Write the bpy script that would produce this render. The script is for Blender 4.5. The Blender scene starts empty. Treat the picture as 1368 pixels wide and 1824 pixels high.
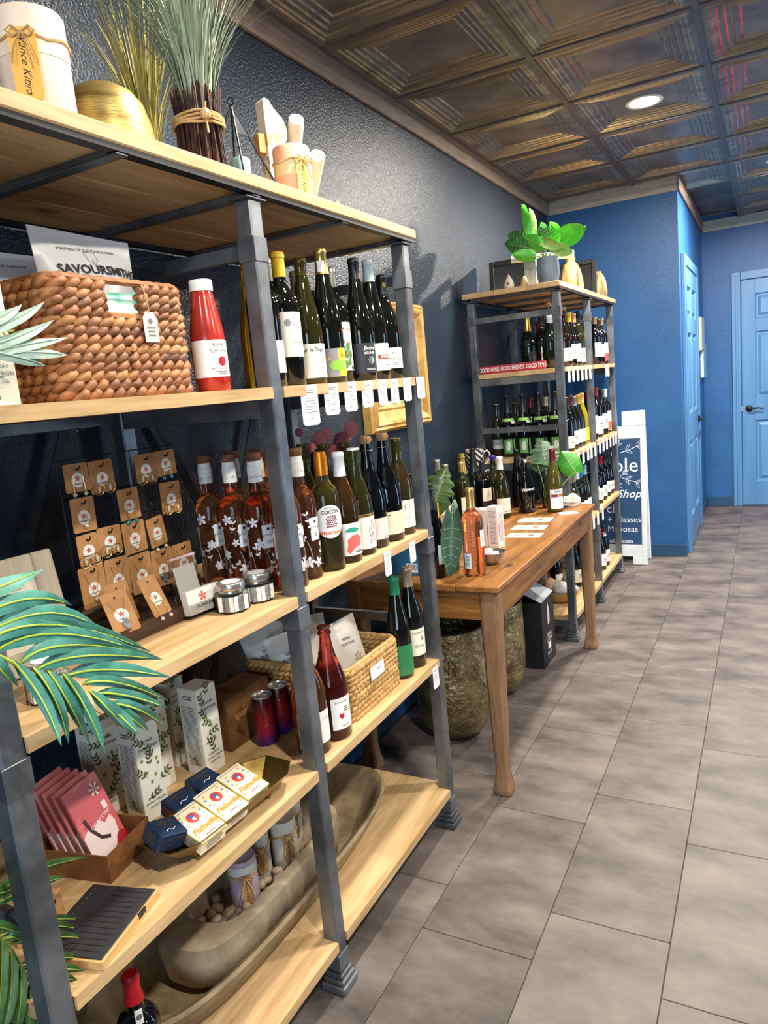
import bpy, bmesh, math, random
from mathutils import Vector, Matrix
random.seed(7)
PI = math.pi
SC = bpy.context.scene
COL = SC.collection

# ---------------------------------------------------------------- camera
cam_d = bpy.data.cameras.new('camera')
cam = bpy.data.objects.new('camera', cam_d); COL.objects.link(cam)
cam_d.sensor_fit = 'VERTICAL'; cam_d.sensor_height = 36.0; cam_d.lens = 25.263
cam_d.clip_start = 0.02
_y = Vector((685.0, -284.0, 1280.0)).normalized()
_d = Vector((716.0, 7588.0, 1280.0)); _d = (_d - _d.dot(_y) * _y).normalized()
_u = -_d
_x = _y.cross(_u)
if _x.x < 0: _x = -_x
# rows: world axes written in the camera's (right, down, forward) frame
right = Vector((_x[0], _y[0], _u[0])); down = Vector((_x[1], _y[1], _u[1])); fwd = Vector((_x[2], _y[2], _u[2]))
m3 = Matrix((right, -down, -fwd)).transposed()
cam.matrix_world = Matrix.Translation((0, 0, 1.45)) @ m3.to_4x4()
SC.camera = cam

# ---------------------------------------------------------------- view, world, daylight
SC.view_settings.view_transform = 'Standard'
SC.view_settings.look = 'None'
SC.view_settings.gamma = 1.0
SC.view_settings.use_curve_mapping = False
SC.view_settings.exposure = 0.55
SC.cycles.use_denoising = True
SC.cycles.max_bounces = 8
SC.cycles.diffuse_bounces = 3
SC.cycles.glossy_bounces = 4
SC.cycles.transmission_bounces = 8
SC.cycles.transparent_max_bounces = 8
SC.cycles.caustics_reflective = False
SC.cycles.caustics_refractive = False
SC.cycles.sample_clamp_indirect = 6.0
W = bpy.data.worlds.new('world'); SC.world = W; W.use_nodes = True
W.node_tree.nodes['Background'].inputs[0].default_value = (0.55, 0.72, 1.0, 1)
W.node_tree.nodes['Background'].inputs[1].default_value = 0.6

def area_light(name, loc, rot, sx, sy, power, color, spread=PI):
    l = bpy.data.lights.new(name, 'AREA'); l.shape = 'RECTANGLE'; l.size = sx; l.size_y = sy
    l.energy = power; l.color = color; l.spread = spread
    o = bpy.data.objects.new(name, l); COL.objects.link(o); o.location = loc; o.rotation_euler = rot
    return o
# daylight that comes in through the shop window behind the photographer
area_light('window_daylight', (0.9, -2.66, 1.45), (PI/2, 0, 0), 1.5, 2.0, 62, (0.62, 0.80, 1.0))

# and through the glazed street door in the right-hand wall
area_light('door_daylight', (3.06, 4.9, 1.1), (PI/2, 0, PI/2), 1.0, 2.0, 34, (0.55, 0.78, 1.0))
LIGHT_CENTRES = [(-0.535, 4.035), (0.075, 5.865), (-0.535, 1.595), (0.685, 2.815), (0.685, 0.375), (1.905, 4.645), (1.905, 1.595), (-0.535, -0.845)]
LIGHT_POWER = {0: 58, 1: 85, 2: 34, 3: 42, 4: 44, 5: 22, 6: 18, 7: 12}

# ---------------------------------------------------------------- mesh helpers
class MB:
    def __init__(s): s.v = []; s.f = []; s.mi = []
    def add(s, vs, fs, mi=0):
        o = len(s.v); s.v += [tuple(p) for p in vs]
        for f in fs: s.f.append(tuple(i + o for i in f)); s.mi.append(mi)
        return s
    def box(s, x0, x1, y0, y1, z0, z1, mi=0):
        v = [(x0,y0,z0),(x1,y0,z0),(x1,y1,z0),(x0,y1,z0),(x0,y0,z1),(x1,y0,z1),(x1,y1,z1),(x0,y1,z1)]
        return s.add(v, [(0,3,2,1),(4,5,6,7),(0,1,5,4),(1,2,6,5),(2,3,7,6),(3,0,4,7)], mi)
    def bbox(s, x0, x1, y0, y1, z0, z1, b=.002, mi=0):
        # box with chamfered edges
        bm = bmesh.new(); t = MB().box(x0, x1, y0, y1, z0, z1)
        vs = [bm.verts.new(p) for p in t.v]
        for f in t.f: bm.faces.new([vs[i] for i in f])
        bmesh.ops.bevel(bm, geom=bm.edges[:], offset=b, segments=1, profile=.5, affect='EDGES')
        bm.verts.index_update()
        s.add([p.co for p in bm.verts], [[q.index for q in f.verts] for f in bm.faces], mi); bm.free()
        return s
    def prism(s, poly, z0, z1, mi=0):
        n = len(poly)
        v = [(x, y, z0) for x, y in poly] + [(x, y, z1) for x, y in poly]
        f = [tuple(range(n-1, -1, -1)), tuple(range(n, 2*n))] + [(i, (i+1) % n, n+(i+1) % n, n+i) for i in range(n)]
        return s.add(v, f, mi)
    def lathe(s, prof, n=24, mi=0, c=(0, 0, 0)):
        # prof: (r, z) from bottom to top; r 0 closes to a point
        o = len(s.v); rings = []
        for r, z in prof:
            if r < 1e-6:
                s.v.append((c[0], c[1], c[2]+z)); rings.append([len(s.v)-1])
            else:
                b = len(s.v)
                for i in range(n):
                    a = 2*PI*i/n; s.v.append((c[0]+r*math.cos(a), c[1]+r*math.sin(a), c[2]+z))
                rings.append(list(range(b, b+n)))
        for A, B in zip(rings, rings[1:]):
            for i in range(n):
                j = (i+1) % n
                if len(A) == 1 and len(B) == 1: continue
                if len(A) == 1: s.f.append((A[0], B[j], B[i]))
                elif len(B) == 1: s.f.append((A[i], A[j], B[0]))
                else: s.f.append((A[i], A[j], B[j], B[i]))
                s.mi.append(mi)
        return s
    def tube(s, pts, r, n=8, mi=0, close=False, cap=True, flat=1.0):
        pts = [Vector(p) for p in pts]; N = len(pts)
        rs = r if isinstance(r, (list, tuple)) else [r]*N
        o = len(s.v); up0 = None
        for i, p in enumerate(pts):
            a = pts[(i-1) % N] if (close or i > 0) else p
            b = pts[(i+1) % N] if (close or i < N-1) else p
            t = (b-a)
            if t.length < 1e-9: t = Vector((0,0,1))
            t.normalize()
            if up0 is None:
                up0 = t.orthogonal().normalized() if abs(t.z) > .95 else Vector((0,0,1))
            u = up0 - t*up0.dot(t)
            if u.length < 1e-5: u = t.orthogonal()
            u.normalize(); w = t.cross(u); up0 = u
            for k in range(n):
                g = 2*PI*k/n
                s.v.append(tuple(p + (u*math.cos(g)*flat + w*math.sin(g))*rs[i]))
        M = N if close else N-1
        for i in range(M):
            j = (i+1) % N
            for k in range(n):
                l = (k+1) % n
                s.f.append((o+i*n+k, o+i*n+l, o+j*n+l, o+j*n+k)); s.mi.append(mi)
        if cap and not close:
            s.f.append(tuple(o+k for k in range(n-1, -1, -1))); s.mi.append(mi)
            s.f.append(tuple(o+(N-1)*n+k for k in range(n))); s.mi.append(mi)
        return s
    def sphere(s, c, r, n=10, m=6, mi=0, sc=(1, 1, 1)):
        b = len(s.v)
        s.lathe([(r*math.sin(PI*k/m), -r*math.cos(PI*k/m)) for k in range(m+1)], n, mi)
        for i in range(b, len(s.v)):
            x, y, z = s.v[i]; s.v[i] = (c[0]+x*sc[0], c[1]+y*sc[1], c[2]+z*sc[2])
        return s
    def xf(s, M, start=0):
        for i in range(start, len(s.v)): s.v[i] = tuple(M @ Vector(s.v[i]))
        return s
    def mesh(s, name, mats, smooth=False, angle=None):
        me = bpy.data.meshes.new(name); me.from_pydata(s.v, [], s.f); me.update()
        ms = mats if isinstance(mats, (list, tuple)) else [mats]
        for m in ms: me.materials.append(m)
        if len(ms) > 1: me.polygons.foreach_set('material_index', s.mi)
        if smooth:
            me.polygons.foreach_set('use_smooth', [True]*len(me.polygons))
            if angle: me.set_sharp_from_angle(angle=math.radians(angle))
        bm = bmesh.new(); bm.from_mesh(me); bmesh.ops.recalc_face_normals(bm, faces=bm.faces[:]); bm.to_mesh(me); bm.free()
        return me
    def build(s, name, mats, parent=None, smooth=False, angle=40, loc=(0, 0, 0), rot=(0, 0, 0)):
        return obj(name, s.mesh(name, mats, smooth, angle), parent, loc, rot)

def obj(name, me, parent=None, loc=(0, 0, 0), rot=(0, 0, 0)):
    o = bpy.data.objects.new(name, me); COL.objects.link(o)
    if parent is not None: o.parent = parent
    o.location = loc; o.rotation_euler = rot
    return o
def tag(o, label, cat, group=None, kind=None):
    o['label'] = label; o['category'] = cat
    if group: o['group'] = group
    if kind: o['kind'] = kind
    return o
def thing(name, label, cat, loc=(0, 0, 0), rot=(0, 0, 0), group=None):
    o = bpy.data.objects.new(name, None); COL.objects.link(o)
    o.empty_display_size = .05
    o.location = loc; o.rotation_euler = rot if isinstance(rot, (tuple, list)) else (0, 0, rot)
    return tag(o, label, cat, group)
def struct(o): o['kind'] = 'structure'; return o
def stuff(o): o['kind'] = 'stuff'; return o
def copy_tree(o, parent=None):
    c = o.copy(); COL.objects.link(c)
    if parent is not None: c.parent = parent
    for ch in list(o.children): copy_tree(ch, c)
    return c

# ---------------------------------------------------------------- lettering
_tc = {}
def text2d(s, size=1.0, shear=0.0, align='CENTER', bold=0.0, sx=1.0):
    k = (s, shear, align, bold)
    if k not in _tc:
        cu = bpy.data.curves.new('t', 'FONT'); cu.body = s; cu.size = 1.0; cu.shear = shear
        cu.align_x = align; cu.align_y = 'CENTER'; cu.resolution_u = 2; cu.offset = bold; cu.space_line = 1.0
        ob = bpy.data.objects.new('t', cu); me = ob.to_mesh()
        _tc[k] = ([(v.co.x, v.co.y) for v in me.vertices], [tuple(p.vertices) for p in me.polygons])
        ob.to_mesh_clear(); bpy.data.objects.remove(ob); bpy.data.curves.remove(cu)
    v, f = _tc[k]
    return [(x*size*sx, y*size) for x, y in v], f
def bars2d(w, h, rows, rnd, fill=.6):
    # small print: rows of short bars
    v = []; f = []
    for r in range(rows):
        y = h/2 - (r+.5)*h/rows; l = w*(.7+.3*rnd.random()); t = h/rows*fill/2
        b = len(v); v += [(-l/2, y-t), (l/2, y-t), (l/2, y+t), (-l/2, y+t)]; f.append((b, b+1, b+2, b+3))
    return v, f
def disc2d(r, n=20, rx=1.0):
    return [(r*rx*math.cos(2*PI*i/n), r*math.sin(2*PI*i/n)) for i in range(n)], [tuple(range(n))]
def rect2d(w, h): return [(-w/2, -h/2), (w/2, -h/2), (w/2, h/2), (-w/2, h/2)], [(0, 1, 2, 3)]
def poly2d(p): return list(p), [tuple(range(len(p)))]
def stroke2d(paths, w):
    v = []; f = []
    for P in paths:
        n = len(P)
        for i, (x, y) in enumerate(P):
            a = P[max(i-1, 0)]; b = P[min(i+1, n-1)]
            dx, dy = b[0]-a[0], b[1]-a[1]; L = math.hypot(dx, dy) or 1
            v += [(x-dy/L*w/2, y+dx/L*w/2), (x+dy/L*w/2, y-dx/L*w/2)]
            if i: k = len(v); f.append((k-4, k-3, k-1, k-2))
    return v, f
def shift2d(g, dx, dy, rot=0):
    c, s_ = math.cos(rot), math.sin(rot)
    return [(x*c-y*s_+dx, x*s_+y*c+dy) for x, y in g[0]], g[1]
def join2d(*gs):
    v = []; f = []
    for g in gs:
        b = len(v); v += g[0]; f += [tuple(i+b for i in q) for q in g[1]]
    return v, f
def blossom2d(r, petals=5, rot=.3):
    out = []
    for k in range(petals):
        a = rot + 2*PI*k/petals
        p = [(0, 0), (.35*r, .22*r), (.75*r, .3*r), (r, .08*r), (.95*r, -.12*r), (.7*r, -.26*r), (.3*r, -.16*r)]
        out.append(shift2d(poly2d(p), 0, 0, a))
    return join2d(*out)
def sprig2d(L, n=3, rot=0, lw=.35):
    # a twig with pairs of leaves
    gs = [stroke2d([[(0, 0), (0, L)]], L*.025)]
    for i in range(n):
        y = L*(.3+.7*i/max(n-1, 1)); l = L*.42
        for s_ in (-1, 1):
            lf = [(0, 0), (l*.3, l*lw*.5), (l*.7, l*lw*.4), (l, 0), (l*.7, -l*lw*.4), (l*.3, -l*lw*.5)]
            gs.append(shift2d(poly2d(lf), 0, y if i < n-1 else L*.95, PI/2 + s_*(-.75)))
    return shift2d(join2d(*gs), 0, 0, rot)
def printed(o):
    o['kind'] = 'stuff'   # flat print
    return o
def on_plane(g, M): return [tuple(M @ Vector((x, y, 0))) for x, y in g[0]], g[1]
def flat(name, g, mat, parent, M, lift=.0004):
    # flat print: geometry g laid on the plane M (x right, y up, z out)
    v, f = on_plane(g, M @ Matrix.Translation((0, 0, lift)))
    me = bpy.data.meshes.new(name); me.from_pydata(v, [], f); me.update(); me.materials.append(mat)
    return printed(obj(name, me, parent))
def plane_M(origin, xdir, ydir):
    x = Vector(xdir).normalized(); y = Vector(ydir); y = (y - x*y.dot(x)).normalized(); z = x.cross(y)
    M = Matrix((x, y, z)).transposed().to_4x4(); M.translation = Vector(origin); return M
def bend(name, g, mat, parent, r, z, ang, sub=0):
    # print wrapped round a bottle of radius r, at height z, centred on angle ang
    me = bpy.data.meshes.new(name); wide = max([max(g[0][i][0] for i in q)-min(g[0][i][0] for i in q) for q in g[1]] or [0])
    if wide > .004:     # cut wide faces into strips so that they follow the curve
        bm = bmesh.new(); vs = [bm.verts.new((x, y, 0)) for x, y in g[0]]
        for q in g[1]:
            try: bm.faces.new([vs[i] for i in q])
            except ValueError: pass
        xs = [v[0] for v in g[0]]; x = min(xs) + .004
        while x < max(xs):
            bmesh.ops.bisect_plane(bm, geom=bm.verts[:]+bm.edges[:]+bm.faces[:], plane_co=(x, 0, 0), plane_no=(1, 0, 0)); x += .004
        bm.verts.index_update(); g = ([(v.co.x, v.co.y) for v in bm.verts], [tuple(v.index for v in f_.verts) for f_ in bm.faces]); bm.free()
    me.from_pydata([(r*math.cos(ang + x/r), r*math.sin(ang + x/r), z + y) for x, y in g[0]], [], g[1]); me.update()
    me.materials.append(mat)
    return printed(obj(name, me, parent))
# ---------------------------------------------------------------- materials
_M = {}
def _new(name):
    m = bpy.data.materials.new(name); m.use_nodes = True
    nt = m.node_tree; b = nt.nodes['Principled BSDF']
    return m, nt, b
def L(c):  # '#rrggbb' -> linear rgba
    if isinstance(c, str):
        v = [int(c[i:i+2], 16)/255 for i in (1, 3, 5)]
        c = [x/12.92 if x <= .04045 else ((x+.055)/1.055)**2.4 for x in v]
    return (c[0], c[1], c[2], 1)
def plain(c, rough=.5, metal=0.0, spec=.5, coat=0.0, var=.06, bump=0.0, bscale=60, name=None):
    k = ('p', c, rough, metal, spec, coat, var, bump, bscale)
    if k in _M: return _M[k]
    m, nt, b = _new(name or 'plain')
    b.inputs['Roughness'].default_value = rough; b.inputs['Metallic'].default_value = metal
    b.inputs['Specular IOR Level'].default_value = spec; b.inputs['Coat Weight'].default_value = coat
    col = L(c)
    tc = nt.nodes.new('ShaderNodeTexCoord'); n = nt.nodes.new('ShaderNodeTexNoise'); n.inputs['Scale'].default_value = 18
    n.inputs['Detail'].default_value = 3
    nt.links.new(tc.outputs['Object'], n.inputs['Vector'])
    mx = nt.nodes.new('ShaderNodeMix'); mx.data_type = 'RGBA'
    mx.inputs[6].default_value = [x*(1-var) for x in col[:3]]+[1]; mx.inputs[7].default_value = [min(1, x*(1+var)) for x in col[:3]]+[1]
    nt.links.new(n.outputs['Fac'], mx.inputs[0]); nt.links.new(mx.outputs[2], b.inputs['Base Color'])
    if bump:
        n2 = nt.nodes.new('ShaderNodeTexNoise'); n2.inputs['Scale'].default_value = bscale; n2.inputs['Detail'].default_value = 4
        nt.links.new(tc.outputs['Object'], n2.inputs['Vector'])
        bp = nt.nodes.new('ShaderNodeBump'); bp.inputs['Strength'].default_value = bump; bp.inputs['Distance'].default_value = .003
        nt.links.new(n2.outputs['Fac'], bp.inputs['Height']); nt.links.new(bp.outputs[0], b.inputs['Normal'])
    _M[k] = m; return m
def glass(c, rough=.02, ior=1.36, tw=.965):
    k = ('g', c, rough, ior, tw)
    if k in _M: return _M[k]
    m, nt, b = _new('glass')
    b.inputs['Base Color'].default_value = L(c); b.inputs['Transmission Weight'].default_value = tw
    b.inputs['Roughness'].default_value = rough; b.inputs['IOR'].default_value = ior
    _M[k] = m; return m
def dark_glass(c):
    # bottle glass that is nearly opaque: a faint tint seen through a clear gloss
    k = ('dg', c)
    if k in _M: return _M[k]
    m, nt, b = _new('bottle_glass')
    b.inputs['Roughness'].default_value = .05; b.inputs['Specular IOR Level'].default_value = .5
    lw = nt.nodes.new('ShaderNodeTexNoise'); lw.inputs['Scale'].default_value = 9
    tc = nt.nodes.new('ShaderNodeTexCoord'); nt.links.new(tc.outputs['Object'], lw.inputs['Vector'])
    mx = nt.nodes.new('ShaderNodeMix'); mx.data_type = 'RGBA'; col = L(c)
    mx.inputs[6].default_value = [x*.7 for x in col[:3]]+[1]; mx.inputs[7].default_value = [x*1.3 for x in col[:3]]+[1]
    nt.links.new(lw.outputs['Fac'], mx.inputs[0]); nt.links.new(mx.outputs[2], b.inputs['Base Color'])
    _M[k] = m; return m
def emit(c, s):
    k = ('e', c, s)
    if k in _M: return _M[k]
    m, nt, b = _new('emission')
    b.inputs['Base Color'].default_value = L(c); b.inputs['Emission Color'].default_value = L(c); b.inputs['Emission Strength'].default_value = s
    _M[k] = m; return m
def wood(c1, c2, rough=.5, scale=1.0, along='Y', knots=True, name='wood', spec=.35):
    k = ('w', c1, c2, rough, scale, along, knots)
    if k in _M: return _M[k]
    m, nt, b = _new(name); N = nt.nodes.new
    tc = N('ShaderNodeTexCoord'); oi = N('ShaderNodeObjectInfo'); mp = N('ShaderNodeMapping'); ad = N('ShaderNodeVectorMath'); ad.operation = 'ADD'
    s = 14*scale; st = {'X': (s*.09, s, s), 'Y': (s, s*.09, s), 'Z': (s, s, s*.09)}[along]
    mp.inputs['Scale'].default_value = st
    cb = N('ShaderNodeVectorMath'); cb.operation = 'SCALE'; cb.inputs['Scale'].default_value = 37.0
    cx = N('ShaderNodeCombineXYZ'); 
    for i in range(3): nt.links.new(oi.outputs['Random'], cx.inputs[i])
    nt.links.new(cx.outputs[0], cb.inputs[0])
    nt.links.new(tc.outputs['Object'], mp.inputs['Vector']); nt.links.new(mp.outputs[0], ad.inputs[0]); nt.links.new(cb.outputs[0], ad.inputs[1])
    n1 = N('ShaderNodeTexNoise'); n1.inputs['Scale'].default_value = 1.3; n1.inputs['Detail'].default_value = 5; n1.inputs['Distortion'].default_value = .6
    n2 = N('ShaderNodeTexNoise'); n2.inputs['Scale'].default_value = 6.0; n2.inputs['Detail'].default_value = 6
    nt.links.new(ad.outputs[0], n1.inputs['Vector']); nt.links.new(ad.outputs[0], n2.inputs['Vector'])
    mixf = N('ShaderNodeMath'); mixf.operation = 'MULTIPLY_ADD'; mixf.inputs[1].default_value = .45
    nt.links.new(n2.outputs['Fac'], mixf.inputs[0])
    h = N('ShaderNodeMath'); h.operation = 'MULTIPLY'; h.inputs[1].default_value = .62; nt.links.new(n1.outputs['Fac'], h.inputs[0]); nt.links.new(h.outputs[0], mixf.inputs[2])
    cr = N('ShaderNodeValToRGB'); cr.color_ramp.elements[0].position = .34; cr.color_ramp.elements[1].position = .68
    cr.color_ramp.elements[0].color = L(c2); cr.color_ramp.elements[1].color = L(c1)
    nt.links.new(mixf.outputs[0], cr.inputs[0])
    out = cr.outputs[0]
    if knots:
        vo = N('ShaderNodeTexVoronoi'); vo.inputs['Scale'].default_value = 1.0
        mp2 = N('ShaderNodeMapping'); q = 4.2*scale; mp2.inputs['Scale'].default_value = {'X': (q*.5, q, q), 'Y': (q, q*.5, q), 'Z': (q, q, q*.5)}[along]
        nt.links.new(tc.outputs['Object'], mp2.inputs['Vector'])
        a2 = N('ShaderNodeVectorMath'); a2.operation = 'ADD'; nt.links.new(mp2.outputs[0], a2.inputs[0]); nt.links.new(cb.outputs[0], a2.inputs[1])
        nt.links.new(a2.outputs[0], vo.inputs['Vector'])
        kr = N('ShaderNodeValToRGB'); kr.color_ramp.elements[0].position = .05; kr.color_ramp.elements[0].color = (1, 1, 1, 1)
        kr.color_ramp.elements[1].position = .11; kr.color_ramp.elements[1].color = (0, 0, 0, 1)
        nt.links.new(vo.outputs['Distance'], kr.inputs[0])
        mk = N('ShaderNodeMix'); mk.data_type = 'RGBA'; nt.links.new(kr.outputs[0], mk.inputs[0]); nt.links.new(out, mk.inputs[6])
        mk.inputs[7].default_value = [x*.45 for x in L(c2)[:3]]+[1]; out = mk.outputs[2]
    nt.links.new(out, b.inputs['Base Color'])
    b.inputs['Roughness'].default_value = rough; b.inputs['Specular IOR Level'].default_value = spec
    bp = N('ShaderNodeBump'); bp.inputs['Strength'].default_value = .25; bp.inputs['Distance'].default_value = .002
    nt.links.new(mixf.outputs[0], bp.inputs['Height']); nt.links.new(bp.outputs[0], b.inputs['Normal'])
    _M[k] = m; return m
def mottled(c1, c2, rough=(.4, .7), metal=0.0, scale=5.0, bump=.1, bscale=40, detail=5, spec=.5, rnd=True, lo=.35, hi=.65, coord='Object', stretch=(1, 1, 1), bdist=.004):
    k = ('m', c1, c2, rough, metal, scale, bump, bscale, spec, lo, hi, coord, stretch, bdist)
    if k in _M: return _M[k]
    m, nt, b = _new('mottled'); N = nt.nodes.new
    tc = N('ShaderNodeTexCoord'); oi = N('ShaderNodeObjectInfo')
    mp = N('ShaderNodeMapping'); mp.inputs['Scale'].default_value = stretch
    nt.links.new(tc.outputs[coord], mp.inputs['Vector'])
    ad = N('ShaderNodeVectorMath'); ad.operation = 'ADD'; cx = N('ShaderNodeCombineXYZ'); cb = N('ShaderNodeVectorMath'); cb.operation = 'SCALE'; cb.inputs['Scale'].default_value = 23.0
    for i in range(3): nt.links.new(oi.outputs['Random'], cx.inputs[i])
    nt.links.new(cx.outputs[0], cb.inputs[0]); nt.links.new(mp.outputs[0], ad.inputs[0]); nt.links.new(cb.outputs[0], ad.inputs[1])
    n = N('ShaderNodeTexNoise'); n.inputs['Scale'].default_value = scale; n.inputs['Detail'].default_value = detail; n.inputs['Roughness'].default_value = .6
    nt.links.new(ad.outputs[0], n.inputs['Vector'])
    cr = N('ShaderNodeValToRGB'); cr.color_ramp.elements[0].position = lo; cr.color_ramp.elements[1].position = hi
    cr.color_ramp.elements[0].color = L(c2); cr.color_ramp.elements[1].color = L(c1)
    nt.links.new(n.outputs['Fac'], cr.inputs[0]); nt.links.new(cr.outputs[0], b.inputs['Base Color'])
    mr = N('ShaderNodeMapRange'); mr.inputs['To Min'].default_value = rough[0]; mr.inputs['To Max'].default_value = rough[1]
    nt.links.new(n.outputs['Fac'], mr.inputs['Value']); nt.links.new(mr.outputs[0], b.inputs['Roughness'])
    b.inputs['Metallic'].default_value = metal; b.inputs['Specular IOR Level'].default_value = spec
    if bump:
        n2 = N('ShaderNodeTexNoise'); n2.inputs['Scale'].default_value = bscale; n2.inputs['Detail'].default_value = 3
        nt.links.new(mp.outputs[0], n2.inputs['Vector'])
        bp = N('ShaderNodeBump'); bp.inputs['Strength'].default_value = bump; bp.inputs['Distance'].default_value = bdist
        nt.links.new(n2.outputs['Fac'], bp.inputs['Height']); nt.links.new(bp.outputs[0], b.inputs['Normal'])
    _M[k] = m; return m

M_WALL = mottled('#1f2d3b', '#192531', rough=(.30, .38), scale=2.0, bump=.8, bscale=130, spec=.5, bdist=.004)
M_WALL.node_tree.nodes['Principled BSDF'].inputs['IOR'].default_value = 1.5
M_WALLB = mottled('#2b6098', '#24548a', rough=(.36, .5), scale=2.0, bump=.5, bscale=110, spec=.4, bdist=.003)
M_DOOR = mottled('#5a8cba', '#4c7ba8', rough=(.35, .5), scale=6, bump=.12, bscale=60, stretch=(1, 1, .1))
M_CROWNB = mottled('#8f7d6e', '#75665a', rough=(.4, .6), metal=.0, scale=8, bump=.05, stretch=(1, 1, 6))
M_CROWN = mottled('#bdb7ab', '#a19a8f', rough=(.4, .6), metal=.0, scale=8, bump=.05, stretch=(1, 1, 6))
M_BASEB = plain('#274a6c', .3)
M_TILE = mottled('#756c67', '#3a3432', rough=(.42, .6), scale=5.6, bump=.08, bscale=60, spec=.45, lo=.28, hi=.7, stretch=(.75, 1.4, 1), detail=10)
M_GROUT = plain('#3a3330', .8)
M_TIN = mottled('#8f8680', '#665d57', rough=(.3, .5), metal=.35, scale=6, bump=.1, bscale=60)
M_TINGOLD = mottled('#c9bca2', '#665c53', rough=(.3, .45), metal=.8, scale=7, bump=.1, bscale=60, lo=.3, hi=.75, stretch=(.4, 2.2, 1))
M_TBAR = plain('#6b615b', .4, metal=.4)
M_PINE = wood('#d6b587', '#a3804f', .48, 1.0, 'Y')
M_PINEX = wood('#c9a878', '#a07e50', .5, 1.0, 'X')
M_STEEL = mottled('#83878b', '#575b5f', rough=(.3, .46), metal=.7, scale=7, bump=.04, bscale=60)
M_BLACKM = plain('#17181a', .45, metal=.4)
M_TABLE = wood('#9f6c36', '#5c3818', .4, 1.3, 'Y', name='old_pine')
M_TABLEZ = wood('#94704f', '#614430', .5, 1.3, 'Z', name='old_pine')
M_TABLEX = wood('#9f6c36', '#5c3818', .45, 1.3, 'X', name='old_pine')
M_WHITE = plain('#eeece6', .5)
M_CREAM = plain('#efe8d2', .55)
M_PAPER = plain('#f3f0ea', .6, var=.03)
M_BLACK = plain('#141414', .5)
M_INK = plain('#1c1b1c', .6)
M_GREYINK = plain('#6f6b68', .6)
M_KRAFT = mottled('#c08d59', '#ac7a49', rough=(.6, .75), scale=30, bump=.05)
M_RED = plain('#a81c24', .4)
M_GOLD = plain('#b88a3c', .3, metal=.85)
M_BRASS = mottled('#a58a4a', '#6e5a2c', rough=(.22, .42), metal=.9, scale=10, bump=.05)
M_SILVER = plain('#b8b6ae', .3, metal=.85)
def thin_glass(c, gloss=.1):
    # clear sheet: mostly lets light straight through, with a weak mirror on top
    m, nt, b = _new('thin_glass'); N = nt.nodes.new
    tr = N('ShaderNodeBsdfTransparent'); tr.inputs[0].default_value = L(c); gl = N('ShaderNodeBsdfGlossy'); gl.inputs['Roughness'].default_value = .04
    fr = N('ShaderNodeFresnel'); fr.inputs[0].default_value = 1.45; mx = N('ShaderNodeMixShader')
    nt.links.new(fr.outputs[0], mx.inputs[0]); nt.links.new(tr.outputs[0], mx.inputs[1]); nt.links.new(gl.outputs[0], mx.inputs[2])
    nt.links.new(mx.outputs[0], nt.nodes['Material Output'].inputs[0]); nt.nodes.remove(b)
    return m
M_GLASSCLEAR = thin_glass('#eef4f2')
# ---------------------------------------------------------------- room shell
ZC = 2.71
XW = -1.47; XR = 3.1; YB = -2.75; YE = 5.68; YF = 7.75; XP = -0.555
struct(MB().box(XW-.12, XW, YB, YE, 0, ZC+.1).build('wall_left', M_WALL))
struct(MB().box(XW-.12, XP, YE, YF+.12, 0, ZC+.1).build('wall_end', M_WALLB))
struct(MB().box(XP, XR+.12, YF, YF+.12, 0, ZC+.1).build('wall_far', M_WALLB))
struct(MB().box(XR, XR+.12, YB, YF, 0, ZC+.1).build('wall_right', M_WALL))
# shop front behind the photographer: wall with one wide window opening
wb = MB().box(XW-.12, XR+.12, YB-.12, YB, 0, .4).box(XW-.12, XR+.12, YB-.12, YB, 2.5, ZC+.1).box(XW-.12, -.7, YB-.12, YB, .4, 2.5).box(2.5, XR+.12, YB-.12, YB, .4, 2.5)
struct(wb.build('wall_back', M_WALL))
wf = struct(MB().box(-.7, 2.5, YB-.07, YB-.05, .4, .46).box(-.7, 2.5, YB-.07, YB-.05, 2.44, 2.5).box(-.7, -.64, YB-.07, YB-.05, .46, 2.44).box(2.44, 2.5, YB-.07, YB-.05, .46, 2.44).box(.87, .93, YB-.07, YB-.05, .46, 2.44).build('window_1', M_BLACKM))

struct(MB().box(3.085, 3.1, 4.35, 4.42, 0, 2.15).box(3.085, 3.1, 5.38, 5.45, 0, 2.15).box(3.085, 3.1, 4.42, 5.38, 2.08, 2.15).build('window_2', M_BLACKM))
# floor: luxury tiles 30 x 61 cm, each its own piece
fl = struct(MB().box(XW-.1, XR+.1, YB-.1, YF+.1, -.06, -.004).build('floor', M_GROUT))
TW, TL = .3065, .6085
tile_me = MB().bbox(-TW/2+.0009, TW/2-.0009, -TL/2+.0009, TL/2-.0009, -.005, 0, .0012).mesh('floor_tile', M_TILE)
x0s = [(-.2255 + TW*k, k) for k in range(-4, 6)]
for xs, k in x0s:
    off = 1.527 if k % 2 == 0 else 1.707
    for j in range(-3, 12):
        yc = off + TL*(j+.5)
        if yc > YF+.25 or yc < -.6: continue
        if xs+TW/2 < XW: continue
        obj('tile', tile_me, fl, (xs+TW/2, yc, 0))

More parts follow.
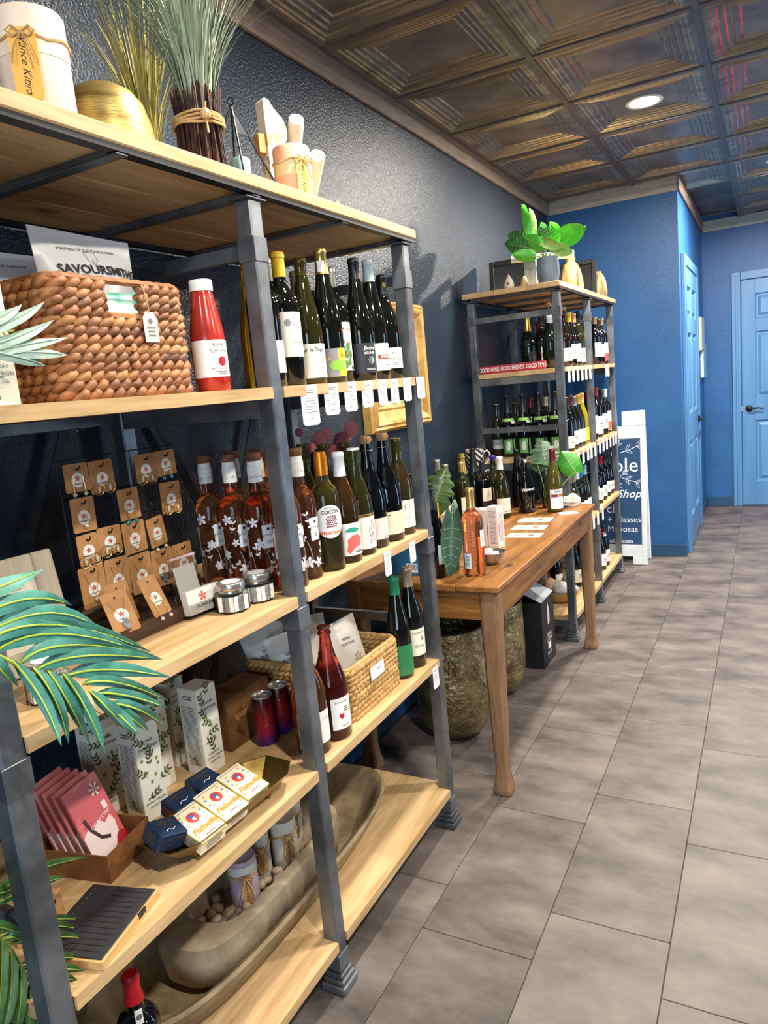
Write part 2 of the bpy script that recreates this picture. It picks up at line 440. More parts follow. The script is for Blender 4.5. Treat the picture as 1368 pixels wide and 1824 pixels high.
# ceiling: dropped grid with stepped tin tiles
ce = struct(MB().box(XW-.1, XR+.1, YB-.1, YF+.1, 2.76, 2.85).build('ceiling', M_TIN))
def tin_tile():
    mb = MB(); h = .305
    prof = [(0, .004, 0), (.028, .004, 0), (.034, -.001, 1), (.044, -.001, 1), (.05, .006, 0), (.058, .006, 1), (.062, .003, 1), (.068, .012, 0), (.082, .014, 0),
            (.088, .009, 1), (.094, .018, 0), (.108, .020, 0), (.113, .016, 1), (.118, .026, 0), (.135, .028, 0), (.14, .024, 1), (.146, .032, 0), (.305, .033, 0)]
    prof = [(d, z*.6 if z > 0 else z, m) for d, z, m in prof]
    for (d0, z0, m0), (d1, z1, m1) in zip(prof, prof[1:]):
        a, b = h-d0, h-d1; mi = 1 if (m0 or m1) else 0
        q = [(-a, -a), (a, -a), (a, a), (-a, a)]; r = [(-b, -b), (b, -b), (b, b), (-b, b)]
        if b < 1e-6:
            mb.add([(x, y, z0) for x, y in q], [(0, 1, 2, 3)], mi)
        else:
            for i in range(4):
                j = (i+1) % 4
                mb.add([(*q[i], z0), (*q[j], z0), (*r[j], z1), (*r[i], z1)], [(0, 1, 2, 3)], mi)
    return mb.mesh('tin_tile', [M_TIN, M_TINGOLD])
tin = tin_tile()
CX = [-1.145 + .61*k for k in range(0, 7)]; CY = [3.12+.305 + .61*k for k in range(-8, 8)]
for cx in CX:
    for cy in CY:
        if cx-.3 < XP and cy-.3 > YE: continue
        obj('ceiling_tile', tin, ce, (cx, cy, 2.7))
for k in range(0, 8):
    x = -1.45 + .61*k; y1 = YE if x < XP else YF
    MB().box(x-.012, x+.012, YB, y1, 2.696, 2.7035).build('grid_bar', M_TBAR, ce)
for k in range(-8, 9):
    y = 3.12 + .61*k
    if y > YF: continue
    MB().box(XW if y < YE else XP, XR, y-.012, y+.012, 2.6965, 2.7032).build('grid_bar', M_TBAR, ce)
# plain strip where the far end of the ceiling meets the corridor
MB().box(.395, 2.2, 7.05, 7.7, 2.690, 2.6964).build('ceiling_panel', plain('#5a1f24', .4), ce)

# crown trim
def crown(name, x0, x1, y0, y1, mt=M_CROWN):
    struct(MB().bbox(x0, x1, y0, y1, 2.612, 2.712, .004).build(name, mt))
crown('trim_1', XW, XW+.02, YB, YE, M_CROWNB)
crown('trim_2', XW+.02, XP, YE-.02, YE)
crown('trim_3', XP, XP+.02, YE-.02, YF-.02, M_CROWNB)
crown('trim_4', XP, XR, YF-.02, YF)
# skirting
def skirt(name, x0, x1, y0, y1): struct(MB().bbox(x0, x1, y0, y1, 0, .092, .004).build(name, M_BASEB))
skirt('baseboard_end', XW, XP+.012, YE-.012, YE)
skirt('baseboard_corner', XP, XP+.012, YE, 5.79)
skirt('baseboard_side', XP, XP+.012, 6.93, YF)
skirt('baseboard_far', XP+.012, -.30, YF-.012, YF)
skirt('baseboard_left', XW, XW+.012, YB, YE-.012)

# doors: six-panel slabs with casing and a lever, built in a local frame (x along the door, z up, y out of the wall towards -y)
def six_panel_door(name, M, width=.91, height=2.13, lever_left=True):
    t = struct(bpy.data.objects.new(name, None)); COL.objects.link(t); t.matrix_world = M
    W_, H_ = width, height; st = .115; ms = .10; pw = (W_-2*st-ms)/2
    rows = [(.245, .83), (1.045, 1.655), (1.775, 2.0)]
    f = -.02
    for a, b in ((0, st), (st+pw, st+pw+ms), (W_-st, W_)): MB().bbox(a, b, f, 0, .012, H_, .0015).build('stile', M_DOOR, t)
    zz = [(.012, .245), (.83, 1.045), (1.655, 1.775), (2.0, H_)]
    for a in (st, st+pw+ms):
        for z0, z1 in zz: MB().bbox(a, a+pw, f, 0, z0, z1, .0012).build('rail', M_DOOR, t)
        for z0, z1 in rows:
            mb = MB()
            def ring(d0, y0, d1, y1):
                q = [(a+d0, y0, z0+d0), (a+pw-d0, y0, z0+d0), (a+pw-d0, y0, z1-d0), (a+d0, y0, z1-d0)]
                r = [(a+d1, y1, z0+d1), (a+pw-d1, y1, z0+d1), (a+pw-d1, y1, z1-d1), (a+d1, y1, z1-d1)]
                for i in range(4): mb.add([q[i], q[(i+1) % 4], r[(i+1) % 4], r[i]], [(0, 1, 2, 3)])
                return r
            ring(0, -.019, .010, -.001); ring(.010, -.001, .024, -.001); r = ring(.024, -.001, .048, -.015); mb.add(r, [(0, 1, 2, 3)])
            mb.build('panel', M_DOOR, t)
    cw = .075
    MB().bbox(-cw-.006, -.006, -.028, 0, 0, H_+.006+cw, .004).build('casing', M_DOOR, t)
    MB().bbox(W_+.006, W_+.006+cw, -.028, 0, 0, H_+.006+cw, .004).build('casing', M_DOOR, t)
    MB().bbox(-.006, W_+.006, -.028, 0, H_+.006, H_+.006+cw, .004).build('casing', M_DOOR, t)
    MB().bbox(-.05, -.03, -.034, -.027, 0, H_+.05, .003).build('casing_bead', M_DOOR, t)
    lx = .06 if lever_left else W_-.06; sg = 1 if lever_left else -1
    h = MB(); h.lathe([(0, 0), (.03, 0), (.032, .006), (.024, .012), (.011, .014), (.011, .045), (0, .045)], 20)
    h.xf(Matrix.Translation((lx, f, .945)) @ Matrix.Rotation(PI/2, 4, 'X'))
    hd = h.build('rosette', M_BLACKM, t, True)
    MB().tube([(lx, f-.042, .945), (lx+sg*.03, f-.05, .945), (lx+sg*.075, f-.05, .951), (lx+sg*.11, f-.046, .942), (lx+sg*.125, f-.046, .946)], [.011, .009, .007, .006, .005], 10).build('lever', M_BLACKM, hd, True)
    MB().box(lx-.0605*sg-.004, lx-.0605*sg+.004, f-.004, f, .92, .97).build('latch_plate', M_SILVER, t)
    return t
six_panel_door('door_1', Matrix.Translation((-.224, YF, 0)))
six_panel_door('door_2', Matrix.Translation((XP, 5.88, 0)) @ Matrix.Rotation(PI/2, 4, 'Z'), width=.96, lever_left=False)

# downlights
for i, (lx, ly) in enumerate(LIGHT_CENTRES):
    zt = 2.7335
    where = {0: 'bright round downlight in the ceiling above the far rack', 1: 'round ceiling downlight at the right edge near the far doors'}.get(i, ('ceiling downlight over the near rack', 'ceiling downlight over the aisle beside the table', 'ceiling downlight just right of the photographer', 'ceiling downlight over the far right of the room', 'ceiling downlight over the right of the room', 'ceiling downlight behind the photographer')[i-2])
    t = thing('ceiling_light', where, 'downlight', (lx, ly, 2.7125), group='round ceiling downlights')
    MB().lathe([(.066, .003), (.075, .001), (.084, .000), (.088, .002), (.088, .0075)], 32).build('trim_ring', M_WHITE, t, True)
    MB().lathe([(0, .0022), (.07, .0022), (.07, .005), (0, .005)], 32).build('lens', emit('#fff6e6', 14.0 if i < 2 else 6.0), t)
    l = bpy.data.lights.new('downlight', 'AREA'); l.shape = 'DISK'; l.size = .13; l.energy = LIGHT_POWER[i]; l.color = (1.0, .93, .82); l.spread = PI
    lo = bpy.data.objects.new('downlight', l); COL.objects.link(lo); lo.parent = t; lo.location = (0, 0, -.004)

# framed pieces on the side wall between the two doors
t = thing('wall_picture', 'upper gold-edged canvas on the wall between the blue doors', 'picture', (XP, 7.27, 1.67))
MB().bbox(.002, .032, -.17, .17, -.145, .145, .002).build('canvas', plain('#c9b98a', .5), t); MB().box(.032, .034, -.165, .165, -.14, .14).build('print', plain('#8fa6b5', .5), t)
t = thing('wall_picture', 'lower pale blue canvas on the wall between the blue doors', 'picture', (XP, 7.5, 1.43))
MB().bbox(.002, .028, -.17, .17, -.15, .15, .002).build('canvas', plain('#cfe0ea', .5), t); MB().box(.028, .030, -.165, .165, -.145, .145).build('print', plain('#7fb0d0', .5), t)

# red neon tube on the far wall, right of the view: its glow shows in the tin ceiling
t = thing('neon_tube', 'red neon tube light on the far wall beyond the right edge', 'light', (1.35, YF, 2.35))
MB().tube([(-.35, -.035, 0), (.35, -.035, 0)], .008, 10).build('tube', emit('#ff1a2a', 60.0), t, True)
MB().tube([(-.35, -.035, -.14), (.35, -.035, -.14)], .008, 10).build('tube', emit('#ff1a2a', 60.0), t, True)
MB().bbox(-.38, .38, -.02, 0, -.18, .04, .003).build('back_plate', M_BLACKM, t)
# ---------------------------------------------------------------- the two steel and pine racks
Z5 = [.139, .592, 1.014, 1.477]; ZTOP = 1.903
XF = -.93; XBK = -1.428; PS = .04
def post(t, x, y, top=1.858):
    p = MB().bbox(x, x+PS, y, y+PS, .05, top, .0035).build('post', M_STEEL, t)
    for z0, z1 in ((.06, .10), (.55, .566-.0), (.935, .985), (1.735, 1.785)):
        if z1-z0 < .03: continue
        MB().bbox(x-.0022, x+PS+.0022, y-.0022, y+PS+.0022, z0, z1, .001).build('collar', M_STEEL, p)
    f = MB().bbox(x-.014, x+PS+.014, y-.014, y+PS+.014, 0, .022, .004).bbox(x-.009, x+PS+.009, y-.009, y+PS+.009, .022, .036, .004).bbox(x-.005, x+PS+.005, y-.005, y+PS+.005, .036, .05, .003)
    f.build('foot', M_STEEL, p)
    MB().bbox(x-.012, x+PS+.006, y-.012, y+PS+.012, top, top+.004, .001).build('cap_plate', M_STEEL, p)
    return p
def rack(label, ys):
    t = thing('display_rack', label, 'shelf')
    ya, ym, yb = ys
    for y in ys:
        post(t, XF-PS, y); post(t, XBK, y)
        for z in Z5:
            MB().bbox(XBK+PS, XF-PS, y+.008, y+PS-.008, z-.064, z-.025, .001).build('side_rail', M_STEEL, t)
        for z in ((1.745,) if y == ym else (1.745, 1.155, .70)):
            MB().bbox(XBK+PS, XF-PS, y+.012, y+PS-.012, z, z+.03, .001).build('side_rail', M_STEEL, t)
    for z in Z5:
        for a, b in ((ya, ym), (ym, yb)):
            # pine board, notched round the posts
            y0 = a+.0035; y1 = b+PS-.0035
            pol = [(XBK+PS, y0), (XF-PS, y0), (XF-PS, a+PS), (XF+.004, a+PS), (XF+.004, b), (XF-PS, b), (XF-PS, y1 if b == yb else b+.0005), (XBK+PS, y1 if b == yb else b+.0005), (XBK+PS, b), (XBK+.005, b), (XBK+.005, a+PS), (XBK+PS, a+PS)]
            if a == ym: pol[0] = (XBK+PS, a+.001); pol[1] = (XF-PS, a+.001)
            pol = [(x, y-a) for x, y in pol]
            bd = MB().prism(pol, z-.024, z).build('shelf_board', M_PINE, t, loc=(0, a, 0))
        MB().bbox(XBK+.004, XBK+.03, ya+PS, ym, z-.05, z-.025, .001).build('back_rail', M_STEEL, t)
        MB().bbox(XBK+.004, XBK+.03, ym+PS, yb, z-.05, z-.025, .001).build('back_rail', M_STEEL, t)
    # top: three planks on a steel angle frame
    x0, x1 = XBK-.012, XF+.014; w = (x1-x0)/3; y0, y1 = ya-.03, yb+PS+.03
    for k in range(3):
        MB().bbox(x0+w*k+.0004, x0+w*(k+1)-.0004, 0, y1-y0, ZTOP-.027, ZTOP, .003).build('top_plank', M_PINE, t, loc=(0, y0, 0))
    MB().box(x1-.028, x1-.004, y0+.01, y1-.01, ZTOP-.0365, ZTOP-.0275).build('top_angle', M_BLACKM, t)
    MB().box(x0+.004, x0+.028, y0+.01, y1-.01, ZTOP-.0365, ZTOP-.0275).build('top_angle', M_BLACKM, t)
    for y in (ya+.008, (ya+ym)/2+.01, ym+.008, (ym+yb)/2+.01, yb+.008):
        MB().bbox(x0+.006, x1-.007, y, y+.025, ZTOP-.0405, ZTOP-.0368, .001).bbox(x0+.03, x1-.03, y, y+.025, ZTOP-.0368, ZTOP-.0278, .001).build('cross_bar', M_STEEL, t)
    # crossed straps at the back
    xb = XBK-.004
    for a, b in ((ya+PS, ym), (ym+PS, yb)):
        for s_ in (0, 1):
            zA, zB = (.25, 1.7) if s_ == 0 else (1.7, .25)
            dy, dz = b-a, zB-zA; n = math.hypot(dy, dz); py, pz = -dz/n*.014, dy/n*.014
            q = [(a+py, zA+pz), (a-py, zA-pz), (b-py, zB-pz), (b+py, zB+pz)]
            xo = xb - .004*s_
            MB().add([(xo, y, z) for y, z in q]+[(xo-.003, y, z) for y, z in q], [(0, 1, 2, 3), (7, 6, 5, 4), (0, 4, 5, 1), (1, 5, 6, 2), (2, 6, 7, 3), (3, 7, 4, 0)]).build('cross_strap', M_BLACKM, t)
    return t
rack('near tall steel and pine display rack full of gifts, rose bottles and baskets', (.543, 1.259, 1.967))
rack('far tall steel and pine rack of wine bottles with a leafy plant on top', (3.752, 4.455, 5.165))

# ---------------------------------------------------------------- old pine table between the racks
TZ = .77; TX0, TX1, TY0, TY1 = -1.41, -.793, 2.185, 3.722
tb = thing('side_table', 'old honey-coloured pine table with square tapered legs holding wine bottles', 'table')
nb = 4; bw = (TX1-TX0)/nb
for k in range(nb):
    MB().bbox(TX0+bw*k+.0003, TX0+bw*(k+1)-.0003, 0, TY1-TY0, TZ-.022, TZ, .004 if k in (0, 3) else .0012).build('table_plank', M_TABLE, tb, loc=(0, TY0, 0))
MB().bbox(TX1-.035, TX1-.016, TY0+.075, TY1-.075, TZ-.125, TZ-.022, .002).build('apron', M_TABLE, tb)
MB().bbox(TX0+.016, TX0+.035, TY0+.075, TY1-.075, TZ-.125, TZ-.022, .002).build('apron', M_TABLE, tb)
MB().bbox(TX0+.075, TX1-.075, TY0+.016, TY0+.035, TZ-.125, TZ-.022, .002).build('apron', M_TABLEX, tb)
MB().bbox(TX0+.075, TX1-.075, TY1-.035, TY1-.016, TZ-.125, TZ-.022, .002).build('apron', M_TABLEX, tb)
def leg(x, y, sx, sy):
    # square leg tapering to the ankle, then flaring into a hoof foot
    secs = [(TZ-.022, .066, 0), (TZ-.13, .066, 0), (.20, .050, .004), (.10, .044, .007), (.055, .052, .004), (.02, .066, -.002), (.006, .066, -.002), (0, .06, .001)]
    mb = MB(); rings = []
    for z, w, o in secs:
        b = len(mb.v); c = .14*w
        xa, xb_ = x-sx*o, x-sx*(o+w); ya, yb_ = y-sy*o, y-sy*(o+w)
        lo, hi = min(xa, xb_), max(xa, xb_); l2, h2 = min(ya, yb_), max(ya, yb_)
        mb.v += [(lo+c, l2, z), (hi-c, l2, z), (hi, l2+c, z), (hi, h2-c, z), (hi-c, h2, z), (lo+c, h2, z), (lo, h2-c, z), (lo, l2+c, z)]
        rings.append(range(b, b+8))
    for A, B in zip(rings, rings[1:]):
        for i in range(8): mb.f.append((A[i], A[(i+1) % 8], B[(i+1) % 8], B[i])); mb.mi.append(0)
    mb.f.append(tuple(rings[0])); mb.mi.append(0); mb.f.append(tuple(rings[-1])); mb.mi.append(0)
    return mb.build('leg', M_TABLEZ, tb)
for x, sx in ((TX1-.012, 1), (TX0+.012, -1)):
    for y, sy in ((TY0+.012, -1), (TY1-.012, 1)): leg(x, y, sx, sy)
# ---------------------------------------------------------------- bottles
def bprofile(shape, H, R):
    n = .0142
    if shape == 'bordeaux':
        p = [(R*.88, 0), (R, .005), (R, H*.615), (R*.975, H*.645), (R*.88, H*.68), (R*.68, H*.715), (R*.5, H*.74), (n+.002, H*.775), (n, H*.80), (n, H*.955), (n+.0016, H*.957), (n+.0016, H*.985), (n-.001, H)]
    elif shape == 'burgundy':
        p = [(R*.88, 0), (R, .005), (R, H*.46), (R*.965, H*.52), (R*.86, H*.59), (R*.7, H*.66), (R*.54, H*.72), (n+.0025, H*.77), (n+.0008, H*.82), (n, H*.95), (n+.0016, H*.955), (n+.0016, H*.985), (n-.001, H)]
    elif shape == 'hock':
        p = [(R*.88, 0), (R, .005), (R, H*.39), (R*.97, H*.45), (R*.86, H*.55), (R*.7, H*.65), (R*.54, H*.74), (n+.003, H*.81), (n+.0005, H*.87), (n, H*.955), (n+.0014, H*.96), (n+.0014, H*.985), (n-.001, H)]
    elif shape == 'champagne':
        p = [(R*.86, 0), (R, .006), (R, H*.42), (R*.97, H*.48), (R*.86, H*.56), (R*.68, H*.65), (R*.5, H*.73), (n+.0035, H*.81), (n+.001, H*.88), (n, H*.925), (n+.003, H*.93), (n+.003, H*.955), (n, H*.96), (n, H)]
    elif shape == 'jug':      # straight sides, round shoulder, long neck
        p = [(R*.93, 0), (R, .004), (R, H*.60), (R*.985, H*.635), (R*.92, H*.672), (R*.78, H*.705), (R*.6, H*.728), (n+.0045, H*.748), (n+.0022, H*.77), (n+.0022, H*.955), (n+.001, H*.957), (n, H)]
    elif shape == 'port':
        p = [(R*.9, 0), (R, .005), (R, H*.62), (R*.97, H*.66), (R*.8, H*.70), (R*.5, H*.725), (n+.0025, H*.75), (n+.0035, H*.79), (n+.0025, H*.83), (n, H*.86), (n, H*.955), (n+.0016, H*.957), (n+.0016, H*.985), (n-.001, H)]
    elif shape == 'sauce':
        p = [(R*.9, 0), (R, .006), (R, H*.46), (R*.97, H*.54), (R*.86, H*.66), (R*.74, H*.77), (R*.66, H*.85), (R*.63, H*.89), (R*.60, H*.9), (R*.6, H*.985), (R*.55, H)]
    return p
def rad_at(p, z):
    for (r0, z0), (r1, z1) in zip(p, p[1:]):
        if z0 <= z <= z1 and z1 > z0: return r0 + (r1-r0)*(z-z0)/(z1-z0)
    return p[-1][0]
_bm = {}
def capsule_mesh(p, z0, H, mat, extra=.0007, key=None):
    k = (key, round(z0, 4), mat.name)
    if key and k in _bm: return _bm[k]
    pr = [(rad_at(p, z0)+extra, z0)] + [(r+extra, z) for r, z in p if z > z0+.001 and z < H-.0005] + [(p[-1][0]+extra, H+.0006), (0, H+.0008)]
    me = MB().lathe(pr, 22).mesh('capsule', mat, True, 50)
    if key: _bm[k] = me
    return me
def sheet(R, z0, z1, ang, width, mat, name='label', oval=False, n=14):
    mb = MB(); h = width/R/2
    if oval:
        pts = []; m = 28; zc = (z0+z1)/2; hz = (z1-z0)/2
        rows = 14
        for j in range(rows+1):
            v = -math.cos(PI*j/rows); hw = math.sqrt(max(0, 1-v*v))*h
            pts.append([(R*math.cos(ang-hw+2*hw*i/10), R*math.sin(ang-hw+2*hw*i/10), zc+v*hz) for i in range(11)])
        for r in pts: mb.v += r
        for j in range(rows):
            for i in range(10): mb.f.append((j*11+i, j*11+i+1, (j+1)*11+i+1, (j+1)*11+i)); mb.mi.append(0)
    else:
        for i in range(n+1):
            a = ang-h+2*h*i/n; mb.v += [(R*math.cos(a), R*math.sin(a), z0), (R*math.cos(a), R*math.sin(a), z1)]
        for i in range(n): mb.f.append((2*i, 2*i+2, 2*i+3, 2*i+1)); mb.mi.append(0)
    me = bpy.data.meshes.new(name); me.from_pydata(mb.v, [], mb.f); me.update(); me.materials.append(mat)
    me.polygons.foreach_set('use_smooth', [True]*len(me.polygons))
    return me
D2R = math.radians
def bottle(label, shape, H, R, gmat, loc, cap=None, labels=(), name='wine_bottle', group=None, face=-32, liquid=None, extra=None, cat='bottle'):
    """cap: (kind, mat, length); labels: dicts z0 z1 w mat ang oval decs=[(geom, mat, dx, dy)]"""
    t = thing(name, label, cat, loc, group=group)
    p = bprofile(shape, H, R); key = (shape, round(H, 4), round(R, 4))
    k = key + (gmat.name,)
    if k not in _bm: _bm[k] = MB().lathe([(0, .004 if liquid is None else .002)] + p + [(0, H)], 28).mesh('glass_body', gmat, True, 60)
    obj('glass_body', _bm[k], t)
    if cap:
        kind, cm, ln = cap
        if kind == 'foil': obj('capsule', capsule_mesh(p, H-ln, H, cm, key=key), t)
        elif kind == 'screw':
            c = obj('screw_cap', capsule_mesh(p, H-ln, H, cm, .0011, key=key), t)
            MB().lathe([(rad_at(p, H-.022)+.0016, H-.023), (rad_at(p, H-.02)+.0019, H-.0215), (rad_at(p, H-.02)+.0016, H-.020)], 22).build('ridge', cm, c, True)
        elif kind == 'cork':
            MB().lathe([(p[-1][0]-.002, H-.004), (p[-1][0]+.003, H+.001), (p[-1][0]+.0036, H+.010), (p[-1][0]+.0015, H+.015), (0, H+.0158)], 18).build('cork', cm, t, True)
        elif kind == 'stopper':
            MB().lathe([(.0165, H), (.0185, H+.002), (.0185, H+.016), (.0165, H+.0185), (0, H+.019)], 20).build('stopper', cm, t, True, 50)
            if ln: obj('neck_wrap', capsule_mesh(p, H-ln, H-.001, M_WHITE, key=key+('w',)), t)
        elif kind == 'crown':
            mb = MB(); n = 30; r0 = p[-1][0]
            for rr, z in ((r0+.0035, H-.004), (r0+.003, H-.001)):
                for i in range(n): q = rr + (.0007 if i % 2 else 0)*(1 if z < H-.002 else .3); mb.v.append((q*math.cos(2*PI*i/n), q*math.sin(2*PI*i/n), z))
            for rr, z in ((r0+.0015, H+.0012),):
                for i in range(n): mb.v.append((rr*math.cos(2*PI*i/n), rr*math.sin(2*PI*i/n), z))
            mb.v.append((0, 0, H+.0016))
            for a in (0, n):
                for i in range(n): mb.f.append((a+i, a+(i+1) % n, a+n+(i+1) % n, a+n+i)); mb.mi.append(0)
            for i in range(n): mb.f.append((2*n+i, 2*n+(i+1) % n, 3*n)); mb.mi.append(0)
            mb.build('crown_cap', cm, t, True, 30)
        elif kind == 'wire':
            # mushroom cork with a wire cage
            r0 = p[-1][0]
            c = MB().lathe([(r0-.001, H-.004), (r0-.0005, H), (r0+.004, H+.006), (r0+.005, H+.014), (r0+.002, H+.021), (0, H+.022)], 18).build('cork', cm, t, True)
            w = MB()
            for i in range(4):
                a = i*PI/2+.5
                w.tube([((r0+.004)*math.cos(a), (r0+.004)*math.sin(a), H*.935), ((r0+.0045)*math.cos(a), (r0+.0045)*math.sin(a), H), ((r0+.006)*math.cos(a), (r0+.006)*math.sin(a), H+.013), (r0*.5*math.cos(a), r0*.5*math.sin(a), H+.0235)], .0006, 4)
            w.tube([((r0+.0042)*math.cos(2*PI*i/16), (r0+.0042)*math.sin(2*PI*i/16), H*.936) for i in range(16)], .0007, 4, close=True)
            w.build('wire_cage', M_SILVER, t)
            if ln: obj('foil', capsule_mesh(p, H-ln, H*.93, M_BLACKM, key=key+('wf',)), t)
    for lb in labels:
        z0, z1, w = lb['z0'], lb['z1'], lb['w']; ang = D2R(face + lb.get('ang', 0)); m = lb.get('mat', M_PAPER)
        Rl = max(rad_at(p, z0), rad_at(p, z1)) + .0004
        lo = obj(lb.get('name', 'label'), sheet(Rl, z0, z1, ang, w, m, oval=lb.get('oval', False)), t)
        zc = (z0+z1)/2
        for i, dc in enumerate(lb.get('decs', ())):
            g, dm, dx, dy = dc[:4]
            bend(dc[4] if len(dc) > 4 else 'print', shift2d(g, dx, dy), dm, lo, Rl+.0002+.00012*i, zc, ang)
    if extra: extra(t, p)
    return t

G_DARK = dark_glass('#0d0f0a'); G_OLIVE = dark_glass('#232209'); G_BLACK = dark_glass('#08090c'); G_GREEN = dark_glass('#0e1a10'); G_BROWN = dark_glass('#1a0f09')
G_ROSE = glass('#f2a070', .01, 1.34, .93); G_AMBER = glass('#e0ac2c', .01, 1.34, .75); G_RED = glass('#d85a50', .01, 1.34); G_GOLDW = glass('#cfbf6a', .01, 1.34); G_PROTEA = glass('#f09a6c', .01, 1.34)
G_OLIVECLEAR = glass('#b5b05a', .01, 1.34)
C_YELLOW = plain('#d8b018', .4); C_SILVER = plain('#a9a79c', .32, metal=.8); C_GOLD = plain('#c9a760', .3, metal=.8); C_WHITE = plain('#e6e6e4', .4); C_BLACK = plain('#17181b', .38)
C_ORANGE = plain('#d07a1c', .3, metal=.6); C_RED = plain('#9c1420', .4); C_BLUEGREY = plain('#a9b4b8', .4); C_OLIVE = dark_glass('#3a3410'); C_GREEN = plain('#0f7a52', .4); C_TAN = plain('#b39a7d', .4, metal=.5)
C_PINK = plain('#c98f6e', .4); C_BURG = plain('#5e1a26', .4); C_BLUE = plain('#1c6fb5', .4); C_PURPLE = plain('#3f2a8a', .35); C_LBLUE = plain('#a5c3da', .4)
M_CORK = mottled('#b58a5e', '#7c5532', rough=(.7, .85), scale=60, bump=.2)
M_CORKD = mottled('#7e5236', '#4f2f1d', rough=(.6, .8), scale=60, bump=.2)
M_CORAL = plain('#e2685c', .5); M_TEAL = plain('#2f9a84', .5); M_PINKL = plain('#e9cfc9', .55); M_YEL = plain('#e3cf1f', .5); M_GREYL = plain('#8b8589', .55); M_GRN = plain('#4a7a4a', .5); M_LIME = plain('#86b83c', .5); M_ORG = plain('#e0642c', .5); M_SKY = plain('#3f8fcf', .5)
M_DKLBL = plain('#22232c', .5); M_WINE = plain('#7d2b3f', .5); M_REDL = plain('#a03328', .5); M_GREENL = plain('#1d5a38', .5)
def T(s, size, shear=0, bold=0.0, sx=1.0): return text2d(s, size, shear, bold=bold, sx=sx)
rB = random.Random(3)
def smallprint(w, h, rows): return bars2d(w, h, rows, rB, .42)

# hanging price / tasting-note card
_tagn = {}
def price_tag(label, x, y, ztop, group, w=.036, h=.062, rz=0, swing=0, logo=False):
    t = thing('price_tag', label, 'tag', (x, y, ztop), (0, swing, rz), group)
    k = ('tag', w, h)
    if k not in _bm:
        c = .006; pol = [(-w/2, -h+c), (-w/2+c, -h), (w/2-c, -h), (w/2, -h+c), (w/2, -.002), (w/2-.002, 0), (-w/2+.002, 0), (-w/2, -.002)]
        _bm[k] = MB().prism(pol, -.0004, .0004).xf(Matrix(((0, 0, 1, 0), (1, 0, 0, 0), (0, 1, 0, 0), (0, 0, 0, 1)))).mesh('card', M_PAPER)
        M = plane_M((.0005, 0, 0), (0, 1, 0), (0, 0, 1))
        gs = [shift2d(bars2d(w*.6, h*.1, 2, rB, .5), 0, -h*.17), shift2d(bars2d(w*.74, h*.42, 6, rB, .25), 0, -h*.5), shift2d(bars2d(w*.34, h*.04, 1, rB, .6), 0, -h*.84)]
        v, f = on_plane(join2d(*gs), M); me = bpy.data.meshes.new('print'); me.from_pydata(v, [], f); me.materials.append(M_GREYINK); _bm[k+('p',)] = me
    c = obj('card', _bm[k], t); obj('print', _bm[k+('p',)], c)
    return t
# ---------------------------------------------------------------- near rack, second shelf: wine bottles
S2, S3, S4, S1 = 1.4772, 1.0142, .5922, .1392
g2 = 'wine bottles on the second shelf of the near rack'
def LB(z0, z1, w, mat, decs=(), ang=0, oval=False): return dict(z0=z0, z1=z1, w=w, mat=mat, decs=decs, ang=ang, oval=oval)
bottle('clear bottle of amber dessert wine half hidden behind the steel post', 'hock', .295, .034, G_AMBER, (-1.055, 1.388, S2), ('cork', M_CORK, 0), [LB(.03, .10, .05, plain('#d39a1a', .4))], group=g2)
bottle('dark wine bottle with plain white label hidden behind the middle post', 'bordeaux', .295, .0365, G_DARK, (-.984, 1.335, S2), ('foil', C_SILVER, .045), [LB(.03, .10, .085, M_PINKL)], group=g2)
bottle('dark wine bottle with yellow capsule and tall cream label', 'bordeaux', .300, .0365, G_DARK, (-.984, 1.412, S2), ('foil', C_YELLOW, .055), [LB(.065, .165, .085, M_CREAM, [(blossom2d(.009, 8), M_GREYL, -.004, .026), (T('Rosé', .008), M_GREYINK, .016, .022), (T('LANGHE', .0065), M_INK, .018, -.018), (T('DOC', .005), M_INK, .018, -.027)])], group=g2, face=-38)
bottle('dark bottle with dull silver capsule in the back row beside the yellow-capped one', 'bordeaux', .310, .0365, G_DARK, (-1.068, 1.495, S2), ('screw', C_SILVER, .055), [], group=g2)
bottle('slender olive bottle with cream label lettered in black beside the yellow-capped one', 'hock', .297, .0375, G_OLIVE, (-.984, 1.502, S2), ('foil', C_OLIVE, .04), [LB(.015, .095, .09, M_CREAM, [(T('Sur la Plage', .013, .1, .015), M_INK, -.004, .026), (stroke2d([[(0, .018), (.006, .012), (.002, .0), (-.004, -.012), (.004, -.022), (.008, -.03)]], .0009), M_INK, .024, -.006), (stroke2d([[(-.01, 0), (0, .003), (.01, 0)], [(-.012, -.004), (.01, -.004)]], .0007), M_SKY, .012, 0)])], group=g2, face=-36)
bottle('dark bottle with short grey capsule glimpsed in the back row', 'bordeaux', .292, .0365, G_DARK, (-1.075, 1.615, S2), ('screw', C_SILVER, .055), [], group=g2)
bottle('tall bottle with gold capsule and grey and yellow fish label', 'hock', .330, .0375, G_DARK, (-.984, 1.598, S2), ('foil', C_GOLD, .062), [LB(.015, .085, .092, M_GREYL, [(shift2d(rect2d(.026, .07), 0, 0), M_YEL, .018, 0), (poly2d([(-.027, 0), (-.018, .011), (.0, .016), (.016, .012), (.026, .0), (.016, -.011), (0, -.013), (-.018, -.009)]), M_LIME, .004, -.008), (sprig2d(.014, 3, -1.0), C_YELLOW, -.03, .004), (T('Box', .012, .3), M_INK, .02, .018)]), dict(z0=.272, z1=.300, w=.02, mat=M_PAPER, ang=-30)], group=g2, face=-34)
